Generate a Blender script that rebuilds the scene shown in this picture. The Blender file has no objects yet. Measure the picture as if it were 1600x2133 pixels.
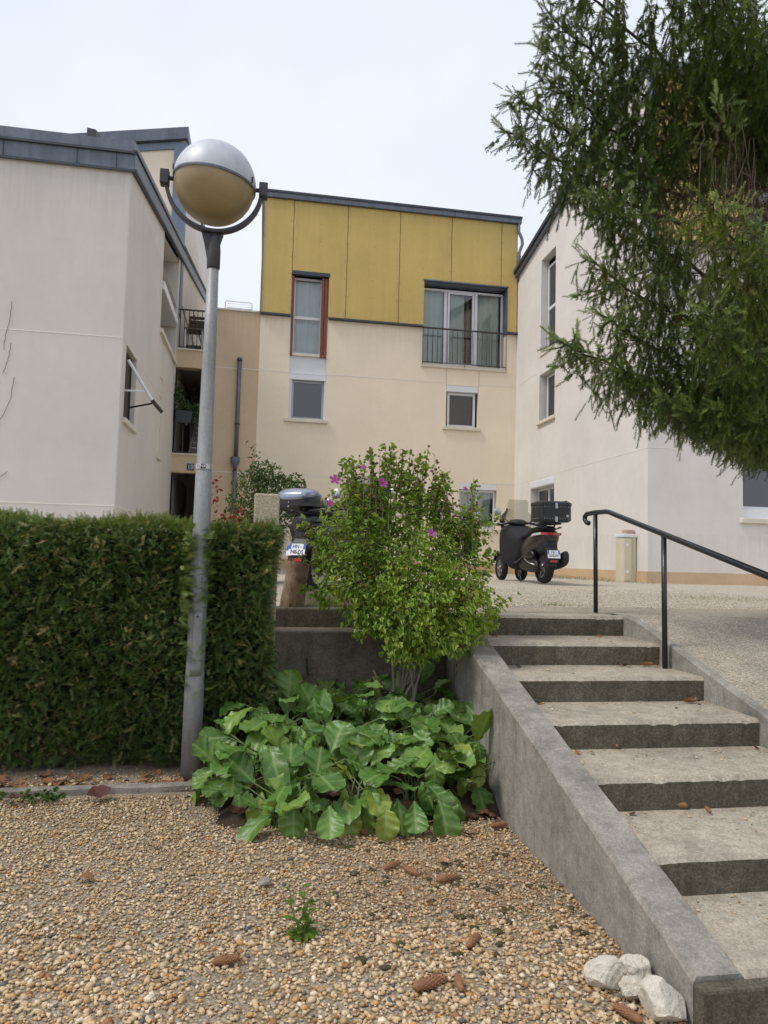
import bpy, bmesh, math, random
import numpy as np
from mathutils import Vector, Matrix

random.seed(7)
rng = np.random.default_rng(11)
scene = bpy.context.scene
COL = scene.collection
R = math.radians

# ------------------------------------------------------------------ camera
YAW, PITCH, ROLL, CAM_H = R(9.7), R(3.75), R(1.47), 1.5
cam_data = bpy.data.cameras.new('camera')
cam = bpy.data.objects.new('camera', cam_data)
COL.objects.link(cam)
_f = Vector((math.sin(YAW)*math.cos(PITCH), math.cos(YAW)*math.cos(PITCH), math.sin(PITCH)))
_r = Vector((math.cos(YAW), -math.sin(YAW), 0.0))
_u = _r.cross(_f)
_r2 = _r*math.cos(ROLL) + _u*math.sin(ROLL)
_u2 = -_r*math.sin(ROLL) + _u*math.cos(ROLL)
m = Matrix.Identity(4)
for i in range(3):
    m[i][0] = _r2[i]; m[i][1] = _u2[i]; m[i][2] = -_f[i]
m[2][3] = CAM_H
cam.matrix_world = m
cam_data.sensor_fit = 'VERTICAL'
cam_data.sensor_height = 32.0
cam_data.lens = 32.0*1500.0/2133.0
cam_data.clip_start = 0.05
cam_data.clip_end = 2000.0
scene.camera = cam

# ------------------------------------------------------------------ sky, sun, exposure
SUN_ELEV, SUN_AZ = R(55), R(257)          # azimuth clockwise from +Y: behind the camera, to the left
world = bpy.data.worlds.new('World')
scene.world = world
world.use_nodes = True
wn, wl = world.node_tree.nodes, world.node_tree.links
wn.clear()
w_out = wn.new('ShaderNodeOutputWorld')
w_bg = wn.new('ShaderNodeBackground')
w_bg.inputs['Strength'].default_value = 0.1
w_sky = wn.new('ShaderNodeTexSky')
w_sky.sky_type = 'NISHITA'
w_sky.sun_disc = False
w_sky.sun_elevation = SUN_ELEV
w_sky.sun_rotation = SUN_AZ
w_sky.dust_density = 4.0
w_tc = wn.new('ShaderNodeTexCoord')
w_noise = wn.new('ShaderNodeTexNoise')
w_noise.inputs['Scale'].default_value = 1.6
w_noise.inputs['Detail'].default_value = 5.0
w_noise.inputs['Roughness'].default_value = 0.55
w_ramp = wn.new('ShaderNodeValToRGB')
w_ramp.color_ramp.elements[0].position = 0.30
w_ramp.color_ramp.elements[0].color = (0.72, 0.795, 0.985, 1)
w_ramp.color_ramp.elements[1].position = 0.72
w_ramp.color_ramp.elements[1].color = (0.93, 0.962, 1.01, 1)
w_mul = wn.new('ShaderNodeVectorMath'); w_mul.operation = 'SCALE'
w_mul.inputs['Scale'].default_value = 7.5
w_mix = wn.new('ShaderNodeMix'); w_mix.data_type = 'RGBA'
w_mix.inputs['Factor'].default_value = 0.92      # a closed cloud deck over the clear sky
wl.new(w_tc.outputs['Generated'], w_noise.inputs['Vector'])
wl.new(w_noise.outputs['Fac'], w_ramp.inputs['Fac'])
wl.new(w_ramp.outputs['Color'], w_mul.inputs[0])
wl.new(w_sky.outputs['Color'], w_mix.inputs['A'])
wl.new(w_mul.outputs['Vector'], w_mix.inputs['B'])
wl.new(w_mix.outputs['Result'], w_bg.inputs['Color'])
wl.new(w_bg.outputs['Background'], w_out.inputs['Surface'])

sun_data = bpy.data.lights.new('sun', 'SUN')
sun_data.energy = 1.5
sun_data.angle = R(14)
sun_data.color = (1.0, 0.96, 0.9)
sun = bpy.data.objects.new('sun', sun_data)
COL.objects.link(sun)
_sd = Vector((math.sin(SUN_AZ)*math.cos(SUN_ELEV), math.cos(SUN_AZ)*math.cos(SUN_ELEV), math.sin(SUN_ELEV)))
sun.rotation_euler = _sd.to_track_quat('Z', 'Y').to_euler()
sun.location = _sd*60

vs = scene.view_settings
vs.view_transform = 'Standard'
vs.look = 'None'
vs.exposure = 0.5
vs.gamma = 1.0
vs.use_curve_mapping = False
scene.render.engine = 'CYCLES'
scene.cycles.max_bounces = 5
scene.cycles.diffuse_bounces = 3
scene.cycles.glossy_bounces = 2
scene.cycles.use_adaptive_sampling = True
scene.cycles.adaptive_threshold = 0.02
scene.cycles.transparent_max_bounces = 12
scene.cycles.use_denoising = True

# ------------------------------------------------------------------ materials
MATS = {}
def lerp(a, b, t):
    return tuple(x+(y-x)*t for x, y in zip(a, b))

def new_mat(name):
    mt = bpy.data.materials.new(name)
    mt.use_nodes = True
    nt = mt.node_tree
    nt.nodes.clear()
    out = nt.nodes.new('ShaderNodeOutputMaterial')
    bs = nt.nodes.new('ShaderNodeBsdfPrincipled')
    nt.links.new(bs.outputs['BSDF'], out.inputs['Surface'])
    MATS[name] = mt
    return mt, nt, bs, out

def noise(nt, vec, scale, detail=4.0, rough=0.6, dist=0.0):
    n = nt.nodes.new('ShaderNodeTexNoise')
    n.inputs['Scale'].default_value = scale
    n.inputs['Detail'].default_value = detail
    n.inputs['Roughness'].default_value = rough
    n.inputs['Distortion'].default_value = dist
    nt.links.new(vec, n.inputs['Vector'])
    return n.outputs['Fac']

def ramp(nt, fac, stops, interp='LINEAR'):
    r = nt.nodes.new('ShaderNodeValToRGB')
    cr = r.color_ramp
    cr.interpolation = interp
    while len(cr.elements) < len(stops):
        cr.elements.new(0.5)
    for e, (p, c) in zip(cr.elements, stops):
        e.position = p
        e.color = (c, c, c, 1) if not isinstance(c, tuple) else (c[0], c[1], c[2], 1)
    nt.links.new(fac, r.inputs['Fac'])
    return r.outputs['Color']

def mixc(nt, fac, a, b, mode='MIX'):
    mx = nt.nodes.new('ShaderNodeMix')
    mx.data_type = 'RGBA'
    mx.blend_type = mode
    for key, v in (('Factor', fac), ('A', a), ('B', b)):
        if isinstance(v, (int, float)):
            mx.inputs[key].default_value = v
        elif isinstance(v, tuple):
            mx.inputs[key].default_value = (v[0], v[1], v[2], 1)
        else:
            nt.links.new(v, mx.inputs[key])
    return mx.outputs['Result']

def bump(nt, bs, height, strength=0.3, dist=0.01):
    b = nt.nodes.new('ShaderNodeBump')
    b.inputs['Strength'].default_value = strength
    b.inputs['Distance'].default_value = dist
    nt.links.new(height, b.inputs['Height'])
    nt.links.new(b.outputs['Normal'], bs.inputs['Normal'])

def coords(nt, stretch=None):
    tc = nt.nodes.new('ShaderNodeTexCoord')
    if stretch is None:
        return tc.outputs['Object']
    mp = nt.nodes.new('ShaderNodeMapping')
    mp.inputs['Scale'].default_value = stretch
    nt.links.new(tc.outputs['Object'], mp.inputs['Vector'])
    return mp.outputs['Vector']

def pmat(name, col, var=0.15, scale=3.0, rough=0.8, bscale=None, bstr=0.2, bdist=0.004, streak=0.0, metal=0.0, spec=0.5, coat=0.0, speck=0.0, grime=None):
    """colour with two sizes of mottling, optional vertical rain streaks and fine relief"""
    mt, nt, bs, out = new_mat(name)
    v = coords(nt)
    dark = tuple(c*(1-var) for c in col); light = tuple(min(1, c*(1+var*0.6)) for c in col)
    c = ramp(nt, noise(nt, v, scale, 6, 0.62), [(0.3, dark), (0.7, light)])
    c2 = ramp(nt, noise(nt, v, scale*9, 3, 0.6), [(0.3, 1-var*0.5), (0.7, 1.0)])
    c = mixc(nt, 1.0, c, c2, 'MULTIPLY')
    if streak:
        sv = coords(nt, (5.0, 5.0, 0.22))
        s = ramp(nt, noise(nt, sv, 1.4, 5, 0.7), [(0.42, 1.0), (0.75, 1.0-streak)])
        c = mixc(nt, 1.0, c, s, 'MULTIPLY')
    if grime:
        # dirt washed down below copings and sills at these heights
        sx = nt.nodes.new('ShaderNodeSeparateXYZ'); tcw = nt.nodes.new('ShaderNodeNewGeometry')
        nt.links.new(tcw.outputs['Position'], sx.inputs['Vector'])
        sn = noise(nt, coords(nt, (7, 7, 0.35)), 1.3, 5, 0.75)
        for (zt, reach, amt) in grime:
            mr = nt.nodes.new('ShaderNodeMapRange'); mr.inputs['From Min'].default_value = zt-reach; mr.inputs['From Max'].default_value = zt
            nt.links.new(sx.outputs['Z'], mr.inputs['Value'])
            lt = nt.nodes.new('ShaderNodeMath'); lt.operation = 'LESS_THAN'; lt.inputs[1].default_value = zt+0.02
            nt.links.new(sx.outputs['Z'], lt.inputs[0])
            m1 = nt.nodes.new('ShaderNodeMath'); m1.operation = 'MULTIPLY'; nt.links.new(mr.outputs['Result'], m1.inputs[0]); nt.links.new(lt.outputs[0], m1.inputs[1])
            st_ = ramp(nt, sn, [(0.42, 0.0), (0.68, 1.0)])
            m2 = nt.nodes.new('ShaderNodeMath'); m2.operation = 'MULTIPLY'; nt.links.new(m1.outputs[0], m2.inputs[0]); nt.links.new(st_, m2.inputs[1])
            m3 = nt.nodes.new('ShaderNodeMath'); m3.operation = 'MULTIPLY'; nt.links.new(m2.outputs[0], m3.inputs[0]); m3.inputs[1].default_value = amt
            c = mixc(nt, m3.outputs[0], c, tuple(x*0.42 for x in col))
    if speck:
        s = ramp(nt, noise(nt, v, 260, 2, 0.5), [(0.36, 1-speck), (0.5, 1.0), (0.64, 1+speck*0.8)])
        c = mixc(nt, 1.0, c, s, 'MULTIPLY')
    nt.links.new(c, bs.inputs['Base Color'])
    bs.inputs['Roughness'].default_value = rough
    bs.inputs['Metallic'].default_value = metal
    bs.inputs['Specular IOR Level'].default_value = spec
    bs.inputs['Coat Weight'].default_value = coat
    if bscale:
        bump(nt, bs, noise(nt, v, bscale, 4, 0.65), bstr, bdist)
    return mt

def leafmat(name, stops, trans=0.25, rough=0.45, gloss=0.4, vein=False):
    """foliage: colour picked by the per-leaf 'tint' value, light passes through thinly"""
    mt, nt, bs, out = new_mat(name)
    at = nt.nodes.new('ShaderNodeAttribute'); at.attribute_name = 'tint'
    c = ramp(nt, at.outputs['Fac'], stops)
    v = coords(nt)
    if vein:
        va = nt.nodes.new('ShaderNodeAttribute'); va.attribute_name = 'vein'
        oi = nt.nodes.new('ShaderNodeObjectInfo')
        c = ramp(nt, oi.outputs['Random'], stops)
        c = mixc(nt, ramp(nt, noise(nt, v, 14, 4, 0.6), [(0.35, 0.0), (0.75, 0.45)]), c, mixc(nt, 0.5, c, (0.30, 0.33, 0.05)))
        lightc = mixc(nt, 0.6, c, (0.32, 0.42, 0.16))
        c = mixc(nt, va.outputs['Fac'], c, lightc)
        bump(nt, bs, noise(nt, v, 55, 3, 0.6), 0.35, 0.004)
    else:
        c = mixc(nt, 1.0, c, ramp(nt, noise(nt, v, 30, 2, 0.5), [(0.3, 0.75), (0.7, 1.15)]), 'MULTIPLY')
    nt.links.new(c, bs.inputs['Base Color'])
    bs.inputs['Roughness'].default_value = rough
    bs.inputs['Specular IOR Level'].default_value = gloss
    tr = nt.nodes.new('ShaderNodeBsdfTranslucent')
    nt.links.new(mixc(nt, 1.0, c, (1.25, 1.2, 0.5), 'MULTIPLY'), tr.inputs['Color'])
    ms = nt.nodes.new('ShaderNodeMixShader')
    ms.inputs['Fac'].default_value = trans
    nt.links.new(bs.outputs['BSDF'], ms.inputs[1])
    nt.links.new(tr.outputs['BSDF'], ms.inputs[2])
    nt.links.new(ms.outputs['Shader'], out.inputs['Surface'])
    return mt

def glassmat(name, tintc=(0.9, 0.93, 0.94), mirror=0.12, rough=0.02):
    mt, nt, bs, out = new_mat(name)
    nt.nodes.remove(bs)
    t = nt.nodes.new('ShaderNodeBsdfTransparent'); t.inputs['Color'].default_value = (*tintc, 1)
    g = nt.nodes.new('ShaderNodeBsdfGlossy'); g.inputs['Roughness'].default_value = rough
    fr = nt.nodes.new('ShaderNodeFresnel'); fr.inputs['IOR'].default_value = 1.5
    ad = nt.nodes.new('ShaderNodeMath'); ad.operation = 'ADD'; ad.use_clamp = True
    ad.inputs[1].default_value = mirror
    nt.links.new(fr.outputs['Fac'], ad.inputs[0])
    ms = nt.nodes.new('ShaderNodeMixShader')
    nt.links.new(ad.outputs[0], ms.inputs['Fac'])
    nt.links.new(t.outputs[0], ms.inputs[1]); nt.links.new(g.outputs[0], ms.inputs[2])
    nt.links.new(ms.outputs[0], out.inputs['Surface'])
    return mt

def concrete(name, col, stain=0.5, moss=0.0, aggregate=0.25, bstr=0.5):
    mt, nt, bs, out = new_mat(name)
    v = coords(nt)
    c = ramp(nt, noise(nt, v, 1.7, 7, 0.65), [(0.28, tuple(x*(1-stain) for x in col)), (0.5, col), (0.75, tuple(x*1.15 for x in col))])
    c = mixc(nt, 1.0, c, ramp(nt, noise(nt, v, 11, 5, 0.7), [(0.3, 1-stain*0.6), (0.6, 1.05)]), 'MULTIPLY')
    vo = nt.nodes.new('ShaderNodeTexVoronoi'); vo.inputs['Scale'].default_value = 130
    nt.links.new(v, vo.inputs['Vector'])
    sp = nt.nodes.new('ShaderNodeSeparateColor'); nt.links.new(vo.outputs['Color'], sp.inputs['Color'])
    c = mixc(nt, 1.0, c, ramp(nt, sp.outputs['Red'], [(0.0, 1-aggregate*1.3), (0.6, 1.0), (1.0, 1+aggregate*1.4)]), 'MULTIPLY')
    c = mixc(nt, 1.0, c, ramp(nt, noise(nt, v, 420, 2, 0.5), [(0.3, 1-aggregate), (0.7, 1+aggregate*.6)]), 'MULTIPLY')
    # drips and lichen
    sv = coords(nt, (6, 6, 0.7))
    c = mixc(nt, ramp(nt, noise(nt, sv, 2.2, 5, 0.7), [(0.5, 0.0), (0.72, stain*0.8)]), c, tuple(x*0.28 for x in col))
    if moss:
        c = mixc(nt, ramp(nt, noise(nt, v, 3.5, 6, 0.7), [(0.42, 0.0), (0.62, moss)]), c, (0.042, 0.042, 0.022))
    nt.links.new(c, bs.inputs['Base Color'])
    bs.inputs['Roughness'].default_value = 0.93
    bs.inputs['Specular IOR Level'].default_value = 0.25
    h = mixc(nt, 0.5, noise(nt, v, 90, 5, 0.7), noise(nt, v, 9, 5, 0.6))
    bump(nt, bs, h, bstr, 0.012)
    return mt

def gravelmat(name, cols, scale, dirt=(0.16, 0.115, 0.07), dirt_amt=0.35):
    mt, nt, bs, out = new_mat(name)
    v = coords(nt)
    vo = nt.nodes.new('ShaderNodeTexVoronoi'); vo.inputs['Scale'].default_value = scale
    nt.links.new(v, vo.inputs['Vector'])
    sp = nt.nodes.new('ShaderNodeSeparateColor'); nt.links.new(vo.outputs['Color'], sp.inputs['Color'])
    n = len(cols)
    c = ramp(nt, sp.outputs['Red'], [(i/n, k) for i, k in enumerate(cols)], 'CONSTANT')
    c = mixc(nt, 1.0, c, ramp(nt, vo.outputs['Distance'], [(0.25, 1.0), (0.75, 0.62)]), 'MULTIPLY')
    c = mixc(nt, ramp(nt, noise(nt, v, 0.9, 6, 0.7), [(0.45, 0.0), (0.75, dirt_amt)]), c, dirt)
    nt.links.new(c, bs.inputs['Base Color'])
    bs.inputs['Roughness'].default_value = 0.9
    bs.inputs['Specular IOR Level'].default_value = 0.3
    inv = nt.nodes.new('ShaderNodeMath'); inv.operation = 'SUBTRACT'; inv.inputs[0].default_value = 1.0
    nt.links.new(vo.outputs['Distance'], inv.inputs[1])
    bump(nt, bs, inv.outputs[0], 0.9, 0.01)
    return mt

# walls
pmat('paint_greige', (0.68, 0.64, 0.585), 0.07, 0.7, 0.92, 170, 0.55, 0.006, streak=0.015, spec=0.2, speck=0.08, grime=[(7.95, 1.3, 0.28), (1.9, 0.7, 0.25)])
pmat('paint_cream', (0.88, 0.765, 0.59), 0.06, 0.7, 0.92, 170, 0.4, 0.005, streak=0.015, spec=0.2, speck=0.06, grime=[(8.05, 0.9, 0.2), (1.9, 0.5, 0.25)])
pmat('paint_tan', (0.65, 0.50, 0.335), 0.09, 0.7, 0.92, 170, 0.45, 0.005, streak=0.025, spec=0.2, speck=0.07, grime=[(8.09, 0.9, 0.3)])
pmat('paint_pinkwhite', (0.76, 0.72, 0.67), 0.08, 0.7, 0.92, 170, 0.5, 0.006, streak=0.015, spec=0.2, speck=0.06, grime=[(2.1, 0.9, 0.2)])
pmat('paint_plinth', (0.60, 0.43, 0.27), 0.12, 2.0, 0.92, 120, 0.4, 0.005, spec=0.2)
pmat('paint_sill', (0.72, 0.66, 0.55), 0.12, 4.0, 0.85, 90, 0.3, 0.003, spec=0.25)
pmat('joint_white', (0.80, 0.76, 0.68), 0.05, 4, 0.9)
pmat('panel_ochre', (0.60, 0.435, 0.14), 0.08, 1.0, 0.62, 60, 0.12, 0.003, streak=0.09, spec=0.35, speck=0.05, grime=[(11.3, 0.7, 0.25)])
pmat('zinc', (0.155, 0.178, 0.215), 0.22, 2.5, 0.5, 30, 0.12, 0.004, streak=0.3, metal=0.35)
pmat('zinc_dark', (0.06, 0.067, 0.08), 0.2, 3, 0.55, metal=0.3)
pmat('zinc_blue', (0.19, 0.24, 0.31), 0.15, 3, 0.5, streak=0.2, metal=0.25)
pmat('upvc_white', (0.74, 0.75, 0.78), 0.04, 4, 0.4)
pmat('upvc_grey', (0.42, 0.44, 0.48), 0.06, 4, 0.45)
pmat('shutter_red', (0.22, 0.055, 0.032), 0.2, 9, 0.6)
pmat('rail_brown', (0.05, 0.036, 0.034), 0.2, 9, 0.5)
pmat('curtain_pale', (0.78, 0.82, 0.86), 0.06, 3, 0.9)
pmat('curtain_green', (0.60, 0.68, 0.63), 0.08, 3, 0.9)
pmat('curtain_orange', (0.45, 0.18, 0.06), 0.1, 5, 0.9)
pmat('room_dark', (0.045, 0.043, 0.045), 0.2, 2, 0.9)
pmat('room_wall', (0.42, 0.36, 0.30), 0.08, 2, 0.9)
pmat('roller_grey', (0.075, 0.062, 0.07), 0.04, 2, 0.7)
pmat('opening_dark', (0.05, 0.038, 0.03), 0.25, 3, 0.7)
glassmat('glass')
glassmat('glass_clear', (0.93, 0.95, 0.95), 0.02)
glassmat('glass_mirror', (0.5, 0.5, 0.56), 0.07)
glassmat('glass_smoke', (0.66, 0.66, 0.62), 0.05)
# ground and concrete
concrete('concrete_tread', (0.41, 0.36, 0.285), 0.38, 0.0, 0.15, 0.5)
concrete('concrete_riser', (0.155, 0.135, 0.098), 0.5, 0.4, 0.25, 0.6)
concrete('concrete_wall', (0.325, 0.30, 0.255), 0.5, 0.15, 0.12, 0.45)
concrete('concrete_dark', (0.185, 0.160, 0.125), 0.5, 0.2, 0.2, 0.5)
concrete('concrete_ramp', (0.37, 0.325, 0.255), 0.25, 0.0, 0.32, 0.8)
concrete('concrete_pale', (0.50, 0.43, 0.30), 0.2, 0.08, 0.2, 0.6)
GRAVEL = [(0.50, 0.43, 0.32), (0.62, 0.55, 0.43), (0.42, 0.34, 0.23), (0.55, 0.42, 0.25), (0.68, 0.63, 0.54), (0.36, 0.30, 0.22), (0.48, 0.44, 0.38), (0.58, 0.50, 0.36)]
gravelmat('gravel_bed', [lerp(c, (0.22, 0.15, 0.085), 0.5) for c in GRAVEL], 75, (0.15, 0.098, 0.054), 0.6)
gravelmat('gravel_pale', GRAVEL[:2]+GRAVEL[4:5]+GRAVEL[6:], 55, (0.34, 0.26, 0.16), 0.35)
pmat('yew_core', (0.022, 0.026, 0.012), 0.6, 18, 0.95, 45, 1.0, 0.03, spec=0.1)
pmat('soil', (0.075, 0.052, 0.034), 0.4, 6, 0.95, 60, 0.9, 0.02, spec=0.15)
mt, nt, bs, out = new_mat('mossy_soil')
v = coords(nt)
nt.links.new(mixc(nt, ramp(nt, noise(nt, v, 5, 6, 0.7), [(0.4, 0.0), (0.6, 1.0)]), (0.11, 0.085, 0.045), (0.075, 0.085, 0.02)), bs.inputs['Base Color'])
bs.inputs['Roughness'].default_value = 0.95
bump(nt, bs, noise(nt, v, 70, 6, 0.7), 0.9, 0.03)
# pebbles: colour by the per-pebble 'tint'
mt, nt, bs, out = new_mat('pebble')
at = nt.nodes.new('ShaderNodeAttribute'); at.attribute_name = 'tint'
PC = [(0.517, 0.374, 0.209), (0.652, 0.494, 0.301), (0.443, 0.291, 0.145), (0.689, 0.533, 0.349), (0.566, 0.407, 0.223), (0.37, 0.247, 0.134), (0.553, 0.308, 0.108), (0.493, 0.396, 0.281), (0.615, 0.451, 0.262), (0.307, 0.148, 0.059), (0.776, 0.648, 0.475), (0.11, 0.11, 0.12)]
PP = [0, .13, .25, .34, .46, .58, .67, .74, .82, .90, .94, .975]
c = ramp(nt, at.outputs['Fac'], list(zip(PP, PC)), 'CONSTANT')
c = mixc(nt, 1.0, c, ramp(nt, noise(nt, coords(nt), 180, 3, 0.6), [(0.3, 0.8), (0.7, 1.1)]), 'MULTIPLY')
c = mixc(nt, ramp(nt, noise(nt, coords(nt), 1.3, 6, 0.7), [(0.45, 0.0), (0.75, 0.3)]), c, (0.24, 0.16, 0.085))
nt.links.new(c, bs.inputs['Base Color'])
bs.inputs['Roughness'].default_value = 0.75
bs.inputs['Specular IOR Level'].default_value = 0.35
mt, nt, bs, out = new_mat('pebble_pale')
at = nt.nodes.new('ShaderNodeAttribute'); at.attribute_name = 'tint'
c = ramp(nt, at.outputs['Fac'], [(0.0, (0.48, 0.41, 0.30)), (0.3, (0.58, 0.52, 0.41)), (0.55, (0.66, 0.61, 0.52)), (0.8, (0.52, 0.43, 0.30)), (0.93, (0.38, 0.30, 0.2))], 'CONSTANT')
nt.links.new(c, bs.inputs['Base Color']); bs.inputs['Roughness'].default_value = 0.85
pmat('limestone', (0.66, 0.60, 0.50), 0.2, 14, 0.9, 60, 0.9, 0.01, spec=0.25, speck=0.12)
# lamp and metal things
mt, nt, bs, out = new_mat('galvanised')
v = coords(nt)
c = ramp(nt, noise(nt, coords(nt, (3, 3, 0.6)), 4, 6, 0.65), [(0.3, (0.235, 0.24, 0.24)), (0.7, (0.37, 0.375, 0.37))])
c = mixc(nt, 1.0, c, ramp(nt, noise(nt, v, 70, 3, 0.6), [(0.3, 0.85), (0.7, 1.05)]), 'MULTIPLY')
nt.links.new(c, bs.inputs['Base Color']); bs.inputs['Roughness'].default_value = 0.55; bs.inputs['Metallic'].default_value = 0.35
bump(nt, bs, noise(nt, v, 40, 4, 0.6), 0.15, 0.003)
mt, nt, bs, out = new_mat('dome_metal')
v = coords(nt)
c = ramp(nt, noise(nt, coords(nt, (1, 1, 0.5)), 7, 7, 0.72), [(0.30, (0.22, 0.23, 0.25)), (0.40, (0.47, 0.49, 0.53)), (0.7, (0.56, 0.58, 0.62))])
nt.links.new(c, bs.inputs['Base Color']); bs.inputs['Roughness'].default_value = 0.5; bs.inputs['Metallic'].default_value = 0.15
mt, nt, bs, out = new_mat('opal_globe')
v = coords(nt)
c = ramp(nt, noise(nt, v, 3, 5, 0.6), [(0.3, (0.27, 0.195, 0.095)), (0.7, (0.39, 0.295, 0.155))])
nt.links.new(c, bs.inputs['Base Color']); bs.inputs['Roughness'].default_value = 0.42
bs.inputs['Subsurface Weight'].default_value = 0.25; bs.inputs['Subsurface Radius'].default_value = (0.05, 0.04, 0.02)
pmat('cast_dark', (0.055, 0.055, 0.062), 0.2, 8, 0.55, 60, 0.15, 0.002, metal=0.2)
pmat('steel', (0.5, 0.5, 0.5), 0.15, 10, 0.35, metal=0.8)
pmat('black_paint', (0.012, 0.012, 0.014), 0.3, 12, 0.38, coat=0.2)
pmat('black_plastic', (0.016, 0.016, 0.017), 0.25, 9, 0.5)
pmat('black_gloss', (0.012, 0.012, 0.013), 0.2, 5, 0.34, coat=0.15)
pmat('brown_body', (0.036, 0.031, 0.027), 0.15, 4, 0.33, coat=0.3, metal=0.2)
pmat('tyre', (0.014, 0.014, 0.014), 0.2, 20, 0.85, 90, 0.3, 0.004)
pmat('apron_cloth', (0.011, 0.011, 0.013), 0.3, 6, 0.8, 25, 0.5, 0.01)
pmat('seat_vinyl', (0.02, 0.019, 0.018), 0.3, 6, 0.55)
pmat('silver_lid', (0.34, 0.37, 0.46), 0.05, 3, 0.2, metal=0.6)
pmat('reflector_red', (0.45, 0.02, 0.012), 0.1, 9, 0.25, coat=0.5)
pmat('lens_clear', (0.6, 0.58, 0.56), 0.1, 9, 0.25)
pmat('plate_white', (0.74, 0.75, 0.77), 0.03, 5, 0.4)
pmat('plate_blue', (0.03, 0.12, 0.55), 0.03, 5, 0.4)
pmat('sign_blue', (0.012, 0.02, 0.10), 0.05, 9, 0.3)
pmat('ink_black', (0.01, 0.01, 0.012), 0.05, 9, 0.6)
pmat('meter_cream', (0.66, 0.61, 0.46), 0.07, 4, 0.6, streak=0.1)
pmat('brick_pink', (0.50, 0.33, 0.27), 0.2, 12, 0.9)
pmat('paper', (0.78, 0.78, 0.76), 0.04, 9, 0.8)
# wood, bark, plants
mt, nt, bs, out = new_mat('log_bark')
v = coords(nt)
c = ramp(nt, noise(nt, coords(nt, (8, 8, 5.0)), 1.6, 6, 0.65), [(0.36, (0.06, 0.036, 0.024)), (0.46, (0.20, 0.125, 0.078)), (0.72, (0.34, 0.235, 0.155))])
nt.links.new(c, bs.inputs['Base Color']); bs.inputs['Roughness'].default_value = 0.85
bump(nt, bs, noise(nt, coords(nt, (6, 6, 1)), 14, 5, 0.7), 0.7, 0.01)
pmat('log_end', (0.40, 0.29, 0.18), 0.2, 20, 0.85)
pmat('bark_grey', (0.20, 0.175, 0.145), 0.3, 20, 0.9, 80, 0.5, 0.004)
pmat('bark_brown', (0.085, 0.055, 0.035), 0.35, 20, 0.9, 60, 0.7, 0.006)
pmat('twig_brown', (0.13, 0.085, 0.055), 0.3, 20, 0.9)
pmat('twig_grey', (0.20, 0.155, 0.115), 0.3, 20, 0.9)
pmat('cone_scale', (0.27, 0.125, 0.055), 0.3, 40, 0.7)
pmat('dead_leaf', (0.30, 0.125, 0.055), 0.4, 25, 0.75, 60, 0.5, 0.006)
pmat('dead_leaf_pale', (0.46, 0.27, 0.15), 0.3, 25, 0.8, 60, 0.5, 0.006)
pmat('dead_leaf_dark', (0.10, 0.028, 0.022), 0.4, 25, 0.7, 60, 0.5, 0.006)
pmat('needle_dead', (0.33, 0.155, 0.06), 0.4, 60, 0.85)
leafmat('spruce_needle', [(0.0, (0.042, 0.064, 0.020)), (0.35, (0.086, 0.135, 0.034)), (0.7, (0.165, 0.23, 0.05)), (0.93, (0.26, 0.31, 0.07)), (1.0, (0.11, 0.075, 0.03))], 0.12, 0.5, 0.35)
leafmat('yew_leaf', [(0.0, (0.056, 0.098, 0.030)), (0.45, (0.115, 0.185, 0.050)), (0.78, (0.205, 0.28, 0.07)), (0.88, (0.38, 0.38, 0.15)), (0.955, (0.48, 0.36, 0.18)), (1.0, (0.56, 0.27, 0.09))], 0.15, 0.5, 0.4)
leafmat('yew_top', [(0.0, (0.09, 0.15, 0.025)), (0.6, (0.18, 0.24, 0.04)), (0.85, (0.24, 0.24, 0.06)), (1.0, (0.55, 0.28, 0.09))], 0.2, 0.5, 0.4)
leafmat('hibiscus_leaf', [(0.0, (0.12, 0.22, 0.03)), (0.4, (0.235, 0.375, 0.05)), (0.8, (0.37, 0.50, 0.085)), (0.96, (0.46, 0.54, 0.11)), (1.0, (0.55, 0.42, 0.07))], 0.42, 0.42, 0.4)
leafmat('shrub_leaf', [(0.0, (0.04, 0.085, 0.02)), (0.6, (0.10, 0.17, 0.045)), (1.0, (0.20, 0.26, 0.10))], 0.25, 0.45, 0.4)
leafmat('red_leaf', [(0.0, (0.14, 0.02, 0.016)), (0.6, (0.30, 0.06, 0.03)), (1.0, (0.42, 0.14, 0.06))], 0.25, 0.45, 0.4)
leafmat('bud_leaf', [(0.0, (0.12, 0.055, 0.025)), (0.6, (0.20, 0.13, 0.05)), (1.0, (0.25, 0.28, 0.09))], 0.1, 0.6, 0.3)
leafmat('petal_pink', [(0.0, (0.45, 0.10, 0.36)), (1.0, (0.66, 0.22, 0.55))], 0.3, 0.5, 0.3)
leafmat('bergenia_leaf', [(0.0, (0.046, 0.13, 0.02)), (0.35, (0.075, 0.185, 0.027)), (0.6, (0.10, 0.225, 0.042)), (0.88, (0.15, 0.27, 0.04)), (1.0, (0.25, 0.31, 0.05))], 0.2, 0.38, 0.5, vein=True)
leafmat('grass_blade', [(0.0, (0.06, 0.11, 0.02)), (1.0, (0.16, 0.21, 0.05))], 0.25, 0.5, 0.3)
pmat('petiole', (0.14, 0.18, 0.06), 0.2, 20, 0.6)

# ------------------------------------------------------------------ mesh helpers
ORG = {}          # world origin of every root, so that parts can be drawn in world coordinates

def link(o):
    COL.objects.link(o)
    return o

def tag(o, label=None, cat=None, group=None, kind=None):
    if label: o['label'] = label
    if cat: o['category'] = cat
    if group: o['group'] = group
    if kind: o['kind'] = kind
    return o

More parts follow.
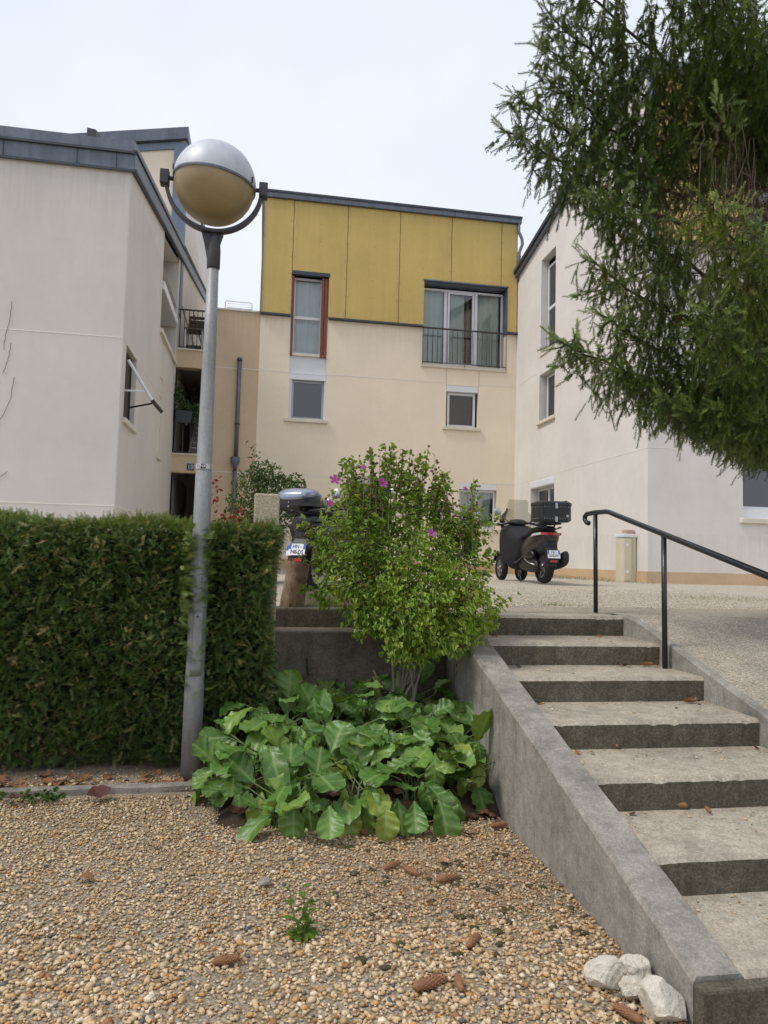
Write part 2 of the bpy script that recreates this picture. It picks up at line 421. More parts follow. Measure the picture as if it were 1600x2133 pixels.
def thing(name, label, cat, loc=(0, 0, 0), group=None, rz=0.0, scale=1.0):
    o = link(bpy.data.objects.new(name, None))
    o.location = loc
    o.rotation_euler = (0, 0, rz)
    o.scale = (scale,)*3
    o.empty_display_size = 0.1
    ORG[o] = Vector(loc)
    return tag(o, label, cat, group)

class MB:
    """collects faces, then becomes one mesh object"""
    def __init__(s):
        s.v, s.f, s.mi = [], [], []
    def add(s, verts, faces, mi=0):
        b = len(s.v)
        s.v.extend(tuple(p) for p in verts)
        s.f.extend(tuple(b+i for i in q) for q in faces)
        s.mi.extend([mi]*len(faces))
        return s
    def box(s, x0, x1, y0, y1, z0, z1, mi=0):
        v = [(x0, y0, z0), (x1, y0, z0), (x1, y1, z0), (x0, y1, z0), (x0, y0, z1), (x1, y0, z1), (x1, y1, z1), (x0, y1, z1)]
        return s.add(v, [(0, 3, 2, 1), (4, 5, 6, 7), (0, 1, 5, 4), (1, 2, 6, 5), (2, 3, 7, 6), (3, 0, 4, 7)], mi)
    def quad(s, a, b, c, d, mi=0):
        return s.add([a, b, c, d], [(0, 1, 2, 3)], mi)
    def prism(s, pts, off, mi=0):
        """polygon pts (3d) pulled along vector off"""
        n = len(pts); off = Vector(off)
        a = [Vector(p) for p in pts]; b = [p+off for p in a]
        return s.add(a+b, [tuple(range(n-1, -1, -1)), tuple(range(n, 2*n))]+[(i, (i+1) % n, n+(i+1) % n, n+i) for i in range(n)], mi)
    def tube(s, pts, r, n=8, cap=True, mi=0):
        pts = [Vector(p) for p in pts]
        rs = r if isinstance(r, (list, tuple)) else [r]*len(pts)
        rings = []; prev = None
        for i, p in enumerate(pts):
            d = (pts[min(i+1, len(pts)-1)]-pts[max(i-1, 0)])
            if d.length < 1e-9: d = Vector((0, 0, 1))
            d.normalize()
            if prev is None:
                a = d.cross(Vector((0, 0, 1)) if abs(d.z) < 0.9 else Vector((1, 0, 0))).normalized()
            else:
                a = (prev-d*prev.dot(d))
                a = a.normalized() if a.length > 1e-6 else d.orthogonal().normalized()
            prev = a; b = d.cross(a)
            rings.append([p+(a*math.cos(2*math.pi*k/n)+b*math.sin(2*math.pi*k/n))*rs[i] for k in range(n)])
        v = [q for rg in rings for q in rg]
        f = [(i*n+k, i*n+(k+1) % n, (i+1)*n+(k+1) % n, (i+1)*n+k) for i in range(len(pts)-1) for k in range(n)]
        if cap:
            f += [tuple(range(n-1, -1, -1)), tuple((len(pts)-1)*n+k for k in range(n))]
        return s.add(v, f, mi)
    def lathe(s, prof, c=(0, 0, 0), n=24, axis='Z', mi=0):
        """profile of (radius, height) turned about an axis through c"""
        v = []
        for r, h in prof:
            for k in range(n):
                a = 2*math.pi*k/n
                p = (r*math.cos(a), r*math.sin(a), h)
                if axis == 'Y': p = (p[0], p[2], p[1])
                if axis == 'X': p = (p[2], p[0], p[1])
                v.append((c[0]+p[0], c[1]+p[1], c[2]+p[2]))
        m_ = len(prof)
        f = [(i*n+k, i*n+(k+1) % n, (i+1)*n+(k+1) % n, (i+1)*n+k) for i in range(m_-1) for k in range(n)]
        f += [tuple(range(n-1, -1, -1)), tuple((m_-1)*n+k for k in range(n))]
        return s.add(v, f, mi)
    def loft(s, rings, mi=0, cap=True):
        n = len(rings[0])
        v = [q for rg in rings for q in rg]
        f = [(i*n+k, i*n+(k+1) % n, (i+1)*n+(k+1) % n, (i+1)*n+k) for i in range(len(rings)-1) for k in range(n)]
        if cap: f += [tuple(range(n-1, -1, -1)), tuple((len(rings)-1)*n+k for k in range(n))]
        return s.add(v, f, mi)
    def build(s, name, mat, parent=None, local=False, smooth=False, bevel=0.0, segs=2, label=None, cat=None, group=None, kind=None, subsurf=0):
        me = bpy.data.meshes.new(name)
        off = Vector((0, 0, 0))
        if parent is not None and not local:
            off = ORG[parent]
        me.from_pydata([(p[0]-off[0], p[1]-off[1], p[2]-off[2]) for p in s.v], [], s.f)
        bm = bmesh.new(); bm.from_mesh(me)
        bmesh.ops.recalc_face_normals(bm, faces=bm.faces)
        bm.to_mesh(me); bm.free()
        mats = mat if isinstance(mat, (list, tuple)) else [mat]
        for k in mats: me.materials.append(MATS[k])
        if any(s.mi): me.polygons.foreach_set('material_index', s.mi)
        if smooth: me.polygons.foreach_set('use_smooth', [True]*len(me.polygons))
        o = link(bpy.data.objects.new(name, me))
        o.parent = parent
        ORG[o] = ORG.get(parent, Vector((0, 0, 0)))
        if bevel:
            b = o.modifiers.new('bevel', 'BEVEL'); b.width = bevel; b.segments = segs; b.limit_method = 'ANGLE'; b.angle_limit = R(35)
        if subsurf:
            b = o.modifiers.new('sub', 'SUBSURF'); b.levels = subsurf; b.render_levels = subsurf
        return tag(o, label, cat, group, kind)

def box_part(name, b, mat, parent, bevel=0.0, **k):
    return MB().box(*b).build(name, mat, parent, bevel=bevel, **k)

def copy_thing(root, loc, rz=None, rot=None, scale=None, label=None, group=None):
    c = root.copy(); link(c)
    c.location = loc
    if rz is not None: c.rotation_euler = (root.rotation_euler[0], root.rotation_euler[1], rz)
    if rot is not None: c.rotation_euler = rot
    if scale is not None: c.scale = (scale,)*3 if not isinstance(scale, tuple) else scale
    if label: c['label'] = label
    if group: c['group'] = group
    for ch in root.children:
        d = ch.copy(); link(d); d.parent = c
        for g in ch.children:
            e = g.copy(); link(e); e.parent = d
    return c

def text_mesh(body, size, extrude=0.002):
    cu = bpy.data.curves.new('lettering', 'FONT')
    cu.body = body; cu.size = size; cu.extrude = extrude
    cu.align_x = 'CENTER'; cu.align_y = 'CENTER'
    o = bpy.data.objects.new('lettering', cu)
    link(o)
    dg = bpy.context.evaluated_depsgraph_get()
    me = bpy.data.meshes.new_from_object(o.evaluated_get(dg))
    bpy.data.objects.remove(o)
    bpy.data.curves.remove(cu)
    return me

def text_part(name, body, size, mat, parent, loc, rot, extrude=0.0015, sx=1.0):
    me = text_mesh(body, size, extrude)
    me.materials.clear(); me.materials.append(MATS[mat])
    o = link(bpy.data.objects.new(name, me))
    o.parent = parent
    o.location = Vector(loc)
    o.rotation_euler = rot
    o.scale = (sx, 1, 1)
    ORG[o] = ORG[parent]
    return o

def merged(name, variants, T, M, V, tint, mat, parent=None, kind='stuff', smooth=False, label=None, cat=None):
    """numpy merge of many small shapes: variants [(verts, faces)], T (N,3), M (N,3,3), V (N), tint (N)"""
    off = np.array(ORG[parent] if parent is not None else (0, 0, 0), dtype=float)
    VV, FF, LT, TT = [], [], [], []
    base = 0
    for k, (vv, ff) in enumerate(variants):
        sel = np.where(V == k)[0]
        if len(sel) == 0: continue
        vv = np.asarray(vv, float)
        P = np.einsum('nij,vj->nvi', M[sel], vv)+T[sel][:, None, :]-off
        nv = len(vv)
        VV.append(P.reshape(-1, 3))
        TT.append(np.repeat(tint[sel], nv))
        idx = base+np.arange(len(sel))[:, None]*nv
        sizes = np.array([len(q) for q in ff])
        flat = np.concatenate([np.asarray(q) for q in ff])
        FF.append((idx+flat[None, :]).reshape(-1))
        LT.append(np.tile(sizes, len(sel)))
        base += nv*len(sel)
    VV = np.concatenate(VV); FF = np.concatenate(FF); LT = np.concatenate(LT); TT = np.concatenate(TT)
    me = bpy.data.meshes.new(name)
    me.vertices.add(len(VV)); me.vertices.foreach_set('co', VV.astype(np.float32).ravel())
    me.loops.add(len(FF)); me.loops.foreach_set('vertex_index', FF.astype(np.int32))
    me.polygons.add(len(LT))
    st = np.zeros(len(LT), np.int32); st[1:] = np.cumsum(LT)[:-1]
    me.polygons.foreach_set('loop_start', st)
    me.polygons.foreach_set('loop_total', LT.astype(np.int32))
    if smooth: me.polygons.foreach_set('use_smooth', np.ones(len(LT), bool))
    a = me.attributes.new('tint', 'FLOAT', 'POINT'); a.data.foreach_set('value', TT.astype(np.float32))
    me.update(calc_edges=True)
    me.materials.append(MATS[mat])
    o = link(bpy.data.objects.new(name, me))
    o.parent = parent
    ORG[o] = ORG.get(parent, Vector((0, 0, 0)))
    return tag(o, label, cat, None, kind)

def frames(D, roll, scale=1.0, up=None):
    """(N,3,3) matrices whose local +X runs along D; roll turns about it; scale may be (N,) or scalar"""
    D = np.asarray(D, float)
    D = D/np.maximum(np.linalg.norm(D, axis=1, keepdims=True), 1e-9)
    U = np.tile(np.array([0, 0, 1.0]), (len(D), 1)) if up is None else np.asarray(up, float)
    bad = np.abs((D*U).sum(1)) > 0.97*np.linalg.norm(U, axis=1)
    U = U.copy(); U[bad] = np.array([0.3, 1, 0.1])
    S = np.cross(U, D); S /= np.maximum(np.linalg.norm(S, axis=1, keepdims=True), 1e-9)
    W = np.cross(D, S)
    c, s_ = np.cos(roll)[:, None], np.sin(roll)[:, None]
    S2 = S*c+W*s_; W2 = -S*s_+W*c
    Mx = np.stack([D, S2, W2], axis=2)
    sc = np.asarray(scale, float)
    if sc.ndim == 0: return Mx*sc
    if sc.ndim == 1: return Mx*sc[:, None, None]
    return Mx*sc[:, None, :]

def wall(mb, o, u, v, n, U, V, holes, depth, mi=0, back=False):
    """flat wall from o along unit vectors u and v (outward n) with rectangular holes (u0,u1,v0,v1[,depth]) that have real reveals"""
    o, u, v, n = Vector(o), Vector(u), Vector(v), Vector(n)
    us = sorted(set([U[0], U[1]]+[h[i] for h in holes for i in (0, 1)]))
    vv = sorted(set([V[0], V[1]]+[h[i] for h in holes for i in (2, 3)]))
    us = [a for a in us if U[0] <= a <= U[1]]; vv = [a for a in vv if V[0] <= a <= V[1]]
    P = lambda a, b, d=0.0: o+u*a+v*b-n*d
    for i in range(len(us)-1):
        for j in range(len(vv)-1):
            cu, cv = (us[i]+us[i+1])/2, (vv[j]+vv[j+1])/2
            if any(h[0] < cu < h[1] and h[2] < cv < h[3] for h in holes): continue
            mb.quad(P(us[i], vv[j]), P(us[i+1], vv[j]), P(us[i+1], vv[j+1]), P(us[i], vv[j+1]), mi)
    for h in holes:
        d = h[4] if len(h) > 4 else depth
        a, b, c, e = h[:4]
        mb.quad(P(a, c), P(b, c), P(b, c, d), P(a, c, d), mi)
        mb.quad(P(a, e), P(b, e), P(b, e, d), P(a, e, d), mi)
        mb.quad(P(a, c), P(a, e), P(a, e, d), P(a, c, d), mi)
        mb.quad(P(b, c), P(b, e), P(b, e, d), P(b, c, d), mi)
    return mb

class Fr:
    """a wall frame: local (a along, b up, d inward) to world boxes"""
    def __init__(s, o, u, n): s.o, s.u, s.n = Vector(o), Vector(u), Vector(n)
    def p(s, a, b, d): return s.o+s.u*a+Vector((0, 0, b))-s.n*d
    def box(s, mb, a0, a1, b0, b1, d0, d1, mi=0):
        c = [s.p(a, b, d) for b in (b0, b1) for a, d in ((a0, d0), (a1, d0), (a1, d1), (a0, d1))]
        return mb.add(c, [(0, 3, 2, 1), (4, 5, 6, 7), (0, 1, 5, 4), (1, 2, 6, 5), (2, 3, 7, 6), (3, 0, 4, 7)], mi)

def frame_ring(fr, mb, a0, a1, b0, b1, w, d0, d1):
    fr.box(mb, a0, a1, b0, b0+w, d0, d1); fr.box(mb, a0, a1, b1-w, b1, d0, d1)
    fr.box(mb, a0, a0+w, b0+w, b1-w, d0, d1); fr.box(mb, a1-w, a1, b0+w, b1-w, d0, d1)

def window(fr, parent, a0, a1, b0, b1, d, mull=(), trans=(), fw=0.055, fmat='upvc_white', glass='glass', curtain=None, name='window', room=1.0, folds=60):
    """frame, sash bars, panes, curtain and a dark room behind"""
    mb = MB(); frame_ring(fr, mb, a0, a1, b0, b1, fw, d, d+0.06)
    w = mb.build(name, fmat, parent)
    xs = [a0+fw]+[x for x in mull]+[a1-fw]
    zs = [b0+fw]+[z for z in trans]+[b1-fw]
    for x in mull:
        fr.box(MB_ := MB(), x-fw*0.75, x+fw*0.75, b0+fw, b1-fw, d+0.004, d+0.056); MB_.build('mullion', fmat, w)
    for z in trans:
        fr.box(MB_ := MB(), a0+fw, a1-fw, z-fw*0.7, z+fw*0.7, d+0.002, d+0.058); MB_.build('transom', fmat, w)
    for i in range(len(xs)-1):
        for j in range(len(zs)-1):
            g0 = fw*0.75 if i else 0; g1 = fw*0.75 if i < len(xs)-2 else 0
            h0 = fw*0.7 if j else 0; h1 = fw*0.7 if j < len(zs)-2 else 0
            mb = MB()
            fr.box(mb, xs[i]+g0, xs[i+1]-g1, zs[j]+h0, zs[j+1]-h1, d+0.026, d+0.034)
            mb.build('pane', glass, w)
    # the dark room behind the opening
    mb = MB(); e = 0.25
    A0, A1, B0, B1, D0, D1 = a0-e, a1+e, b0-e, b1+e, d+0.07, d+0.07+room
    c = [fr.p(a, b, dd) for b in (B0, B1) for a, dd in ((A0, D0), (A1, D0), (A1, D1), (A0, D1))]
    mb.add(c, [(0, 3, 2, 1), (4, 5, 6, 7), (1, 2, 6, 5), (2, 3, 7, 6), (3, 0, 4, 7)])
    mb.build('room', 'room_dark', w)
    if curtain:
        for (ca0, ca1, cb0, cm) in curtain:
            mb = MB(); n = max(8, int((ca1-ca0)*folds)); P0, P1 = [], []
            for i in range(n+1):
                a = ca0+(ca1-ca0)*i/n
                dd = d+0.17+0.025*math.sin(i*1.15+math.sin(i*0.37)*1.7)
                P0.append(fr.p(a, cb0, dd+0.01*math.sin(i*0.7))); P1.append(fr.p(a, b1, dd))
            mb.add(P0+P1, [(i, i+1, n+2+i, n+1+i) for i in range(n)])
            mb.build('curtain', cm, w, smooth=True)
    return w

# ================================================================== GROUND, TERRACE, STAIRS
TZ = 1.085                       # top of the stairs
NR, NT_ = 0.155, 0.537           # riser, tread
Y_TOP = 5.47
SX0, SX1 = 1.64, 2.93            # clear width of the flight
STR0 = 1.455                     # outer face of the side wall

def terrace_z(y):
    return TZ+0.095*max(0.0, min(1.0, (y-6.8)/5.0))

# lower gravel court: one sheet to the horizon
mb = MB()
xs = [-400, -60, -8, -3.2, STR0+0.1, 6, 60, 400]; ys = [-400, -40, 0, 5.82, 5.9]
V = [(x, y, 0.0 if y < 5 else 0.0) for y in ys for x in xs]; n = len(xs)
mb.add(V, [(j*n+i, j*n+i+1, (j+1)*n+i+1, (j+1)*n+i) for j in range(len(ys)-1) for i in range(n-1)])
mb.build('ground', 'gravel_bed', kind='structure', label='brown and cream gravel court in front of the stairs')

# upper gravel terrace, also to the horizon
mb = MB()
xs = [-400, -40, -5, 0.05, 1.0, STR0, 2.93, 6, 12, 60, 400]; ys = [5.80, 6.62, 7.0, 8, 10, 12, 14, 20, 40, 400]
V = [(x, y, terrace_z(y)-(0.012 if y < 6.7 else 0.0)) for y in ys for x in xs]; n = len(xs)
mb.add(V, [(j*n+i, j*n+i+1, (j+1)*n+i+1, (j+1)*n+i) for j in range(len(ys)-1) for i in range(n-1)])
mb.build('terrace', 'gravel_pale', kind='structure', label='pale gravel terrace in front of the apartment blocks')

# concrete landing slab at the top, with a ragged gravel edge behind
mb = MB()
n = 40; P0 = []; P1 = []
for i in range(n+1):
    x = SX0-0.18+(10-SX0)*i/n
    P0.append((x, 5.80, TZ)); P1.append((x, 6.60+0.05*math.sin(i*1.3)+0.04*math.sin(i*2.9), TZ+0.002))
mb.add(P0+P1, [(i, i+1, n+2+i, n+1+i) for i in range(n)])
mb.build('landing', 'concrete_ramp', kind='structure', label='rough concrete landing at the head of the stairs')

# the flight of steps
st = thing('staircase', 'broad weathered concrete garden stairs rising beside the planting bed', 'stairs', (2.28, 2.25, 0))
def step_mesh(i):
    y0 = Y_TOP-NT_*i; z1 = TZ-NR*i; z0 = max(-0.05, z1-NR-0.06)
    y1 = 5.803 if i == 0 else y0+NT_+0.03
    nx = 40; rr = random.Random(40+i); mb = MB()
    xs = [SX0-0.01+(SX1-SX0+0.02)*k/nx for k in range(nx+1)]
    front, lip, top, back = [], [], [], []
    for k, x in enumerate(xs):
        w = rr.uniform(-0.0012, 0.0012); h = rr.uniform(-0.0012, 0.0008)
        chip = rr.uniform(0.003, 0.010) if rr.random() < 0.05 else 0.0
        front.append((x, y0+0.006+w, z0)); lip.append((x, y0+w+chip*0.6, z1-0.022+h-chip))
        top.append((x, y0+0.018+w+chip, z1+h)); back.append((x, y1, z1-0.002))
    m_ = nx+1
    mb.add(front+lip+top+back, [(r*m_+k, r*m_+k+1, (r+1)*m_+k+1, (r+1)*m_+k) for r in range(3) for k in range(nx)])
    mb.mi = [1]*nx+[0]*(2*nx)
    # closed ends and back
    for k in (0, nx):
        a, b, c, d = front[k], lip[k], top[k], back[k]
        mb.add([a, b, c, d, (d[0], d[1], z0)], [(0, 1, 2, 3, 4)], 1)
    return mb
for i in range(7):
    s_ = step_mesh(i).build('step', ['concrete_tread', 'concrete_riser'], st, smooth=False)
# side wall with a sloping top
mb = MB()
rr = random.Random(3); n = 26; rings = []
for k in range(n+1):
    y = 2.25+(5.795-2.25)*k/n
    zt = 0.155+0.2886*(y-2.25)
    j = lambda s=0.003: rr.uniform(-s, s)
    zt = min(zt, TZ)
    rings.append([(STR0+j(), y, -0.1), (STR0+j(), y, zt-0.02+j()), (STR0+0.014+j(), y, zt+j(0.002)), (SX0-0.012+j(), y, zt+j(0.002)), (SX0+j(0.001), y, zt-0.014), (SX0, y, -0.1)])
mb.loft(rings)
mb.build('side_wall', 'concrete_wall', st)
# front end of the side wall's foot: darker apron under the lowest tread
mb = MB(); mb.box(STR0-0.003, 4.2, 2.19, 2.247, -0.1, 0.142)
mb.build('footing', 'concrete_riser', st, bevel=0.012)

# sloping concrete strip and ramp on the right
mb = MB()
rr = random.Random(5); n = 20; rings = []
for k in range(n+1):
    y = 1.6+(5.62-1.6)*k/n
    zt = min(TZ+0.006, 0.155+0.2886*(y-2.25)+0.045)
    rings.append([(SX1, y, zt-0.5), (SX1, y, zt-0.01), (SX1+0.012, y, zt), (SX1+0.06, y, zt+0.002), (SX1+0.07, y, zt-0.012), (SX1+0.07, y, zt-0.5)])
mb.loft(rings)
mb.build('ramp_kerb', 'concrete_wall', None, label='sloping concrete kerb between the steps and the ramp', cat='kerb', kind='structure')
mb = MB()
xs = [SX1+0.065, 3.3, 3.8, 4.6, 6, 9, 14]; ys = [-2, 1.5, 2.5, 3.5, 4.5, 5.3, 5.62, 5.803]; n = len(xs)
V = [(x, y, min(TZ+0.002, 0.155+0.2886*(y-2.25)+0.04) if y > 1.6 else 0.03) for y in ys for x in xs]
mb.add(V, [(j*n+i, j*n+i+1, (j+1)*n+i+1, (j+1)*n+i) for j in range(len(ys)-1) for i in range(n-1)])
mb.build('ramp', 'concrete_ramp', kind='structure', label='rough grey concrete ramp rising right of the handrail')

# retaining wall behind the bed and under the hedge: lower wall, ledge, upper kerb
rw = thing('retaining_wall', 'dark stained concrete retaining wall behind the planting bed', 'wall', (0.8, 5.5, 0))
mb = MB(); mb.box(-12, STR0-0.002, 5.475, 5.80, -0.1, 0.945)
mb.build('wall_base', 'concrete_dark', rw, bevel=0.01)
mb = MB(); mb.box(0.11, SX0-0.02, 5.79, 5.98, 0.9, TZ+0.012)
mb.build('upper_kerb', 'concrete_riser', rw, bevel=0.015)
mb = MB(); mb.box(-12, 0.112, 5.80, 5.98, 0.9, TZ+0.006)
mb.build('coping', 'concrete_dark', rw, bevel=0.015)
# gate pier beside the hedge
pr = thing('gate_pier', 'pale roughcast concrete pier standing at the hedge end', 'pier', (0.04, 5.4, 0))
mb = MB(); mb.box(-0.052, 0.132, 5.30, 5.47, -0.05, 1.955)
mb.build('pier_shaft', 'concrete_pale', pr, bevel=0.012)

# bed soil: rises towards the wall
mb = MB(); nx, ny = 30, 26
def bed_z(x, y):
    t = max(0, min(1, (y-3.75)/1.6)); ex = max(0, min(1, (x+0.22-0.25*(y-4.6))/0.3))
    return -0.05+(0.055+0.30*t*t*(3-2*t))*ex*min(1,max(0,(y-4.02)/0.2))+0.018*math.sin(x*9+y*4)*math.sin(y*11)*ex
V = [(-0.5+1.955*i/nx, 3.6+1.88*j/ny, bed_z(-0.5+1.955*i/nx, 3.6+1.88*j/ny)) for j in range(ny+1) for i in range(nx+1)]
mb.add(V, [(j*(nx+1)+i, j*(nx+1)+i+1, (j+1)*(nx+1)+i+1, (j+1)*(nx+1)+i) for j in range(ny) for i in range(nx)])
mb.build('planting_bed', 'soil', smooth=True, kind='structure', label='dark soil of the bed under the big leaves')
# earth strip under the hedge
mb = MB(); nx, ny = 50, 8
V = [(-4.6+4.6*i/nx, 4.80+0.68*j/ny, 0.006+0.022*(j/ny)+0.012*math.sin(i*1.7)*math.sin(j*1.3+i)) for j in range(ny+1) for i in range(nx+1)]
mb.add(V, [(j*(nx+1)+i, j*(nx+1)+i+1, (j+1)*(nx+1)+i+1, (j+1)*(nx+1)+i) for j in range(ny) for i in range(nx)])
mb.build('hedge_soil', 'gravel_bed', smooth=True, kind='structure', label='leaf strewn strip of earth under the hedge')
# concrete edging along the court
mb = MB(); rr = random.Random(9); n = 30; rings = []
for k in range(n+1):
    x = -4.0+3.95*k/n; y = 4.715+0.10*(k/n); j = lambda: rr.uniform(-.004, .004)
    rings.append([(x, y, -0.05), (x, y+j(), 0.035+j()), (x, y+0.012, 0.045+j()), (x, y+0.062, 0.045+j()), (x, y+0.075+j(), 0.03), (x, y+0.075, -0.05)])
mb.loft(rings)
mb.build('kerb', 'concrete_wall', kind='structure', label='low concrete edging between court and hedge strip')
# mossy soil heap behind the log
mb = MB(); nx, ny = 26, 14
V = [(0.2+1.35*i/nx, 5.93+1.5*j/ny, TZ-0.02+0.17*math.sin(math.pi*min(1, i/nx*1.0))**0.7*math.sin(math.pi*j/ny)**0.8+0.02*math.sin(i*1.9+j)*math.sin(j*2.3)) for j in range(ny+1) for i in range(nx+1)]
mb.add(V, [(j*(nx+1)+i, j*(nx+1)+i+1, (j+1)*(nx+1)+i+1, (j+1)*(nx+1)+i) for j in range(ny) for i in range(nx)])
mb.build('soil_mound', 'mossy_soil', smooth=True, kind='structure', label='mossy earth heap at the terrace edge behind the log')

# ================================================================== CENTRE BUILDING (ochre panels)
YC = 19.5
cb = thing('ochre_panel_building', 'cream apartment block with ochre panels on its top storey', 'building', (3.4, YC, terrace_z(20)))
fc = Fr((0, YC, 0), (1, 0, 0), (0, -1, 0))
X0, X1 = -0.205, 7.084
holes = [(0.62, 1.62, 6.50, 9.33, 0.20), (0.64, 1.63, 5.25, 6.50, 0.14), (4.31, 6.77, 7.03, 9.41, 0.32), (5.03, 5.97, 5.28, 6.46, 0.16), (5.45, 6.56, 2.43, 3.70, 0.16), (2.35, 3.45, 2.43, 3.70, 0.16)]
mb = MB()
wall(mb, (0, YC, 0), (1, 0, 0), (0, 0, 1), (0, -1, 0), (X0, X1), (0.9, 11.30), holes, 0.2)
mb.quad((X0, YC, 0.9), (X0, YC+9, 0.9), (X0, YC+9, 11.3), (X0, YC, 11.3)); mb.quad((X1, YC, 0.9), (X1, YC+9, 0.9), (X1, YC+9, 11.3), (X1, YC, 11.3))
mb.quad((X0, YC+9, 0.9), (X1, YC+9, 0.9), (X1, YC+9, 11.3), (X0, YC+9, 11.3))
mb.build('wall', 'paint_cream', cb)
box_part('plinth', (X0, X1, YC-0.014, YC+0.05, 0.9, 1.44), 'paint_plinth', cb)
# storey joints
for (a, b, z) in ((X0, 0.62, 6.525), (1.63, 5.02, 6.525), (5.98, X1, 6.525), (X0, 2.35, 3.712), (6.56, X1, 3.712)):
    box_part('storey_joint', (a, b, YC-0.004, YC+0.01, z-0.009, z+0.009), 'joint_white', cb)
box_part('corner_joint', (6.955, 6.972, YC-0.004, YC+0.01, 1.44, 7.95), 'joint_white', cb)
# ochre panels, each a sheet of its own with a gap
PZ0, PZ1 = 8.10, 11.30
def panel(pts):
    mb = MB(); mb.prism([(x, YC-0.075, z) for x, z in pts], (0, 0.055, 0))
    return mb.build('panel', 'panel_ochre', cb, bevel=0.004, segs=1)
g = 0.009
panel([(X0, PZ0), (0.60-g, PZ0), (0.60-g, PZ1), (X0, PZ1)])
panel([(0.60+g, 9.33), (1.62, 9.33), (1.62, PZ0), (2.10-g, PZ0), (2.10-g, PZ1), (0.60+g, PZ1)])
panel([(2.10+g, PZ0), (3.585-g, PZ0), (3.585-g, PZ1), (2.10+g, PZ1)])
panel([(3.585+g, PZ0), (4.31, PZ0), (4.31, 9.41), (5.085-g, 9.41), (5.085-g, PZ1), (3.585+g, PZ1)])
panel([(5.085+g, 9.41), (6.57-g, 9.41), (6.57-g, PZ1), (5.085+g, PZ1)])
panel([(6.57+g, 9.41), (6.77, 9.41), (6.77, PZ0), (X1-0.03, PZ0), (X1-0.03, PZ1), (6.57+g, PZ1)])
# screw heads of the panels
mb = MB()
for x in (-0.17, 0.55, 0.68, 1.35, 2.05, 2.15, 2.84, 3.54, 3.63, 4.27, 5.03, 5.13, 5.83, 6.52, 6.62, 7.02):
    for z in np.arange(8.25, 11.2, 0.49):
        if (0.6 < x < 1.63 and z < 9.4) or (4.32 < x < 6.78 and z < 9.45): continue
        mb.box(x-0.008, x+0.008, YC-0.078, YC-0.07, z-0.008, z+0.008)
mb.build('panel_screw', 'cast_dark', cb, kind='stuff')
for (a, b) in ((X0-0.01, 0.60), (1.64, 4.30), (6.78, X1)):
    box_part('drip_flashing', (a, b, YC-0.115, YC-0.002, PZ0-0.052, PZ0-0.004), 'zinc_dark', cb)
box_part('edge_trim', (X0-0.03, X0, YC-0.1, YC+0.2, PZ0, PZ1), 'zinc', cb)
rf = box_part('roof', (X0-0.08, X1+0.06, YC-0.16, YC+9.2, 11.302, 11.47), 'zinc', cb, bevel=0.01)
box_part('roof_lip', (X0-0.09, X1+0.07, YC-0.185, YC-0.162, 11.44, 11.50), 'zinc_dark', rf)
box_part('seam', (5.13, 5.15, YC-0.172, YC-0.16, 11.31, 11.46), 'zinc_dark', rf)
mb = MB(); mb.tube([(X1-0.02, YC-0.12, 11.30), (X1-0.02, YC-0.13, 11.05), (X1+0.07, YC-0.14, 10.86), (X1+0.09, YC-0.14, 10.7), (X1-0.0, YC-0.13, 10.45), (X1-0.0, YC-0.13, 9.6)], 0.045, 10)
mb.build('swan_neck_pipe', 'zinc', cb, smooth=True)
# tall window with red shutters
mb = MB()
fc.box(mb, 0.60, 1.64, 9.23, 9.332, -0.085, 0.02); mb.build('lintel', 'zinc_dark', cb)
w1 = window(fc, cb, 0.66, 1.46, 7.06, 9.22, 0.16, trans=(8.10,), curtain=[(0.70, 1.10, 7.10, 'curtain_pale'), (1.06, 1.44, 7.10, 'curtain_pale')], glass='glass_clear', folds=30)
for (a, b) in ((0.615, 0.68), (1.43, 1.505), (1.515, 1.60)):
    mb = MB(); fc.box(mb, a, b, 6.98, 9.20, -0.03, 0.06); mb.build('shutter', 'shutter_red', cb, bevel=0.008)
mb = MB(); fc.box(mb, 0.615, 1.625, 6.99, 7.05, -0.02, 0.2); mb.build('sill', 'paint_sill', cb)
mb = MB(); fc.box(mb, 0.622, 1.628, 6.52, 6.99, 0.05, 0.12); mb.build('spandrel_panel', 'upvc_white', cb)
mb = MB(); fc.box(mb, 0.625, 1.628, 6.33, 6.515, 0.005, 0.13); mb.build('shutter_box', 'upvc_white', cb, bevel=0.01)
window(fc, cb, 0.70, 1.58, 5.26, 6.32, 0.10, fmat='upvc_grey', glass='glass_mirror')
for a0, a1 in ((0.645, 0.70), (1.58, 1.63)):
    mb = MB(); fc.box(mb, a0, a1, 5.26, 6.33, 0.03, 0.13); mb.build('window_jamb', 'upvc_white', cb)
mb = MB(); fc.box(mb, 0.52, 1.70, 5.15, 5.25, -0.07, 0.14); mb.build('sill', 'paint_sill', cb, bevel=0.012)
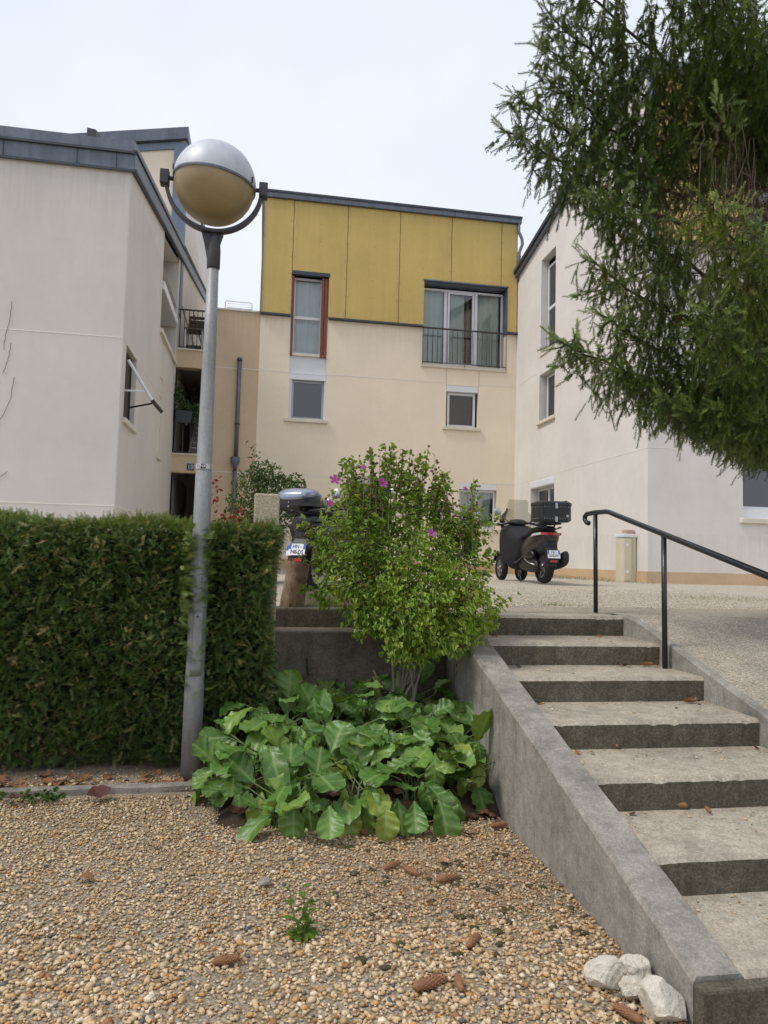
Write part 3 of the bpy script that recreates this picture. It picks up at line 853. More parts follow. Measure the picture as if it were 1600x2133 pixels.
# wide window with iron guard rail
mb = MB(); fc.box(mb, 4.28, 6.80, 9.39, 9.425, -0.1, 0.0); fc.box(mb, 6.745, 6.775, 8.05, 9.39, -0.085, 0.30); fc.box(mb, 4.31, 6.745, 9.36, 9.40, 0.0, 0.30); mb.build('window_lining', 'zinc', cb)
w2 = window(fc, cb, 4.32, 6.74, 7.05, 9.30, 0.24, mull=(5.02, 5.93), curtain=[(4.36, 4.98, 7.08, 'curtain_green'), (5.02, 5.62, 7.08, 'curtain_green'), (5.70, 5.76, 7.08, 'curtain_orange'), (5.98, 6.64, 7.08, 'curtain_green')], folds=40, glass='glass_clear')
mb = MB(); frame_ring(fc, mb, 5.08, 5.87, 7.11, 9.24, 0.055, 0.225, 0.28); mb.build('sash', 'upvc_white', w2)
mb = MB(); fc.box(mb, 4.27, 6.80, 6.93, 7.03, -0.06, 0.30); mb.build('sill', 'paint_sill', cb, bevel=0.01)
gr = MB(); fc.box(gr, 4.29, 6.76, 8.015, 8.055, -0.10, -0.06)
gr = gr.build('guard_rail', 'rail_brown', cb)
mb = MB(); fc.box(mb, 4.29, 6.76, 7.05, 7.07, -0.09, -0.07); mb.build('bottom_rail', 'rail_brown', gr)
for k in range(18):
    a = 4.30+k*(6.75-4.30)/17
    mb = MB(); fc.box(mb, a-0.007, a+0.007, 7.07, 8.015, -0.087, -0.073); mb.build('bar', 'rail_brown', gr)
for a in (4.3, 5.53, 6.75):
    mb = MB(); fc.box(mb, a-0.008, a+0.008, 6.98, 7.05, -0.088, -0.072); mb.build('bar', 'rail_brown', gr)
for a in (5.02, 5.98):
    box_part('pier_joint', (a-0.006, a+0.006, YC-0.006, YC+0.01, 6.46, 6.93), 'paint_plinth', cb)
# small window below it
mb = MB(); fc.box(mb, 5.035, 5.965, 6.28, 6.455, 0.0, 0.15); mb.build('shutter_box', 'upvc_white', cb, bevel=0.012)
w3 = window(fc, cb, 5.09, 5.91, 5.29, 6.27, 0.11, fw=0.065, glass='glass_clear')
mb = MB(); fc.box(mb, 5.15, 5.80, 5.36, 6.24, 0.19, 0.2); mb.build('blind', 'roller_grey', w3)
mb = MB(); fc.box(mb, 4.93, 6.04, 5.18, 5.28, -0.07, 0.16); mb.build('sill', 'paint_sill', cb, bevel=0.012)
# ground floor windows behind the hibiscus
for (a, b) in ((5.45, 6.56), (2.35, 3.45)):
    mb = MB(); fc.box(mb, a, b, 3.52, 3.70, 0.0, 0.15); mb.build('shutter_box', 'upvc_white', cb, bevel=0.012)
    window(fc, cb, a+0.02, b-0.02, 2.44, 3.515, 0.10, mull=((a+b)/2,), curtain=[(a+0.1, b-0.1, 2.5, 'curtain_pale')])
    mb = MB(); fc.box(mb, a-0.1, b+0.08, 2.33, 2.43, -0.07, 0.16); mb.build('sill', 'paint_sill', cb, bevel=0.012)

# ================================================================== TAN LINK BLOCK WITH OPEN STAIR
LX0, LX1 = -2.366, -0.207
lk = thing('tan_stairwell_block', 'tan link block with open stairwell galleries and house number', 'building', (-1.2, YC, terrace_z(20)))
OX = -1.48
mb = MB()
wall(mb, (0, YC, 0), (1, 0, 0), (0, 0, 1), (0, -1, 0), (LX0, LX1), (0.9, 6.93), [(LX0, OX, 0.9, 3.64, 0.3), (LX0, OX, 4.12, 6.455, 0.3)], 0.3)
wall(mb, (0, YC, 0), (1, 0, 0), (0, 0, 1), (0, -1, 0), (OX, LX1), (6.93, 8.09), [], 0.3)
mb.quad((OX, YC, 6.93), (OX, YC+3, 6.93), (OX, YC+3, 8.09), (OX, YC, 8.09))
mb.quad((OX, YC+3, 1), (LX1, YC+3, 1), (LX1, YC+3, 8.09), (OX, YC+3, 8.09))
mb.quad((OX, YC, 8.085), (LX1, YC, 8.085), (LX1, YC+3, 8.085), (OX, YC+3, 8.085))
mb.build('wall', 'paint_tan', lk)
box_part('coping', (OX-0.03, LX1, YC-0.03, YC+3, 8.092, 8.135), 'paint_sill', lk)
box_part('storey_joint', (OX, LX1, YC-0.004, YC+0.01, 6.516, 6.534), 'joint_white', lk)
box_part('storey_joint', (OX, LX1, YC-0.004, YC+0.01, 3.70, 3.718), 'joint_white', lk)
box_part('floor_edge', (LX0+0.004, OX-0.004, YC-0.03, YC+0.25, 4.105, 4.15), 'paint_sill', lk)
box_part('floor_edge', (LX0+0.004, OX-0.004, YC-0.03, YC+0.25, 6.915, 6.96), 'paint_sill', lk)
# stairwell inside
mb = MB()
for z0, z1 in ((0.9, 3.64), (3.9, 6.6)):
    mb.quad((OX, YC+0.3, z0), (OX, YC+4.2, z0), (OX, YC+4.2, z1), (OX, YC+0.3, z1))
    mb.quad((LX0+0.003, YC+0.3, z0), (LX0+0.003, YC+4.2, z0), (LX0+0.003, YC+4.2, z1), (LX0+0.003, YC+0.3, z1))
mb.quad((LX0, YC+4.2, 0.9), (OX, YC+4.2, 0.9), (OX, YC+4.2, 6.9), (LX0, YC+4.2, 6.9))
mb.build('stairwell_wall', 'room_wall', lk)
box_part('gallery_floor', (LX0, OX, YC+0.25, YC+1.0, 3.9, 4.10), 'room_wall', lk)
box_part('balcony_floor', (LX0, OX, YC+0.25, YC+4.2, 6.60, 6.9), 'room_wall', lk)
for base in (1.15, 4.10):
    fl = MB(); fl.prism([(-2.03, YC+0.9, base+0.0), (-2.03, YC+3.9, base+2.3), (-2.03, YC+3.9, base+2.52), (-2.03, YC+0.75, base+0.1)], (0.04, 0, 0))
    fl = fl.build('stair_flight', 'paint_sill', lk)
    for k in range(12):
        y = YC+0.95+k*0.25; z = base+0.02+k*0.185
        box_part('tread', (-1.99, OX-0.002, y, y+0.25, z, z+0.19), 'room_wall', fl)
        box_part('nosing', (-1.99, OX-0.003, y-0.012, y, z+0.165, z+0.192), 'steel', fl)
mb = MB(); mb.tube([(-2.12, YC+0.8, 5.05), (-2.12, YC+3.4, 6.95)], 0.025, 8); mb.build('stair_handrail', 'steel', lk, smooth=True)
def guard(z0, z1, nbar, parent):
    mb = MB(); mb.box(LX0+0.02, OX-0.01, YC-0.02, YC+0.02, z1-0.035, z1)
    g_ = mb.build('balcony_guard', 'rail_brown', parent)
    box_part('bottom_rail', (LX0+0.02, OX-0.01, YC-0.012, YC+0.012, z0, z0+0.02), 'rail_brown', g_)
    for k in range(nbar):
        x = LX0+0.06+k*(OX-LX0-0.1)/(nbar-1)
        box_part('bar', (x-0.009, x+0.009, YC-0.009, YC+0.009, z0+0.02, z1-0.035), 'rail_brown', g_)
guard(6.99, 8.03, 8, lk)
guard(4.17, 5.12, 5, lk)
# down pipe with hopper
dp = thing('downpipe', 'grey zinc downpipe with funnel hopper on the tan wall', 'pipe', (-0.72, YC-0.07, 1.2))
mb = MB(); mb.tube([(-0.715, YC-0.07, 4.05), (-0.715, YC-0.07, 6.80)], 0.055, 12); mb.build('pipe', 'zinc', dp, smooth=True)
mb = MB(); mb.tube([(-0.73, YC-0.07, 1.25), (-0.73, YC-0.07, 3.8)], 0.05, 12); mb.build('pipe', 'zinc', dp, smooth=True)
for z in (6.72, 4.98): 
    mb = MB(); mb.lathe([(0.07, z), (0.07, z+0.04)], (-0.715, YC-0.07, 0), 14); mb.build('collar', 'zinc_dark', dp)
mb = MB(); mb.lathe([(0.052, 3.78), (0.06, 3.86), (0.12, 3.96), (0.125, 4.1), (0.10, 4.1), (0.09, 4.02)], (-0.73, YC-0.12, 0), 14); mb.build('hopper', 'zinc', dp, smooth=True)
# house number plate
sg = thing('house_number_sign', 'blue enamel house number plate reading 10 over the entrance', 'sign', (-1.88, YC-0.012, 3.80))
MB().box(-1.97, -1.79, YC-0.02, YC-0.003, 3.705, 3.895).build('plate', 'sign_blue', sg, bevel=0.004)
mb = MB()
for (a, b, c, d) in ((-1.96, -1.80, 3.878, 3.884), (-1.96, -1.80, 3.716, 3.722)): mb.box(a, b, YC-0.0215, YC-0.0195, c, d)
mb.build('border', 'plate_white', sg)
text_part('number', '10', 0.15, 'plate_white', sg, (0, -0.0095, -0.002), (R(90), 0, 0), 0.001, 1.05)
# clothes airer on the flat roof
ar = thing('clothes_airer', 'white tubular clothes airer standing on the tan block roof', 'airer', (-0.8, YC+0.4, 8.135))
for y in (YC+0.25, YC+0.8):
    mb = MB(); mb.tube([(-1.17, y, 8.137), (-1.17, y, 8.40), (-1.14, y, 8.44), (-0.48, y, 8.43), (-0.45, y, 8.39), (-0.45, y, 8.137)], 0.012, 6)
    mb.build('tube_frame', 'upvc_white', ar, smooth=True)
for z in (8.22, 8.30, 8.37):
    mb = MB(); mb.tube([(-1.17, YC+0.25, z), (-0.45, YC+0.25, z)], 0.004, 5); mb.build('wire', 'upvc_white', ar)

# ================================================================== LEFT BUILDING
YL, XL = 12.4, -2.366
def lroof(y): return 7.95+0.2*(y-YL)
lb = thing('left_apartment_building', 'greige rendered apartment block with zinc roof edge behind the hedge', 'building', (-5, YL, 1.0))
mb = MB()
wall(mb, (0, YL, 0), (1, 0, 0), (0, 0, 1), (0, -1, 0), (-14, XL-0.02), (0.8, 7.95), [], 0.2)
sh = [(12.68-YL, 13.72-YL, 3.78, 5.05, 0.13), (16.42-YL, 19.2-YL, 6.52, 7.95, 0.5), (16.72-YL, 17.15-YL, 3.70, 5.52, 0.018), (16.72-YL, 17.15-YL, 5.58, 6.40, 0.018)]
wall(mb, (XL, YL, 0), (0, 1, 0), (0, 0, 1), (1, 0, 0), (0.02, 16.0), (0.8, 7.95), sh, 0.3)
# small chamfer at the corner
mb.quad((XL-0.02, YL, 0.8), (XL, YL+0.02, 0.8), (XL, YL+0.02, 7.95), (XL-0.02, YL, 7.95))
# sloping gable strip above, with the upper half of the tall recess left open
def gable(y0, y1, z0): mb.quad((XL, y0, z0), (XL, y1, z0), (XL, y1, lroof(y1)), (XL, y0, lroof(y0)))
gable(YL+0.02, 16.42, 7.95); gable(19.2, YL+16, 7.95)
mb.quad((XL, 16.42, 7.95), (XL, 16.42, lroof(16.42)), (XL-0.5, 16.42, lroof(16.42)), (XL-0.5, 16.42, 7.95))
mb.quad((XL, 19.2, 7.95), (XL, 19.2, lroof(19.2)), (XL-0.5, 19.2, lroof(19.2)), (XL-0.5, 19.2, 7.95))
mb.quad((XL, 16.42, 8.62), (XL-0.5, 16.42, 8.62), (XL-0.5, 19.2, 9.17), (XL, 19.2, 9.17))
mb.build('wall', 'paint_greige', lb)
mb = MB(); mb.quad((XL-0.0178, 16.72, 3.70), (XL-0.0178, 17.15, 3.70), (XL-0.0178, 17.15, 6.40), (XL-0.0178, 16.72, 6.40)); mb.build('recess_panel', 'paint_sill', lb)
# zinc roof edge: two bands on the front, one down the sloping side, seams
rf = MB(); rf.prism([(-14, YL-0.03, 8.255), (XL+0.03, YL-0.03, 8.255), (XL+0.03, YL+16, lroof(YL+16)+0.30), (-14, YL+16, lroof(YL+16)+0.30)], (0, 0, 0.22))
rf = rf.build('roof', 'zinc', lb)
mb = MB(); mb.box(-14, XL+0.035, YL-0.035, YL+0.1, 7.945, 8.25); mb.build('fascia', 'zinc', rf)
mb = MB(); mb.box(-14, XL+0.05, YL-0.075, YL-0.033, 8.235, 8.275); mb.build('fascia_lip', 'zinc_dark', rf)
mb = MB(); mb.box(-14, XL+0.05, YL-0.055, YL-0.033, 7.925, 7.965); mb.build('fascia_lip', 'zinc_dark', rf)
mb = MB(); mb.prism([(XL+0.002, YL-0.03, 7.95), (XL+0.002, YL+16, lroof(YL+16)), (XL+0.002, YL+16, lroof(YL+16)+0.32), (XL+0.002, YL-0.03, 8.27)], (0.05, 0, 0)); mb.build('verge', 'zinc', rf)
mb = MB(); mb.prism([(XL+0.0, YL-0.05, 7.92), (XL+0.0, YL+16, lroof(YL+16)-0.03), (XL+0.0, YL+16, lroof(YL+16)+0.02), (XL+0.0, YL-0.05, 7.97)], (0.085, 0, 0)); mb.build('verge_lip', 'zinc_dark', rf)
mb = MB(); mb.prism([(XL+0.0, YL-0.05, 8.27), (XL+0.0, YL+16, lroof(YL+16)+0.32), (XL+0.0, YL+16, lroof(YL+16)+0.36), (XL+0.0, YL-0.05, 8.31)], (0.08, 0, 0)); mb.build('verge_lip', 'zinc_dark', rf)
for x in (-3.25, -2.62, -4.4, -5.6):
    box_part('seam', (x-0.006, x+0.006, YL-0.048, YL-0.03, 7.97, 8.23), 'zinc_dark', rf)
for x in (-3.0, -2.95):
    pass
mb = MB(); mb.prism([(-3.12, YL-0.03, 8.46), (-2.97, YL-0.03, 8.46), (-2.97, YL-0.03, 8.60), (-3.12, YL-0.03, 8.62)], (0, 0.35, 0.1)); mb.build('vent_cowl', 'zinc_dark', rf, bevel=0.01)
for z in (2.262, 5.085):
    box_part('storey_joint', (-14, XL-0.02, YL-0.004, YL+0.01, z-0.009, z+0.009), 'joint_white', lb)
    for (a, b) in (((YL+0.02, 12.68), (13.72, YL+7.1)) if False else ((YL+0.02, YL+7.1),)):
        box_part('storey_joint', (XL-0.01, XL+0.004, a, b, z-0.009, z+0.009), 'joint_white', lb)
fl_ = Fr((XL, 0, 0), (0, 1, 0), (1, 0, 0))
# awning window
window(fl_, lb, 12.69, 13.71, 3.79, 5.045, 0.08, fmat='opening_dark', glass='opening_dark')  # opaque panes and frame: darkness of the open window put into their colour
mb = MB(); fl_.box(mb, 12.60, 13.80, 3.69, 3.78, -0.06, 0.12); mb.build('sill', 'paint_sill', lb, bevel=0.01)
# tall recess with two-row window
wl_ = window(fl_, lb, 16.5, 19.1, 6.56, 8.66, 0.42, mull=(17.8,), trans=(7.55,), curtain=[(16.6, 19.0, 6.6, 'curtain_pale')])
mb = MB(); fl_.box(mb, 16.45, 19.15, 7.42, 7.62, -0.05, 0.40); mb.build('shutter_box', 'upvc_white', lb, bevel=0.02)
mb = MB(); fl_.box(mb, 16.38, 19.25, 6.42, 6.52, -0.06, 0.5); mb.build('sill', 'paint_sill', lb, bevel=0.01)
mb = MB(); fl_.box(mb, 16.66, 17.2, 3.63, 3.70, -0.05, 0.06); mb.build('sill', 'paint_sill', lb, bevel=0.01)
# taller volume behind, framed in blue zinc
tv = MB(); tv.prism([(-9, 19.55, 7.5), (XL-0.004, 19.55, 7.5), (XL-0.004, 19.55, 12.69), (-9, 19.55, 11.40)], (0, 9.9, 0)); tv.build('upper_wall', 'paint_cream', lb)
for k in range(8):
    y = 19.95+k*1.18
    box_part('cladding_board', (XL-0.003, XL+0.03, y+0.01, y+1.17, 8.3, 12.50), 'paint_pinkwhite', lb)
box_part('corner_trim', (-2.66, XL+0.035, 19.50, 19.548, 7.9, 12.62), 'zinc_blue', lb)
box_part('corner_trim', (XL-0.002, XL+0.036, 19.552, 19.93, 7.9, 12.66), 'zinc', lb)
mb = MB(); mb.prism([(-9, 19.505, 11.18), (-2.662, 19.505, 12.42), (-2.662, 19.505, 12.62), (-9, 19.505, 11.38)], (0, 0.043, 0)); mb.build('head_trim', 'zinc_blue', lb)
rf2 = MB(); rf2.prism([(-9, 19.40, 11.40), (XL+0.06, 19.40, 12.70), (XL+0.06, 19.40, 13.02), (-9, 19.40, 11.72)], (0, 10.3, 0)); rf2 = rf2.build('upper_roof', 'zinc', lb)
mb = MB(); mb.prism([(XL-0.002, 23.2, 9.0), (XL-0.002, 29, 9.0), (XL-0.002, 29, 9.1), (XL-0.002, 23.2, 9.1)], (0.06, 0, 0)); mb.build('cladding_rail', 'zinc_dark', lb)
# dead creeper stems still clinging to the front wall
for pts in ([(-4.13, 5.55), (-4.15, 5.2), (-4.20, 4.95), (-4.22, 4.7)], [(-4.11, 4.86), (-4.14, 4.55), (-4.22, 4.3)], [(-4.03, 4.3), (-4.06, 3.95), (-4.15, 3.7), (-4.27, 3.45)], [(-4.05, 2.75), (-4.2, 2.62), (-4.3, 2.6)]):
    q_ = []
    for (x0, z0), (x1, z1) in zip(pts[:-1], pts[1:]):
        for k in range(6): q_.append((x0+(x1-x0)*k/6+random.uniform(-.008, .008), YL-0.008, z0+(z1-z0)*k/6))
    mb = MB(); mb.tube(q_, 0.0032, 5); mb.build('creeper_stem', 'bark_brown', lb)
# awning arms: a thing of its own
aw = thing('window_awning', 'bare folding awning frame projecting from the greige side wall window', 'awning', (XL, 12.8, 4.1))
A, B, Cc = Vector((-2.34, 12.74, 4.80)), Vector((-1.95, 12.95, 4.17)), Vector((-1.79, 13.08, 3.99))
mb = MB(); mb.tube([A, B], 0.028, 6); mb.build('arm', 'upvc_white', aw)
mb = MB(); mb.tube([B, Cc], 0.034, 6); mb.build('front_rail', 'rail_brown', aw)
mb = MB(); mb.tube([Vector((-2.40, 12.76, 4.27)), Vector((-2.06, 12.82, 4.29))], 0.018, 6); mb.build('stay', 'upvc_white', aw)
mb = MB(); mb.tube([Vector((-2.40, 13.4, 4.10)), Vector((-1.96, 13.0, 4.12))], 0.016, 6); mb.build('stay', 'black_plastic', aw)

# ================================================================== RIGHT BUILDING
XR, YR = 7.084, 12.34
def rroof(y): return 9.68+0.196*(19.6-y)
rb = thing('right_apartment_building', 'pinkish white apartment block with sloping eaves behind the spruce', 'building', (9, 14, 1.1))
mb = MB()
sh = [(16.72, 17.66, 6.98, 9.5, 0.22), (16.72, 17.72, 5.18, 6.42, 0.22), (16.68, 18.25, 2.45, 3.66, 0.25)]
wall(mb, (XR, 0, 0), (0, 1, 0), (0, 0, 1), (-1, 0, 0), (YR, 19.5), (0.9, 9.66), sh, 0.22)
mb.quad((XR, YR, 9.66), (XR, 19.5, 9.66), (XR, 19.5, rroof(19.5)), (XR, YR, rroof(YR)))
fh = [(9.05, 10.5, 2.44, 3.62, 0.2), (9.15, 10.9, 7.03, 9.35, 0.25), (9.3, 10.3, 5.2, 6.4, 0.2)]
wall(mb, (0, YR, 0), (1, 0, 0), (0, 0, 1), (0, -1, 0), (XR, 16), (0.9, 11.1), fh, 0.2)
mb.build('wall', 'paint_pinkwhite', rb)
mb = MB(); mb.box(XR-0.013, XR+0.05, YR-0.013, 19.5, 0.9, 1.40); mb.box(XR+0.05, 16, YR-0.013, YR+0.05, 0.9, 1.40); mb.build('plinth', 'paint_plinth', rb)
rf = MB(); rf.prism([(XR-0.10, YR-0.1, rroof(YR-0.1)+0.0), (XR-0.10, 19.62, rroof(19.62)), (XR-0.10, 19.62, rroof(19.62)+0.16), (XR-0.10, YR-0.1, rroof(YR-0.1)+0.16)], (9, 0, 0)); rf = rf.build('roof', 'zinc', rb)
mb = MB(); mb.prism([(XR-0.15, YR-0.15, rroof(YR-0.15)+0.10), (XR-0.15, 19.66, rroof(19.66)+0.10), (XR-0.15, 19.66, rroof(19.66)+0.20), (XR-0.15, YR-0.15, rroof(YR-0.15)+0.20)], (0.047, 0, 0)); mb.build('gutter', 'zinc_dark', rf)
for z, spans in ((3.72, ((YR, 19.5),)), (6.535, ((YR, 16.7), (17.74, 19.5)))):
    for a, b in spans:
        box_part('storey_joint', (XR-0.004, XR+0.01, a, b, z-0.009, z+0.009), 'joint_white', rb)
    box_part('storey_joint', (XR, 16, YR-0.004, YR+0.01, z-0.009, z+0.009), 'joint_white', rb)
frr = Fr((XR, 0, 0), (0, 1, 0), (-1, 0, 0))
window(frr, rb, 16.76, 17.62, 7.05, 9.32, 0.17, trans=(8.16,), curtain=[(17.3, 17.58, 7.1, 'curtain_pale')], glass='glass')
mb = MB(); frr.box(mb, 16.70, 17.68, 6.90, 6.98, -0.03, 0.22); mb.build('sill', 'paint_sill', rb, bevel=0.01)
window(frr, rb, 16.76, 17.62, 5.22, 6.38, 0.17, curtain=[(17.3, 17.58, 5.3, 'curtain_pale')])
mb = MB(); frr.box(mb, 16.66, 17.78, 5.09, 5.18, -0.07, 0.22); mb.build('sill', 'paint_sill', rb, bevel=0.01)
mb = MB(); frr.box(mb, 16.69, 18.24, 3.46, 3.655, -0.03, 0.2); mb.build('shutter_box', 'upvc_white', rb, bevel=0.03)
window(frr, rb, 16.72, 18.2, 2.48, 3.455, 0.18, mull=(17.45,), curtain=[(16.8, 17.3, 2.5, 'curtain_green'), (17.55, 18.1, 2.5, 'curtain_green')])
mb = MB(); frr.box(mb, 16.6, 18.32, 2.36, 2.45, -0.07, 0.25); mb.build('sill', 'paint_sill', rb, bevel=0.01)
ff = Fr((0, YR, 0), (1, 0, 0), (0, -1, 0))
window(ff, rb, 9.07, 10.48, 2.64, 3.60, 0.14, mull=(9.98,), glass='glass_mirror')
mb = MB(); ff.box(mb, 9.06, 10.49, 2.46, 2.635, 0.04, 0.18); mb.build('spandrel_panel', 'upvc_white', rb)
mb = MB(); ff.box(mb, 8.98, 10.6, 2.36, 2.45, -0.08, 0.19); mb.build('sill', 'paint_sill', rb, bevel=0.01)
window(ff, rb, 9.32, 10.28, 5.22, 6.38, 0.14, glass='glass_mirror')
window(ff, rb, 9.17, 10.88, 7.05, 9.20, 0.18, mull=(10.0,), curtain=[(9.3, 10.7, 7.1, 'curtain_pale')])
mb = MB(); ff.box(mb, 9.16, 10.89, 9.2, 9.34, 0.02, 0.2); mb.build('shutter_box', 'upvc_white', rb)
gr = MB(); ff.box(gr, 9.1, 10.95, 8.0, 8.04, -0.1, -0.06); gr = gr.build('guard_rail', 'rail_brown', rb)
for k in range(15):
    a = 9.12+k*0.13
    mb = MB(); ff.box(mb, a-0.008, a+0.008, 7.05, 8.0, -0.088, -0.072); mb.build('bar', 'rail_brown', gr)
def rpanel(pts):
    mb = MB(); mb.prism([(x, YR-0.075, z) for x, z in pts], (0, 0.06, 0)); return mb.build('panel', 'panel_ochre', rb, bevel=0.004, segs=1)
RZ0, RZ1 = 7.72, 11.0
rpanel([(XR+0.10, RZ0), (8.1-g, RZ0), (8.1-g, RZ1), (XR+0.10, RZ1)])
rpanel([(8.1+g, RZ0), (9.14-g, RZ0), (9.14-g, RZ1), (8.1+g, RZ1)])
rpanel([(9.14+g, 9.36), (10.9-g, 9.36), (10.9-g, RZ1), (9.14+g, RZ1)])
rpanel([(10.9+g, RZ0), (12.3-g, RZ0), (12.3-g, RZ1), (10.9+g, RZ1)])
rpanel([(12.3+g, RZ0), (13.8, RZ0), (13.8, RZ1), (12.3+g, RZ1)])
box_part('corner_trim', (XR-0.03, XR+0.095, YR-0.085, YR-0.002, RZ0, 11.0), 'zinc_blue', rb)
box_part('drip_flashing', (XR+0.1, 9.14, YR-0.115, YR-0.003, RZ0-0.055, RZ0-0.004), 'zinc_dark', rb)

# ================================================================== STREET LAMP
LPX, LPY = -0.397, 5.0
lp = thing('street_lamp', 'galvanised lamp post with a big globe in a dark yoke, standing in the hedge', 'lamp', (LPX, LPY, 0))
lean = lambda z: (LPX+0.010*z/3.6, LPY)
mb = MB()
prof = [(0.0, 0.066), (0.62, 0.064), (0.64, 0.062), (1.3, 0.060), (2.04, 0.056), (2.05, 0.053), (2.9, 0.045), (3.49, 0.037)]
rings = []
for z, r in prof:
    cx, cy = lean(z); rings.append([(cx+r*math.cos(2*math.pi*k/24), cy+r*math.sin(2*math.pi*k/24), z-0.03 if z == 0 else z) for k in range(24)])
mb.loft(rings); pole = mb.build('pole', 'galvanised', lp, smooth=True)
# service door: a curved plate set into the pole facing the camera
mb = MB(); P = []
for z in np.linspace(0.70, 1.14, 9):
    for k in range(7):
        a = R(-112)+R(62)*k/6; e = 0.0
        if z > 1.08: e = (z-1.08)*0.35*abs(k-3)/3
        r = 0.0645
        P.append((lean(z)[0]+r*math.cos(a), lean(z)[1]+r*math.sin(a), z-e))
mb.add(P, [(j*7+i, j*7+i+1, (j+1)*7+i+1, (j+1)*7+i) for j in range(8) for i in range(6)])
o = mb.build('service_door', 'galvanised', lp, smooth=True)
sm = o.modifiers.new('solid', 'SOLIDIFY'); sm.thickness = 0.004; sm.offset = 1
mb = MB(); a = R(-82); mb.lathe([(0.008, -0.006), (0.008, 0.0)], (0, 0, 0), 10, 'Y')
mb.v = [(x+LPX+0.067*math.cos(a), y+LPY+0.067*math.sin(a), z+1.09) for x, y, z in mb.v]; mb.build('lock', 'cast_dark', lp)
# strap with stickers
mb = MB(); rings = [[(lean(z)[0]+r*math.cos(2*math.pi*k/24), lean(z)[1]+r*math.sin(2*math.pi*k/24), z) for k in range(24)] for z, r in ((2.075, 0.0535), (2.075, 0.0565), (2.11, 0.0565), (2.11, 0.0535))]
mb.loft(rings, cap=False); band = mb.build('strap', 'steel', lp, smooth=False)
for a_, body in ((-128, '35'), (-92, 'NK')):
    a = R(a_); r = 0.0585
    mb = MB(); w_ = 0.018
    tx, ty = -math.sin(a), math.cos(a); cx, cy = lean(2.09)[0]+r*math.cos(a), lean(2.09)[1]+r*math.sin(a)
    mb.add([(cx-tx*w_, cy-ty*w_, 2.078), (cx+tx*w_, cy+ty*w_, 2.078), (cx+tx*w_, cy+ty*w_, 2.108), (cx-tx*w_, cy-ty*w_, 2.108)], [(0, 1, 2, 3)])
    stk = mb.build('sticker', 'plate_white' if body == '35' else 'ink_black', band)
    text_part('lettering', body, 0.032, 'ink_black' if body == '35' else 'plate_white', band, (cx-LPX+0.001*math.cos(a), cy-LPY+0.001*math.sin(a), 2.093), (R(90), 0, a+R(90)), 0.0006)
# head: socket, yoke, globe and dome
GX, GY, GZ, GR = LPX-0.004, LPY, 4.075, 0.275
mb = MB(); mb.lathe([(0.040, 3.47), (0.045, 3.48), (0.045, 3.60), (0.038, 3.68), (0.036, 3.72)], (lean(3.6)[0], LPY, 0), 18); mb.build('socket', 'cast_dark', lp, smooth=True)
YRR = 0.335
def yoke_pt(t, r=YRR): return Vector((GX+r*math.sin(t)*0.97, GY-0.02*math.cos(t), GZ-0.005-r*math.cos(t)*1.02))
TILT = R(-5)
mb = MB(); rings = []
for k in range(29):
    t = R(-80)+R(160)*k/28
    p = yoke_pt(t); nrm = Vector((math.sin(t), 0, -math.cos(t))); w_ = 0.030; h_ = 0.013
    c0 = [p+nrm*h_+Vector((0, -w_, 0)), p+nrm*h_+Vector((0, w_, 0)), p-nrm*h_+Vector((0, w_, 0)), p-nrm*h_+Vector((0, -w_, 0))]
    c0 = [(GX+(q.x-GX)*math.cos(TILT)+(q.z-GZ)*math.sin(-TILT)*-1*0+0, q.y, q.z-(q.x-GX)*math.tan(R(1.5))) for q in c0]
    rings.append(c0)
mb.loft(rings); mb.build('yoke', 'cast_dark', lp, bevel=0.006)
# gusset where the yoke meets the socket
mb = MB()
for s_ in (-1, 1):
    mb.prism([(GX+0.012*s_, LPY-0.02, 3.56), (GX+s_*0.045, LPY-0.02, 3.62), (GX+s_*0.075, LPY-0.02, 3.725), (GX+0.012*s_, LPY-0.02, 3.725)], (0, 0.04, 0))
mb.build('gusset', 'cast_dark', lp, bevel=0.004)
for s_ in (-1, 1):
    bx = GX+s_*0.335; bz = GZ-s_*0.009
    box_part('clamp', (bx-0.03, bx+0.03, GY-0.045, GY+0.03, bz-0.055, bz+0.045), 'cast_dark', lp, bevel=0.006)
    mb = MB(); mb.lathe([(0.022, -0.035), (0.022, -0.02), (0.014, -0.015), (0.014, 0.015), (0.024, 0.02), (0.024, 0.035)], (GX+s_*0.287, GY, bz), 12, 'X'); mb.build('pivot_bolt', 'cast_dark', lp)
# globe: the head hangs tipped a little to the right; dome over lower opal half
head_rot = Matrix.Rotation(R(6.0), 4, 'Y') @ Matrix.Rotation(R(2.0), 4, 'X')
def turned(prof, n=48):
    v = []
    for r, h in prof:
        for k in range(n):
            p = head_rot @ Vector((r*math.cos(2*math.pi*k/n), r*math.sin(2*math.pi*k/n), h))
            v.append((GX+p.x, GY+p.y, GZ+p.z))
    m_ = len(prof); mb = MB()
    mb.add(v, [(i*n+k, i*n+(k+1) % n, (i+1)*n+(k+1) % n, (i+1)*n+k) for i in range(m_-1) for k in range(n)]+[tuple(range(n-1, -1, -1)), tuple((m_-1)*n+k for k in range(n))])
    return mb
low = [(GR*math.cos(a), GR*math.sin(a)) for a in np.linspace(R(-89.5), R(2), 22)]
turned(low).build('opal_bowl', 'opal_globe', lp, smooth=True)
top = [(GR*1.025, -0.012), (GR*1.03, 0.0)]+[(GR*1.03*math.cos(a), GR*1.03*math.sin(a)) for a in np.linspace(R(3), R(89.5), 22)]
dome = turned(top).build('dome', 'dome_metal', lp, smooth=True)
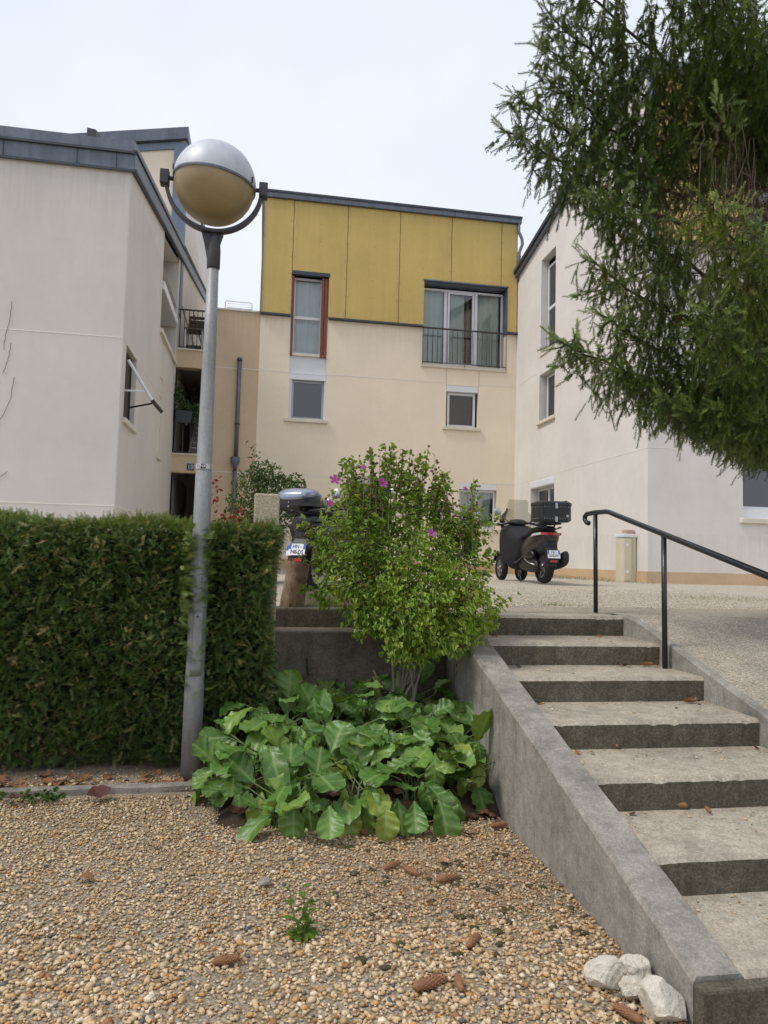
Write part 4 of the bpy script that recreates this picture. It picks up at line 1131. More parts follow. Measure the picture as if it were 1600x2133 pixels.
turned([(GR*1.005, -0.012), (GR*1.033, -0.012), (GR*1.036, -0.004), (GR*1.034, 0.004), (GR*1.02, 0.006)]).build('rim', 'zinc', lp, smooth=False)
for a in (-25, -165):
    p = head_rot @ Vector((GR*1.045*math.cos(R(a)), GR*1.045*math.sin(R(a)), 0.03))
    box_part('clip', (GX+p.x-0.005, GX+p.x+0.005, GY+p.y-0.006, GY+p.y+0.006, GZ+p.z-0.02, GZ+p.z+0.02), 'cast_dark', dome)

# ================================================================== HANDRAIL
hr = thing('handrail', 'black tubular steel handrail along the right of the steps', 'handrail', (2.88, 5.8, TZ))
HX = 2.87
mb = MB(); path = [(HX, 5.99, 1.865), (HX, 6.03, 1.875), (HX, 6.065, 1.90), (HX, 6.06, 1.932), (HX, 6.02, 1.95), (HX, 5.87, 1.953), (HX, 5.66, 1.948), (HX, 5.60, 1.940), (HX, 5.52, 1.918)]
path += [(HX, 5.52-k*0.3, 1.918-k*0.3*0.252) for k in range(1, 13)]
mb.tube(path, 0.0215, 12); mb.build('rail', 'black_paint', hr, smooth=True)
for y, z0, z1 in ((5.86, TZ-0.03, 1.945), (4.78, 0.74, 1.725), (3.55, 0.40, 1.415), (2.4, 0.1, 1.125)):
    mb = MB(); mb.tube([(HX+0.01, y, z0), (HX, y, z1)], 0.019, 12); mb.build('post', 'black_paint', hr, smooth=True)

# ================================================================== LOG, METER BOX
lg = thing('log', 'upright sawn log with brown bark standing on the terrace edge', 'log', (0.285, 5.93, TZ+0.01))
mb = MB(); rr = random.Random(2); rings = []
ph = [rr.uniform(0, 6) for _ in range(6)]
for j in range(12):
    t = j/11; z = TZ+0.012+0.36*t; r0 = 0.098-0.012*t
    rings.append([(0.275+0.045*t+(r0*(1+0.04*math.sin(3*a+ph[0])+0.025*math.sin(7*a+ph[1]+t*3)+0.012*math.sin(13*a+t*9)))*math.cos(a), 5.93+(r0*(1+0.03*math.sin(2*a+ph[2])))*math.sin(a), z-0.012*math.cos(a)*t) for a in [2*math.pi*k/32 for k in range(32)]])
mb.loft(rings, cap=False); mb.build('bark', 'log_bark', lg, smooth=True)
mb = MB(); mb.add(rings[-1], [tuple(range(32))]); mb.add([(x, y, z-0.004) for x, y, z in rings[0]], [tuple(range(31, -1, -1))]); mb.build('sawn_end', 'log_end', lg)

mx = thing('meter_cabinet', 'cream plastic utility cabinet against the pinkish wall corner', 'cabinet', (6.95, 12.9, terrace_z(13)))
mz = terrace_z(13)-0.03
box_part('cabinet_body', (6.80, 7.07, 12.72, 13.02, mz, mz+0.88), 'meter_cream', mx, bevel=0.015)
box_part('cabinet_lid', (6.785, 7.075, 12.70, 13.04, mz+0.882, mz+0.95), 'upvc_white', mx, bevel=0.012)
box_part('door_leaf', (6.815, 6.965, 12.705, 12.722, mz+0.06, mz+0.86), 'meter_cream', mx, bevel=0.006)
box_part('label_plate', (6.85, 6.91, 12.700, 12.706, mz+0.72, mz+0.76), 'paper', mx)
box_part('label_plate', (6.85, 6.91, 12.700, 12.706, mz+0.20, mz+0.26), 'paper', mx)
box_part('rib', (6.985, 7.0, 12.708, 12.722, mz+0.02, mz+0.86), 'meter_cream', mx)
bk = box_part('brick_remnant', (6.90, 7.068, 12.78, 12.96, mz+0.952, mz+1.03), 'brick_pink', None, bevel=0.008)
tag(bk, 'pink broken brick lying on the cream utility cabinet', 'brick')

# ================================================================== SCOOTERS
def ellipse_ring(x, y0, w, z0, z1, n=20, p=2.4):
    """superellipse cross-section across the vehicle at position x"""
    cz, hz = (z0+z1)/2, (z1-z0)/2; out_ = []
    for k in range(n):
        a = 2*math.pi*k/n; ca, sa = math.cos(a), math.sin(a)
        out_.append((x, y0+w*abs(ca)**(2/p)*(1 if ca >= 0 else -1), cz+hz*abs(sa)**(2/p)*(1 if sa >= 0 else -1)))
    return out_

def hull(name, secs, mat, parent, p=2.4, y0=0.0):
    mb = MB(); mb.loft([ellipse_ring(x, y0, w, z0, z1, 20, p) for x, w, z0, z1 in secs])
    return mb.build(name, mat, parent, local=True, smooth=True, subsurf=1)

def wheel(parent, x, y, r, w):
    mb = MB(); mb.lathe([(r*0.68, -w*0.5), (r*0.86, -w*0.56), (r*0.95, -w*0.45), (r, -w*0.18), (r, w*0.18), (r*0.95, w*0.45), (r*0.86, w*0.56), (r*0.68, w*0.5)], (x, y, r), 32, 'Y')
    mb.f = mb.f[:-2]; mb.mi = mb.mi[:-2]
    t = mb.build('tyre', 'tyre', parent, local=True, smooth=True)
    mb = MB(); mb.lathe([(r*0.70, -w*0.40), (r*0.70, w*0.40), (r*0.60, w*0.44), (r*0.60, -w*0.44)], (x, y, r), 28, 'Y')
    mb.lathe([(r*0.2, -w*0.46), (r*0.2, w*0.46)], (x, y, r), 14, 'Y')
    for k in range(5):
        a = 2*math.pi*k/5; d = Vector((math.cos(a), 0, math.sin(a))); e = Vector((-math.sin(a), 0, math.cos(a)))*r*0.07
        c = Vector((x, y, r))
        for yy in (-w*0.3,):
            q = [c+d*r*0.15-e, c+d*r*0.15+e, c+d*r*0.66+e*0.7, c+d*r*0.66-e*0.7]
            mb.prism([(v_.x, v_.y-w*0.35, v_.z) for v_ in q], (0, w*0.7, 0))
    mb.build('rim', 'steel', t, local=True)

def plate(parent, x, z, lines, tilt=0.25, y=0.0):
    """two-line registration plate facing backwards (-x), 210 x 130 mm"""
    c, s_ = math.cos(tilt), math.sin(tilt)
    up = Vector((s_, 0, c)); nrm = Vector((-c, 0, s_))
    C0 = Vector((x, y, z))
    def qd(mb, a0, a1, b0, b1, off):
        # a runs to the viewer's right when looking along +x
        return mb.add([C0+Vector((0, -a, 0))+up*b+nrm*off for a, b in ((a0, b0), (a1, b0), (a1, b1), (a0, b1))]+[C0+Vector((0, -a, 0))+up*b+nrm*(off-0.004) for a, b in ((a0, b0), (a1, b0), (a1, b1), (a0, b1))], [(0, 1, 2, 3), (7, 6, 5, 4), (0, 4, 5, 1), (1, 5, 6, 2), (2, 6, 7, 3), (3, 7, 4, 0)])
    pl = qd(MB(), -0.105, 0.105, -0.065, 0.065, 0.0).build('registration_plate', 'plate_white', parent, local=True)
    qd(MB(), -0.104, -0.077, 0.005, 0.064, 0.003).build('plate_band', 'plate_blue', pl, local=True)
    qd(MB(), 0.077, 0.104, 0.005, 0.064, 0.003).build('plate_band', 'plate_blue', pl, local=True)
    rot = Matrix((Vector((0, -1, 0)), up, nrm)).transposed().to_euler()
    for body, b in ((lines[0], 0.032), (lines[1], -0.030)):
        o = text_part('lettering', body, 0.062, 'ink_black', pl, C0+up*b+nrm*0.002, rot, 0.001, 0.9)
    return pl

def scooter(name, label, loc, heading, body_mat, lines, case, apron=True, screen=True, three=True, scale=1.0, grp=None):
    t = thing(name, label, 'scooter', loc, grp, rz=heading, scale=scale)   # local +x forward, +y left
    # wheels
    wheel(t, -0.72, 0.0, 0.27, 0.135)
    for y in ((-0.19, 0.19) if three else (0.0,)):
        wheel(t, 0.78, y, 0.225, 0.10)
    # rear body: seat cowl with swept-up tail
    hull('rear_cowl', [(-1.06, 0.06, 0.74, 0.82), (-1.0, 0.15, 0.64, 0.88), (-0.8, 0.20, 0.54, 0.89), (-0.5, 0.215, 0.42, 0.86), (-0.2, 0.20, 0.36, 0.78), (0.05, 0.17, 0.32, 0.66), (0.16, 0.12, 0.32, 0.5)], body_mat, t)
    hull('under_tail', [(-1.02, 0.11, 0.56, 0.74), (-0.9, 0.15, 0.46, 0.76), (-0.7, 0.15, 0.44, 0.7), (-0.5, 0.12, 0.46, 0.6)], 'black_plastic', t)
    hull('seat', [(-0.93, 0.14, 0.84, 0.93), (-0.75, 0.17, 0.84, 0.96), (-0.45, 0.18, 0.80, 0.93), (-0.36, 0.17, 0.76, 0.86), (-0.1, 0.17, 0.72, 0.82), (0.12, 0.12, 0.70, 0.78)], 'seat_vinyl', t)
    # tail lamp band: red across the back, clear indicators on the flanks
    mb = MB(); pts = []
    for y in np.linspace(-0.17, 0.17, 9):
        pts.append((-1.055+0.9*y*y*3.4, y, 0.80+0.0))
    mb.add([(x-0.012, y, 0.785) for x, y, z in pts]+[(x-0.005, y, 0.825) for x, y, z in pts]+[(x+0.05, y*0.98, 0.825) for x, y, z in pts], [(i, i+1, 10+i, 9+i) for i in range(8)]+[(9+i, 10+i, 19+i, 18+i) for i in range(8)])
    mb.build('tail_light', 'reflector_red' if three else 'black_gloss', t, local=True)
    for s_ in (-1, 1):
        mb = MB(); mb.prism([(-0.99, s_*0.172, 0.79), (-0.74, s_*0.214, 0.775), (-0.66, s_*0.216, 0.755), (-0.73, s_*0.213, 0.81), (-0.97, s_*0.176, 0.828)], (0, s_*0.006, 0))
        mb.build('indicator', 'lens_clear' if three else 'black_gloss', t, local=True)
    # engine and swing arm, belt cover on the left, silencer on the right
    hull('belt_cover', [(-0.85, 0.03, 0.20, 0.36), (-0.7, 0.055, 0.16, 0.40), (-0.4, 0.06, 0.18, 0.40), (-0.15, 0.055, 0.22, 0.40), (-0.05, 0.03, 0.26, 0.36)], 'black_plastic', t, 2.2, 0.16)
    hull('air_filter_box', [(-0.72, 0.03, 0.42, 0.50), (-0.6, 0.06, 0.38, 0.56), (-0.35, 0.065, 0.38, 0.57), (-0.2, 0.04, 0.42, 0.52)], 'black_gloss', t, 2.2, 0.17)
    hull('silencer', [(-1.10, 0.05, 0.34, 0.54), (-1.04, 0.07, 0.28, 0.54), (-0.8, 0.07, 0.24, 0.46), (-0.5, 0.06, 0.20, 0.38), (-0.4, 0.03, 0.22, 0.32)], 'black_plastic', t, 2.4, -0.22)
    for s_ in (-1, 1):
        mb = MB(); mb.tube([(-0.66, s_*0.14, 0.34), (-0.56, s_*0.15, 0.62)], 0.028, 10); mb.tube([(-0.65, s_*0.14, 0.37), (-0.575, s_*0.148, 0.58)], 0.036, 10)
        mb.build('shock_absorber', 'cast_dark', t, local=True, smooth=True)
    hull('engine_block', [(-0.6, 0.10, 0.22, 0.42), (-0.3, 0.13, 0.18, 0.44), (0.0, 0.12, 0.2, 0.4)], 'cast_dark', t)
    # mudguard and plate holder over the rear wheel
    mb = MB(); n = 10; rings = []
    for k in range(n+1):
        a = R(70)+R(110)*k/n
        x, z = -0.72+0.315*math.cos(a), 0.275+0.315*math.sin(a)
        rings.append([(x, -0.085, z), (x, 0.085, z), (x*1.0+0.012*math.cos(a), 0.08, z+0.012*math.sin(a)), (x+0.012*math.cos(a), -0.08, z+0.012*math.sin(a))])
    mb.loft(rings); mb.prism([(-1.0, -0.10, 0.60), (-1.06, -0.10, 0.52), (-1.08, -0.10, 0.34), (-1.02, -0.10, 0.33), (-0.95, -0.10, 0.58)], (0, 0.20, 0))
    mb.build('mudguard', 'black_plastic', t, local=True, bevel=0.006)
    plate(t, -1.10, 0.475, lines)
    mb = MB(); mb.box(-1.095, -1.07, -0.06, 0.06, 0.345, 0.38); mb.build('rear_reflector', 'reflector_red', t, local=True)
    # floor, front shield, nose and mudguard
    hull('floor_board', [(-0.05, 0.18, 0.24, 0.38), (0.2, 0.2, 0.22, 0.34), (0.5, 0.19, 0.24, 0.4)], 'black_plastic', t)
    hull('front_shield', [(0.36, 0.17, 0.30, 0.98), (0.46, 0.25, 0.32, 1.03), (0.62, 0.25, 0.36, 1.02), (0.80, 0.18, 0.46, 0.90), (0.92, 0.09, 0.54, 0.74)], body_mat, t, 2.6)
    if apron:
        hull('leg_apron', [(-0.12, 0.20, 0.46, 0.80), (-0.04, 0.27, 0.26, 0.84), (0.14, 0.31, 0.17, 0.90), (0.30, 0.32, 0.22, 0.97), (0.46, 0.33, 0.30, 1.02), (0.62, 0.31, 0.38, 1.02), (0.70, 0.26, 0.46, 0.98)], 'apron_cloth', t, 4.0)
        mb = MB(); mb.prism([(0.52, 0.332, 0.50), (0.67, 0.285, 0.535), (0.67, 0.285, 0.56), (0.52, 0.332, 0.525)], (0, 0.004, 0)); mb.build('reflective_strip', 'plate_white', t, local=True)
    for y in ((-0.19, 0.19) if three else (0.0,)):
        mb = MB(); rings = []
        for k in range(9):
            a = R(20)+R(130)*k/8; x, z = 0.78+0.285*math.cos(a), 0.25+0.285*math.sin(a)
            rings.append([(x, y-0.07, z), (x, y+0.07, z), (x+0.01*math.cos(a), y+0.065, z+0.01*math.sin(a)), (x+0.01*math.cos(a), y-0.065, z+0.01*math.sin(a))])
        mb.loft(rings); mb.build('front_mudguard', body_mat, t, local=True)
    # handlebar, mirrors, dash
    mb = MB(); mb.tube([(0.30, 0.36, 1.00), (0.36, 0.20, 1.04), (0.42, 0.0, 1.06), (0.36, -0.20, 1.04), (0.30, -0.36, 1.00)], 0.019, 8); mb.build('handlebar', 'black_plastic', t, local=True, smooth=True)
    hull('dash', [(0.34, 0.10, 0.99, 1.08), (0.44, 0.17, 0.98, 1.12), (0.58, 0.17, 0.98, 1.12), (0.66, 0.10, 0.98, 1.06)], 'black_plastic', t)
    for s_ in (-1, 1):
        mb = MB(); mb.tube([(0.33, s_*0.36, 1.0), (0.31, s_*0.48, 0.995)], 0.022, 8); mb.build('grip', 'tyre', t, local=True, smooth=True)
        mb = MB(); mb.tube([(0.42, s_*0.2, 1.06), (0.48, s_*0.30, 1.14), (0.46, s_*0.37, 1.20)], 0.008, 6); st_ = mb.build('mirror_stem', 'black_plastic', t, local=True, smooth=True)
        mb = MB(); mb.lathe([(0.01, -0.012), (0.062, -0.008), (0.07, 0.0), (0.06, 0.012), (0.02, 0.02)], (0.45, s_*0.40, 1.235), 16, 'X'); mb.build('mirror', 'steel', t, local=True, smooth=True)
    # grab handles, seat seam, brake cables, foot trim, headlamp
    for s_ in (-1, 1):
        mb = MB(); mb.tube([(-0.62, s_*0.185, 0.87), (-0.72, s_*0.21, 0.90), (-0.95, s_*0.185, 0.915), (-1.04, s_*0.10, 0.905)], 0.012, 8); mb.build('grab_handle', 'cast_dark', t, local=True, smooth=True)
        mb = MB(); mb.tube([(0.34, s_*0.26, 1.03), (0.46, s_*0.30, 1.10), (0.56, s_*0.20, 1.02)], 0.005, 5); mb.build('brake_cable', 'black_plastic', t, local=True, smooth=True)
        mb = MB(); mb.tube([(-0.35, s_*0.215, 0.44), (-0.1, s_*0.235, 0.34), (0.25, s_*0.235, 0.30)], [0.012, 0.016, 0.012], 8); mb.build('foot_trim', 'cast_dark', t, local=True, smooth=True)
        mb = MB(); mb.tube([(0.30, s_*0.33, 1.015), (0.40, s_*0.42, 1.03)], 0.006, 5); mb.build('brake_lever', 'steel', t, local=True, smooth=True)
    mb = MB(); mb.lathe([(0.085, -0.02), (0.08, 0.02), (0.05, 0.035)], (0.90, 0, 0.68), 18, 'X'); mb.build('headlamp', 'lens_clear', t, local=True, smooth=True)
    mb = MB(); mb.tube([(-0.40, 0.222, 0.40), (-0.62, 0.228, 0.33), (-0.80, 0.20, 0.30)], 0.012, 6); mb.build('cover_trim', 'steel', t, local=True, smooth=True)
    mb = MB(); mb.tube([(-0.15, 0.20, 0.12), (-0.3, 0.24, 0.06), (-0.36, 0.26, 0.008)], 0.011, 6); mb.build('side_stand', 'cast_dark', t, local=True, smooth=True)
    if screen:
        mb = MB(); n = 9; P = []
        prof = [(0.68, 0.95, 0.27), (0.66, 1.05, 0.32), (0.63, 1.16, 0.31), (0.58, 1.26, 0.22), (0.52, 1.40, 0.20), (0.49, 1.47, 0.17)]
        for x, z, w_ in prof:
            for k in range(n):
                y = -w_+2*w_*k/(n-1); P.append((x-0.9*y*y, y, z))
        mb.add(P, [(j*n+i, j*n+i+1, (j+1)*n+i+1, (j+1)*n+i) for j in range(len(prof)-1) for i in range(n-1)])
        o = mb.build('windscreen', 'glass_smoke', t, local=True, smooth=True)
    # rack and top case
    mb = MB(); mb.box(-1.08, -0.72, -0.13, 0.13, 0.955, 0.985); mb.tube([(-0.85, -0.09, 0.90), (-0.95, -0.09, 0.97)], 0.014, 6); mb.tube([(-0.85, 0.09, 0.90), (-0.95, 0.09, 0.97)], 0.014, 6)
    mb.build('rack', 'black_plastic', t, local=True)
    if case == 'box':
        mb = MB(); w_ = 0.275
        # chamfered aluminium box painted black
        def ch(z, g_): 
            x0, x1 = -1.18+g_, -0.76-g_; y0, y1 = -w_+g_, w_-g_; c_ = 0.05
            return [(x0+c_, y0, z), (x1-c_, y0, z), (x1, y0+c_, z), (x1, y1-c_, z), (x1-c_, y1, z), (x0+c_, y1, z), (x0, y1-c_, z), (x0, y0+c_, z)]
        mb.loft([ch(0.99, 0.035), ch(1.02, 0.0), ch(1.25, 0.0)]); cs = mb.build('top_case', 'black_gloss', t, local=True, bevel=0.004)
        mb = MB(); mb.loft([ch(1.252, -0.006), ch(1.30, -0.006), ch(1.325, 0.03)]); mb.build('case_lid', 'black_gloss', cs, local=True, bevel=0.004)
        for y in (-0.2, 0.2):
            mb = MB(); mb.tube([(-1.12, y, 1.33), (-0.82, y, 1.33)], 0.012, 6); mb.build('lid_rail', 'black_plastic', cs, local=True)
        for z in (1.255, 1.04):
            mb = MB(); mb.box(-1.192, -1.176, -0.02, 0.022, z-0.05, z+0.035); mb.build('latch', 'steel', cs, local=True, bevel=0.004)
        mb = MB()
        for k in range(10):
            for z in (1.235, 1.045):
                y = -0.2+k*0.0445; mb.box(-1.184, -1.178, y-0.005, y+0.005, z-0.005, z+0.005)
            x = -1.12+k*0.034
            for z in (1.235, 1.045): mb.box(x-0.005, x+0.005, w_-0.002, w_+0.004, z-0.005, z+0.005)
        mb.build('rivet', 'steel', cs, local=True, kind='stuff')
        mb = MB(); mb.lathe([(0.022, -0.003), (0.022, 0.003)], (-1.181, -0.19, 1.09), 16, 'X'); mb.build('badge', 'steel', cs, local=True)
    elif case:
        lo = hull('top_case', [(-1.22, 0.15, 1.02, 1.16), (-1.18, 0.24, 0.99, 1.2), (-1.0, 0.27, 0.97, 1.22), (-0.8, 0.25, 0.98, 1.2), (-0.72, 0.16, 1.02, 1.14)], 'black_plastic', t, 3.2)
        hull('case_lid', [(-1.235, 0.14, 1.13, 1.20), (-1.19, 0.245, 1.13, 1.28), (-1.0, 0.275, 1.13, 1.32), (-0.8, 0.255, 1.13, 1.29), (-0.715, 0.15, 1.13, 1.19)], 'silver_lid' if case == 'silver' else 'black_gloss', lo, 3.0)
        mb = MB(); mb.lathe([(0.012, -0.006), (0.012, 0.004)], (-1.222, 0.02, 1.05), 12, 'X'); mb.build('case_lock', 'steel', lo, local=True)
        mb = MB(); mb.box(-1.226, -1.218, 0.014, 0.026, 1.095, 1.115); mb.build('badge', 'steel', lo, local=True)
    return t

scooter('scooter', 'dark brown three-wheel scooter with riveted black top case by the pinkish wall', (4.52, 11.75, terrace_z(11.75)), R(90+1), 'brown_body', ('HJ -', '570-PT'), 'box', scale=0.98)
scooter('scooter', 'black scooter behind the sawn log with plate HN 748-DS', (1.00, 8.55, terrace_z(8.6)), R(90-35), 'black_gloss', ('HN -', '748-DS'), None, apron=False, three=False, screen=True, scale=0.97)
scooter('scooter', 'black scooter with silver-lidded top case beside the concrete pier, plate starting 9L', (0.98, 9.57, terrace_z(9.5)), R(90-35), 'black_plastic', ('9L -', '9L0-'), 'silver', apron=False, three=False, screen=True, scale=0.92)

# ================================================================== GALLERY PLANTER AND BALCONY FURNITURE
pt = thing('planter_box', 'dark grey plastic flower box hung on the gallery railing', 'planter', (-2.12, YC-0.12, 4.9))
mb = MB(); mb.loft([[(-2.29+i_, YC-0.25+j_, z) for i_, j_ in ((e, e), (0.42-e, e), (0.42-e, 0.2-e), (e, 0.2-e))] for z, e in ((4.93, 0.04), (4.98, 0.025), (5.22, 0.0), (5.25, -0.01), (5.25, 0.015), (5.20, 0.02))])
mb.build('trough', 'zinc_dark', pt, bevel=0.008)
bt = thing('balcony_table', 'small green and white side table on the upper balcony', 'table', (-1.95, YC+0.5, 6.9))
box_part('table_top', (-2.22, -1.72, YC+0.25, YC+0.75, 7.58, 7.62), 'bark_grey', bt)
for x in (-2.19, -1.75):
    for y in (YC+0.28, YC+0.72): box_part('leg', (x-0.02, x+0.02, y-0.02, y+0.02, 6.9, 7.58), 'upvc_white', bt)
box_part('shelf', (-2.19, -1.75, YC+0.28, YC+0.72, 7.12, 7.15), 'bark_grey', bt)
cr = thing('wooden_crate', 'brown slatted crate standing on the balcony side table', 'crate', (-1.85, YC+0.5, 7.62))
for k in range(3): box_part('slat', (-2.08, -1.52, YC+0.28, YC+0.30, 7.64+k*0.11, 7.72+k*0.11), 'bark_brown', cr)
for k in range(3): box_part('slat', (-2.08, -1.52, YC+0.70, YC+0.72, 7.64+k*0.11, 7.72+k*0.11), 'bark_brown', cr)
box_part('end_board', (-2.10, -2.082, YC+0.28, YC+0.72, 7.63, 7.95), 'bark_brown', cr); box_part('base_board', (-2.08, -1.52, YC+0.30, YC+0.70, 7.625, 7.64), 'bark_brown', cr)

# ================================================================== PLANT SHAPES
def sprig(n=7, L=0.075, nl=0.024, w=0.0062, droop=0.2, seed=0):
    """flat yew spray: a stalk with two ranks of narrow leaves"""
    r = random.Random(seed); v, f = [], []
    for k in range(n):
        t = (k+0.6)/n; x = L*t; zc = -droop*L*t*t
        l = nl*(1.0-0.45*t)*r.uniform(0.85, 1.1)
        for s in (-1, 1):
            a = R(52+r.uniform(-8, 8)); dx, dy = math.cos(a), s*math.sin(a); up = r.uniform(-0.1, 0.3)
            b = len(v)
            v += [(x-w*0.75, 0, zc), (x+dx*l, dy*l, zc+up*l*0.7), (x+w*0.75, s*w*0.3, zc)]
            f.append((b, b+1, b+2))
    b = len(v); v += [(0, -0.0012, 0), (0, 0.0012, 0), (L, 0, -droop*L)]; f.append((b, b+1, b+2))
    return v, f

def shoot(L=0.085, n=34, nl=0.015, w=0.0021, seed=0, open_=1.0):
    """spruce shoot: needles set all round a twig, pointing forward"""
    r = random.Random(seed); v, f = [], []
    for k in range(n):
        t = (k+0.3)/n; x = L*t; a = k*2.399+r.uniform(-0.3, 0.3)
        l = nl*r.uniform(0.8, 1.15)*(0.75 if t > 0.9 else 1); fw = 0.55+0.35*t
        cy, cz = math.cos(a), math.sin(a)
        nx, ny, nz = fw, cy*open_, cz*open_
        m_ = math.sqrt(nx*nx+ny*ny+nz*nz); nx, ny, nz = nx/m_, ny/m_, nz/m_
        b = len(v); sy, sz = -cz*w*0.5, cy*w*0.5
        v += [(x, sy, sz), (x, -sy, -sz), (x+nx*l, ny*l, nz*l)]
        f.append((b, b+1, b+2))
    b = len(v); q = 0.0016
    v += [(0, -q, -q), (0, q, -q), (0, 0, q*1.3), (L*0.97, 0, 0)]
    f += [(b, b+1, b+3), (b+1, b+2, b+3), (b+2, b, b+3)]
    return v, f

def lobed_leaf(L=0.045, W=0.026, seed=0):
    """hibiscus leaf: rhombic, three-lobed, toothed, folded on the midrib"""
    r = random.Random(seed)
    half = [(0.0, 0.0), (0.22, 0.45), (0.40, 0.98), (0.54, 0.60), (0.74, 0.48), (1.0, 0.0)]
    v = [(t*L, 0, 0.05*L*math.sin(t*3)) for t, _ in half]; m_ = len(half)
    fold = 0.22
    for s in (-1, 1):
        v += [(t*L, s*h*W*r.uniform(0.88, 1.1), fold*h*W+0.05*L*math.sin(t*3)-0.25*L*t*t*0.6) for t, h in half]
    for i in range(m_): v[i] = (v[i][0], 0, v[i][2]-0.25*L*half[i][0]**2*0.6)
    f = []
    for s in (1, 2):
        for i in range(m_-1):
            f.append((i, i+1, s*m_+i+1, s*m_+i) if 0 < i < m_-2 else ((i, i+1, s*m_+i+1) if i == 0 else (i, i+1, s*m_+i)))
    return v, f

def simple_leaf(L=0.06, W=0.012, seed=0):
    half = [(0.0, 0.0), (0.25, 0.8), (0.55, 1.0), (0.82, 0.55), (1.0, 0.0)]
    v = [(t*L, 0, -0.2*L*t*t) for t, _ in half]; m_ = len(half)
    for s in (-1, 1): v += [(t*L, s*h*W, 0.2*h*W-0.2*L*t*t) for t, h in half]
    f = []
    for s in (1, 2):
        for i in range(m_-1):
            f.append((i, i+1, s*m_+i+1, s*m_+i) if 0 < i < m_-2 else ((i, i+1, s*m_+i+1) if i == 0 else (i, i+1, s*m_+i)))
    return v, f

def blob(seed, nseg=1):
    """small irregular rounded lump (icosahedron)"""
    r = random.Random(seed); t = (1+5**0.5)/2
    vs_ = [(-1, t, 0), (1, t, 0), (-1, -t, 0), (1, -t, 0), (0, -1, t), (0, 1, t), (0, -1, -t), (0, 1, -t), (t, 0, -1), (t, 0, 1), (-t, 0, -1), (-t, 0, 1)]
    fs = [(0, 11, 5), (0, 5, 1), (0, 1, 7), (0, 7, 10), (0, 10, 11), (1, 5, 9), (5, 11, 4), (11, 10, 2), (10, 7, 6), (7, 1, 8), (3, 9, 4), (3, 4, 2), (3, 2, 6), (3, 6, 8), (3, 8, 9), (4, 9, 5), (2, 4, 11), (6, 2, 10), (8, 6, 7), (9, 8, 1)]
    sc = 0.5/1.9
    return [(x*sc*r.uniform(0.78, 1.15), y*sc*r.uniform(0.78, 1.15), z*sc*r.uniform(0.78, 1.15)) for x, y, z in vs_], fs

def rand_dirs(n, bias=(0, 0, 0)):
    d = rng.normal(size=(n, 3)); d /= np.linalg.norm(d, axis=1, keepdims=True)
    return d+np.array(bias)

# ================================================================== YEW HEDGE
hd = thing('yew_hedge', 'clipped dark green yew hedge with browned tips left of the planting bed', 'hedge', (-1.6, 5.3, 0))
HX0, HX1, HT = -3.7, 0.10, 1.70
def hedge_x(n):
    # most sprays where the camera looks, coarser ones further along
    return np.where(rng.uniform(0, 1, n) < 0.87, rng.uniform(-2.4, HX1+0.02, n), rng.uniform(HX0, -2.4, n))
def hedge_front(x, z):
    """y of the hedge's front face: bulges at breast height, draws in at the foot and around the lamp post"""
    y = 5.02+0.30*np.clip((0.95-z)/0.95, 0, 1)**1.4+0.025*np.sin(x*5+z*3)+0.02*np.sin(x*11-z*7)
    y = y+0.04*np.exp(-((x-LPX)/0.07)**2)-0.03*np.exp(-((x-LPX-0.28)/0.2)**2)
    return y+0.07*np.clip((z-1.6)/0.1, 0, 1)
def hedge_right(z): return HX1+0.05*np.sin(z*4.0)-0.09*np.clip((0.9-z)/0.9, 0, 1)
# inner mass of old twigs, loosely meshed so that light gets through in places
mb = MB(); r_ = random.Random(8)
for k in range(520):
    x = r_.uniform(HX0, HX1-0.05); z = r_.uniform(0.05, 1.2); y = r_.uniform(5.2, 5.45)
    p = Vector((x, y, z)); d = Vector((r_.uniform(-.5, .5), r_.uniform(-0.35, 0.1), r_.uniform(0.3, 1))).normalized(); l = r_.uniform(0.2, 0.55)
    q = p+d*l; q.z = min(q.z, 1.66); q.x = min(q.x, HX1-0.06)
    q.y = max(q.y, 5.17)
    mb.tube([p, (p+q)/2+Vector((r_.uniform(-.03, .03), r_.uniform(-.02, .02), 0)), q], [0.006, 0.004, 0.002], 4, cap=False)
for k in range(9):
    x = HX0+0.15+k*(HX1-HX0-0.25)/8
    mb.tube([(x, 5.36, -0.02), (x+0.03, 5.37, 0.5), (x-0.02, 5.36, 1.2)], [0.03, 0.022, 0.01], 7)
mb.build('stem', 'bark_brown', hd, kind='stuff')
# added dark slab closing the hedge's inside like dense old foliage, thin spots open
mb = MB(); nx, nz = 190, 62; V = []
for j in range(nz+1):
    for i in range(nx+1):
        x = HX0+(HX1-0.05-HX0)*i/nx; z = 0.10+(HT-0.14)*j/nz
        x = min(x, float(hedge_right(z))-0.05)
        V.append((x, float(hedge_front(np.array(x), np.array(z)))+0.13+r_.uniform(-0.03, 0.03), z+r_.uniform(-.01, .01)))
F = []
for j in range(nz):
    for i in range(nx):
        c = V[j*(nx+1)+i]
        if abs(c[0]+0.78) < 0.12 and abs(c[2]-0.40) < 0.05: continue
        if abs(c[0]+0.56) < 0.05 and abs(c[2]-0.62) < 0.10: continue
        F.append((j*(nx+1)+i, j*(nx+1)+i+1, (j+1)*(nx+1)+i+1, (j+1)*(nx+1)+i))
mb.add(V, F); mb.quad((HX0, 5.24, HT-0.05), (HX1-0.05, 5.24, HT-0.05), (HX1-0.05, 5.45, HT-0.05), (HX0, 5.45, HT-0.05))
mb.quad((HX1-0.06, 5.26, 0.1), (HX1-0.06, 5.45, 0.1), (HX1-0.03, 5.45, HT-0.05), (HX1-0.03, 5.26, HT-0.05))
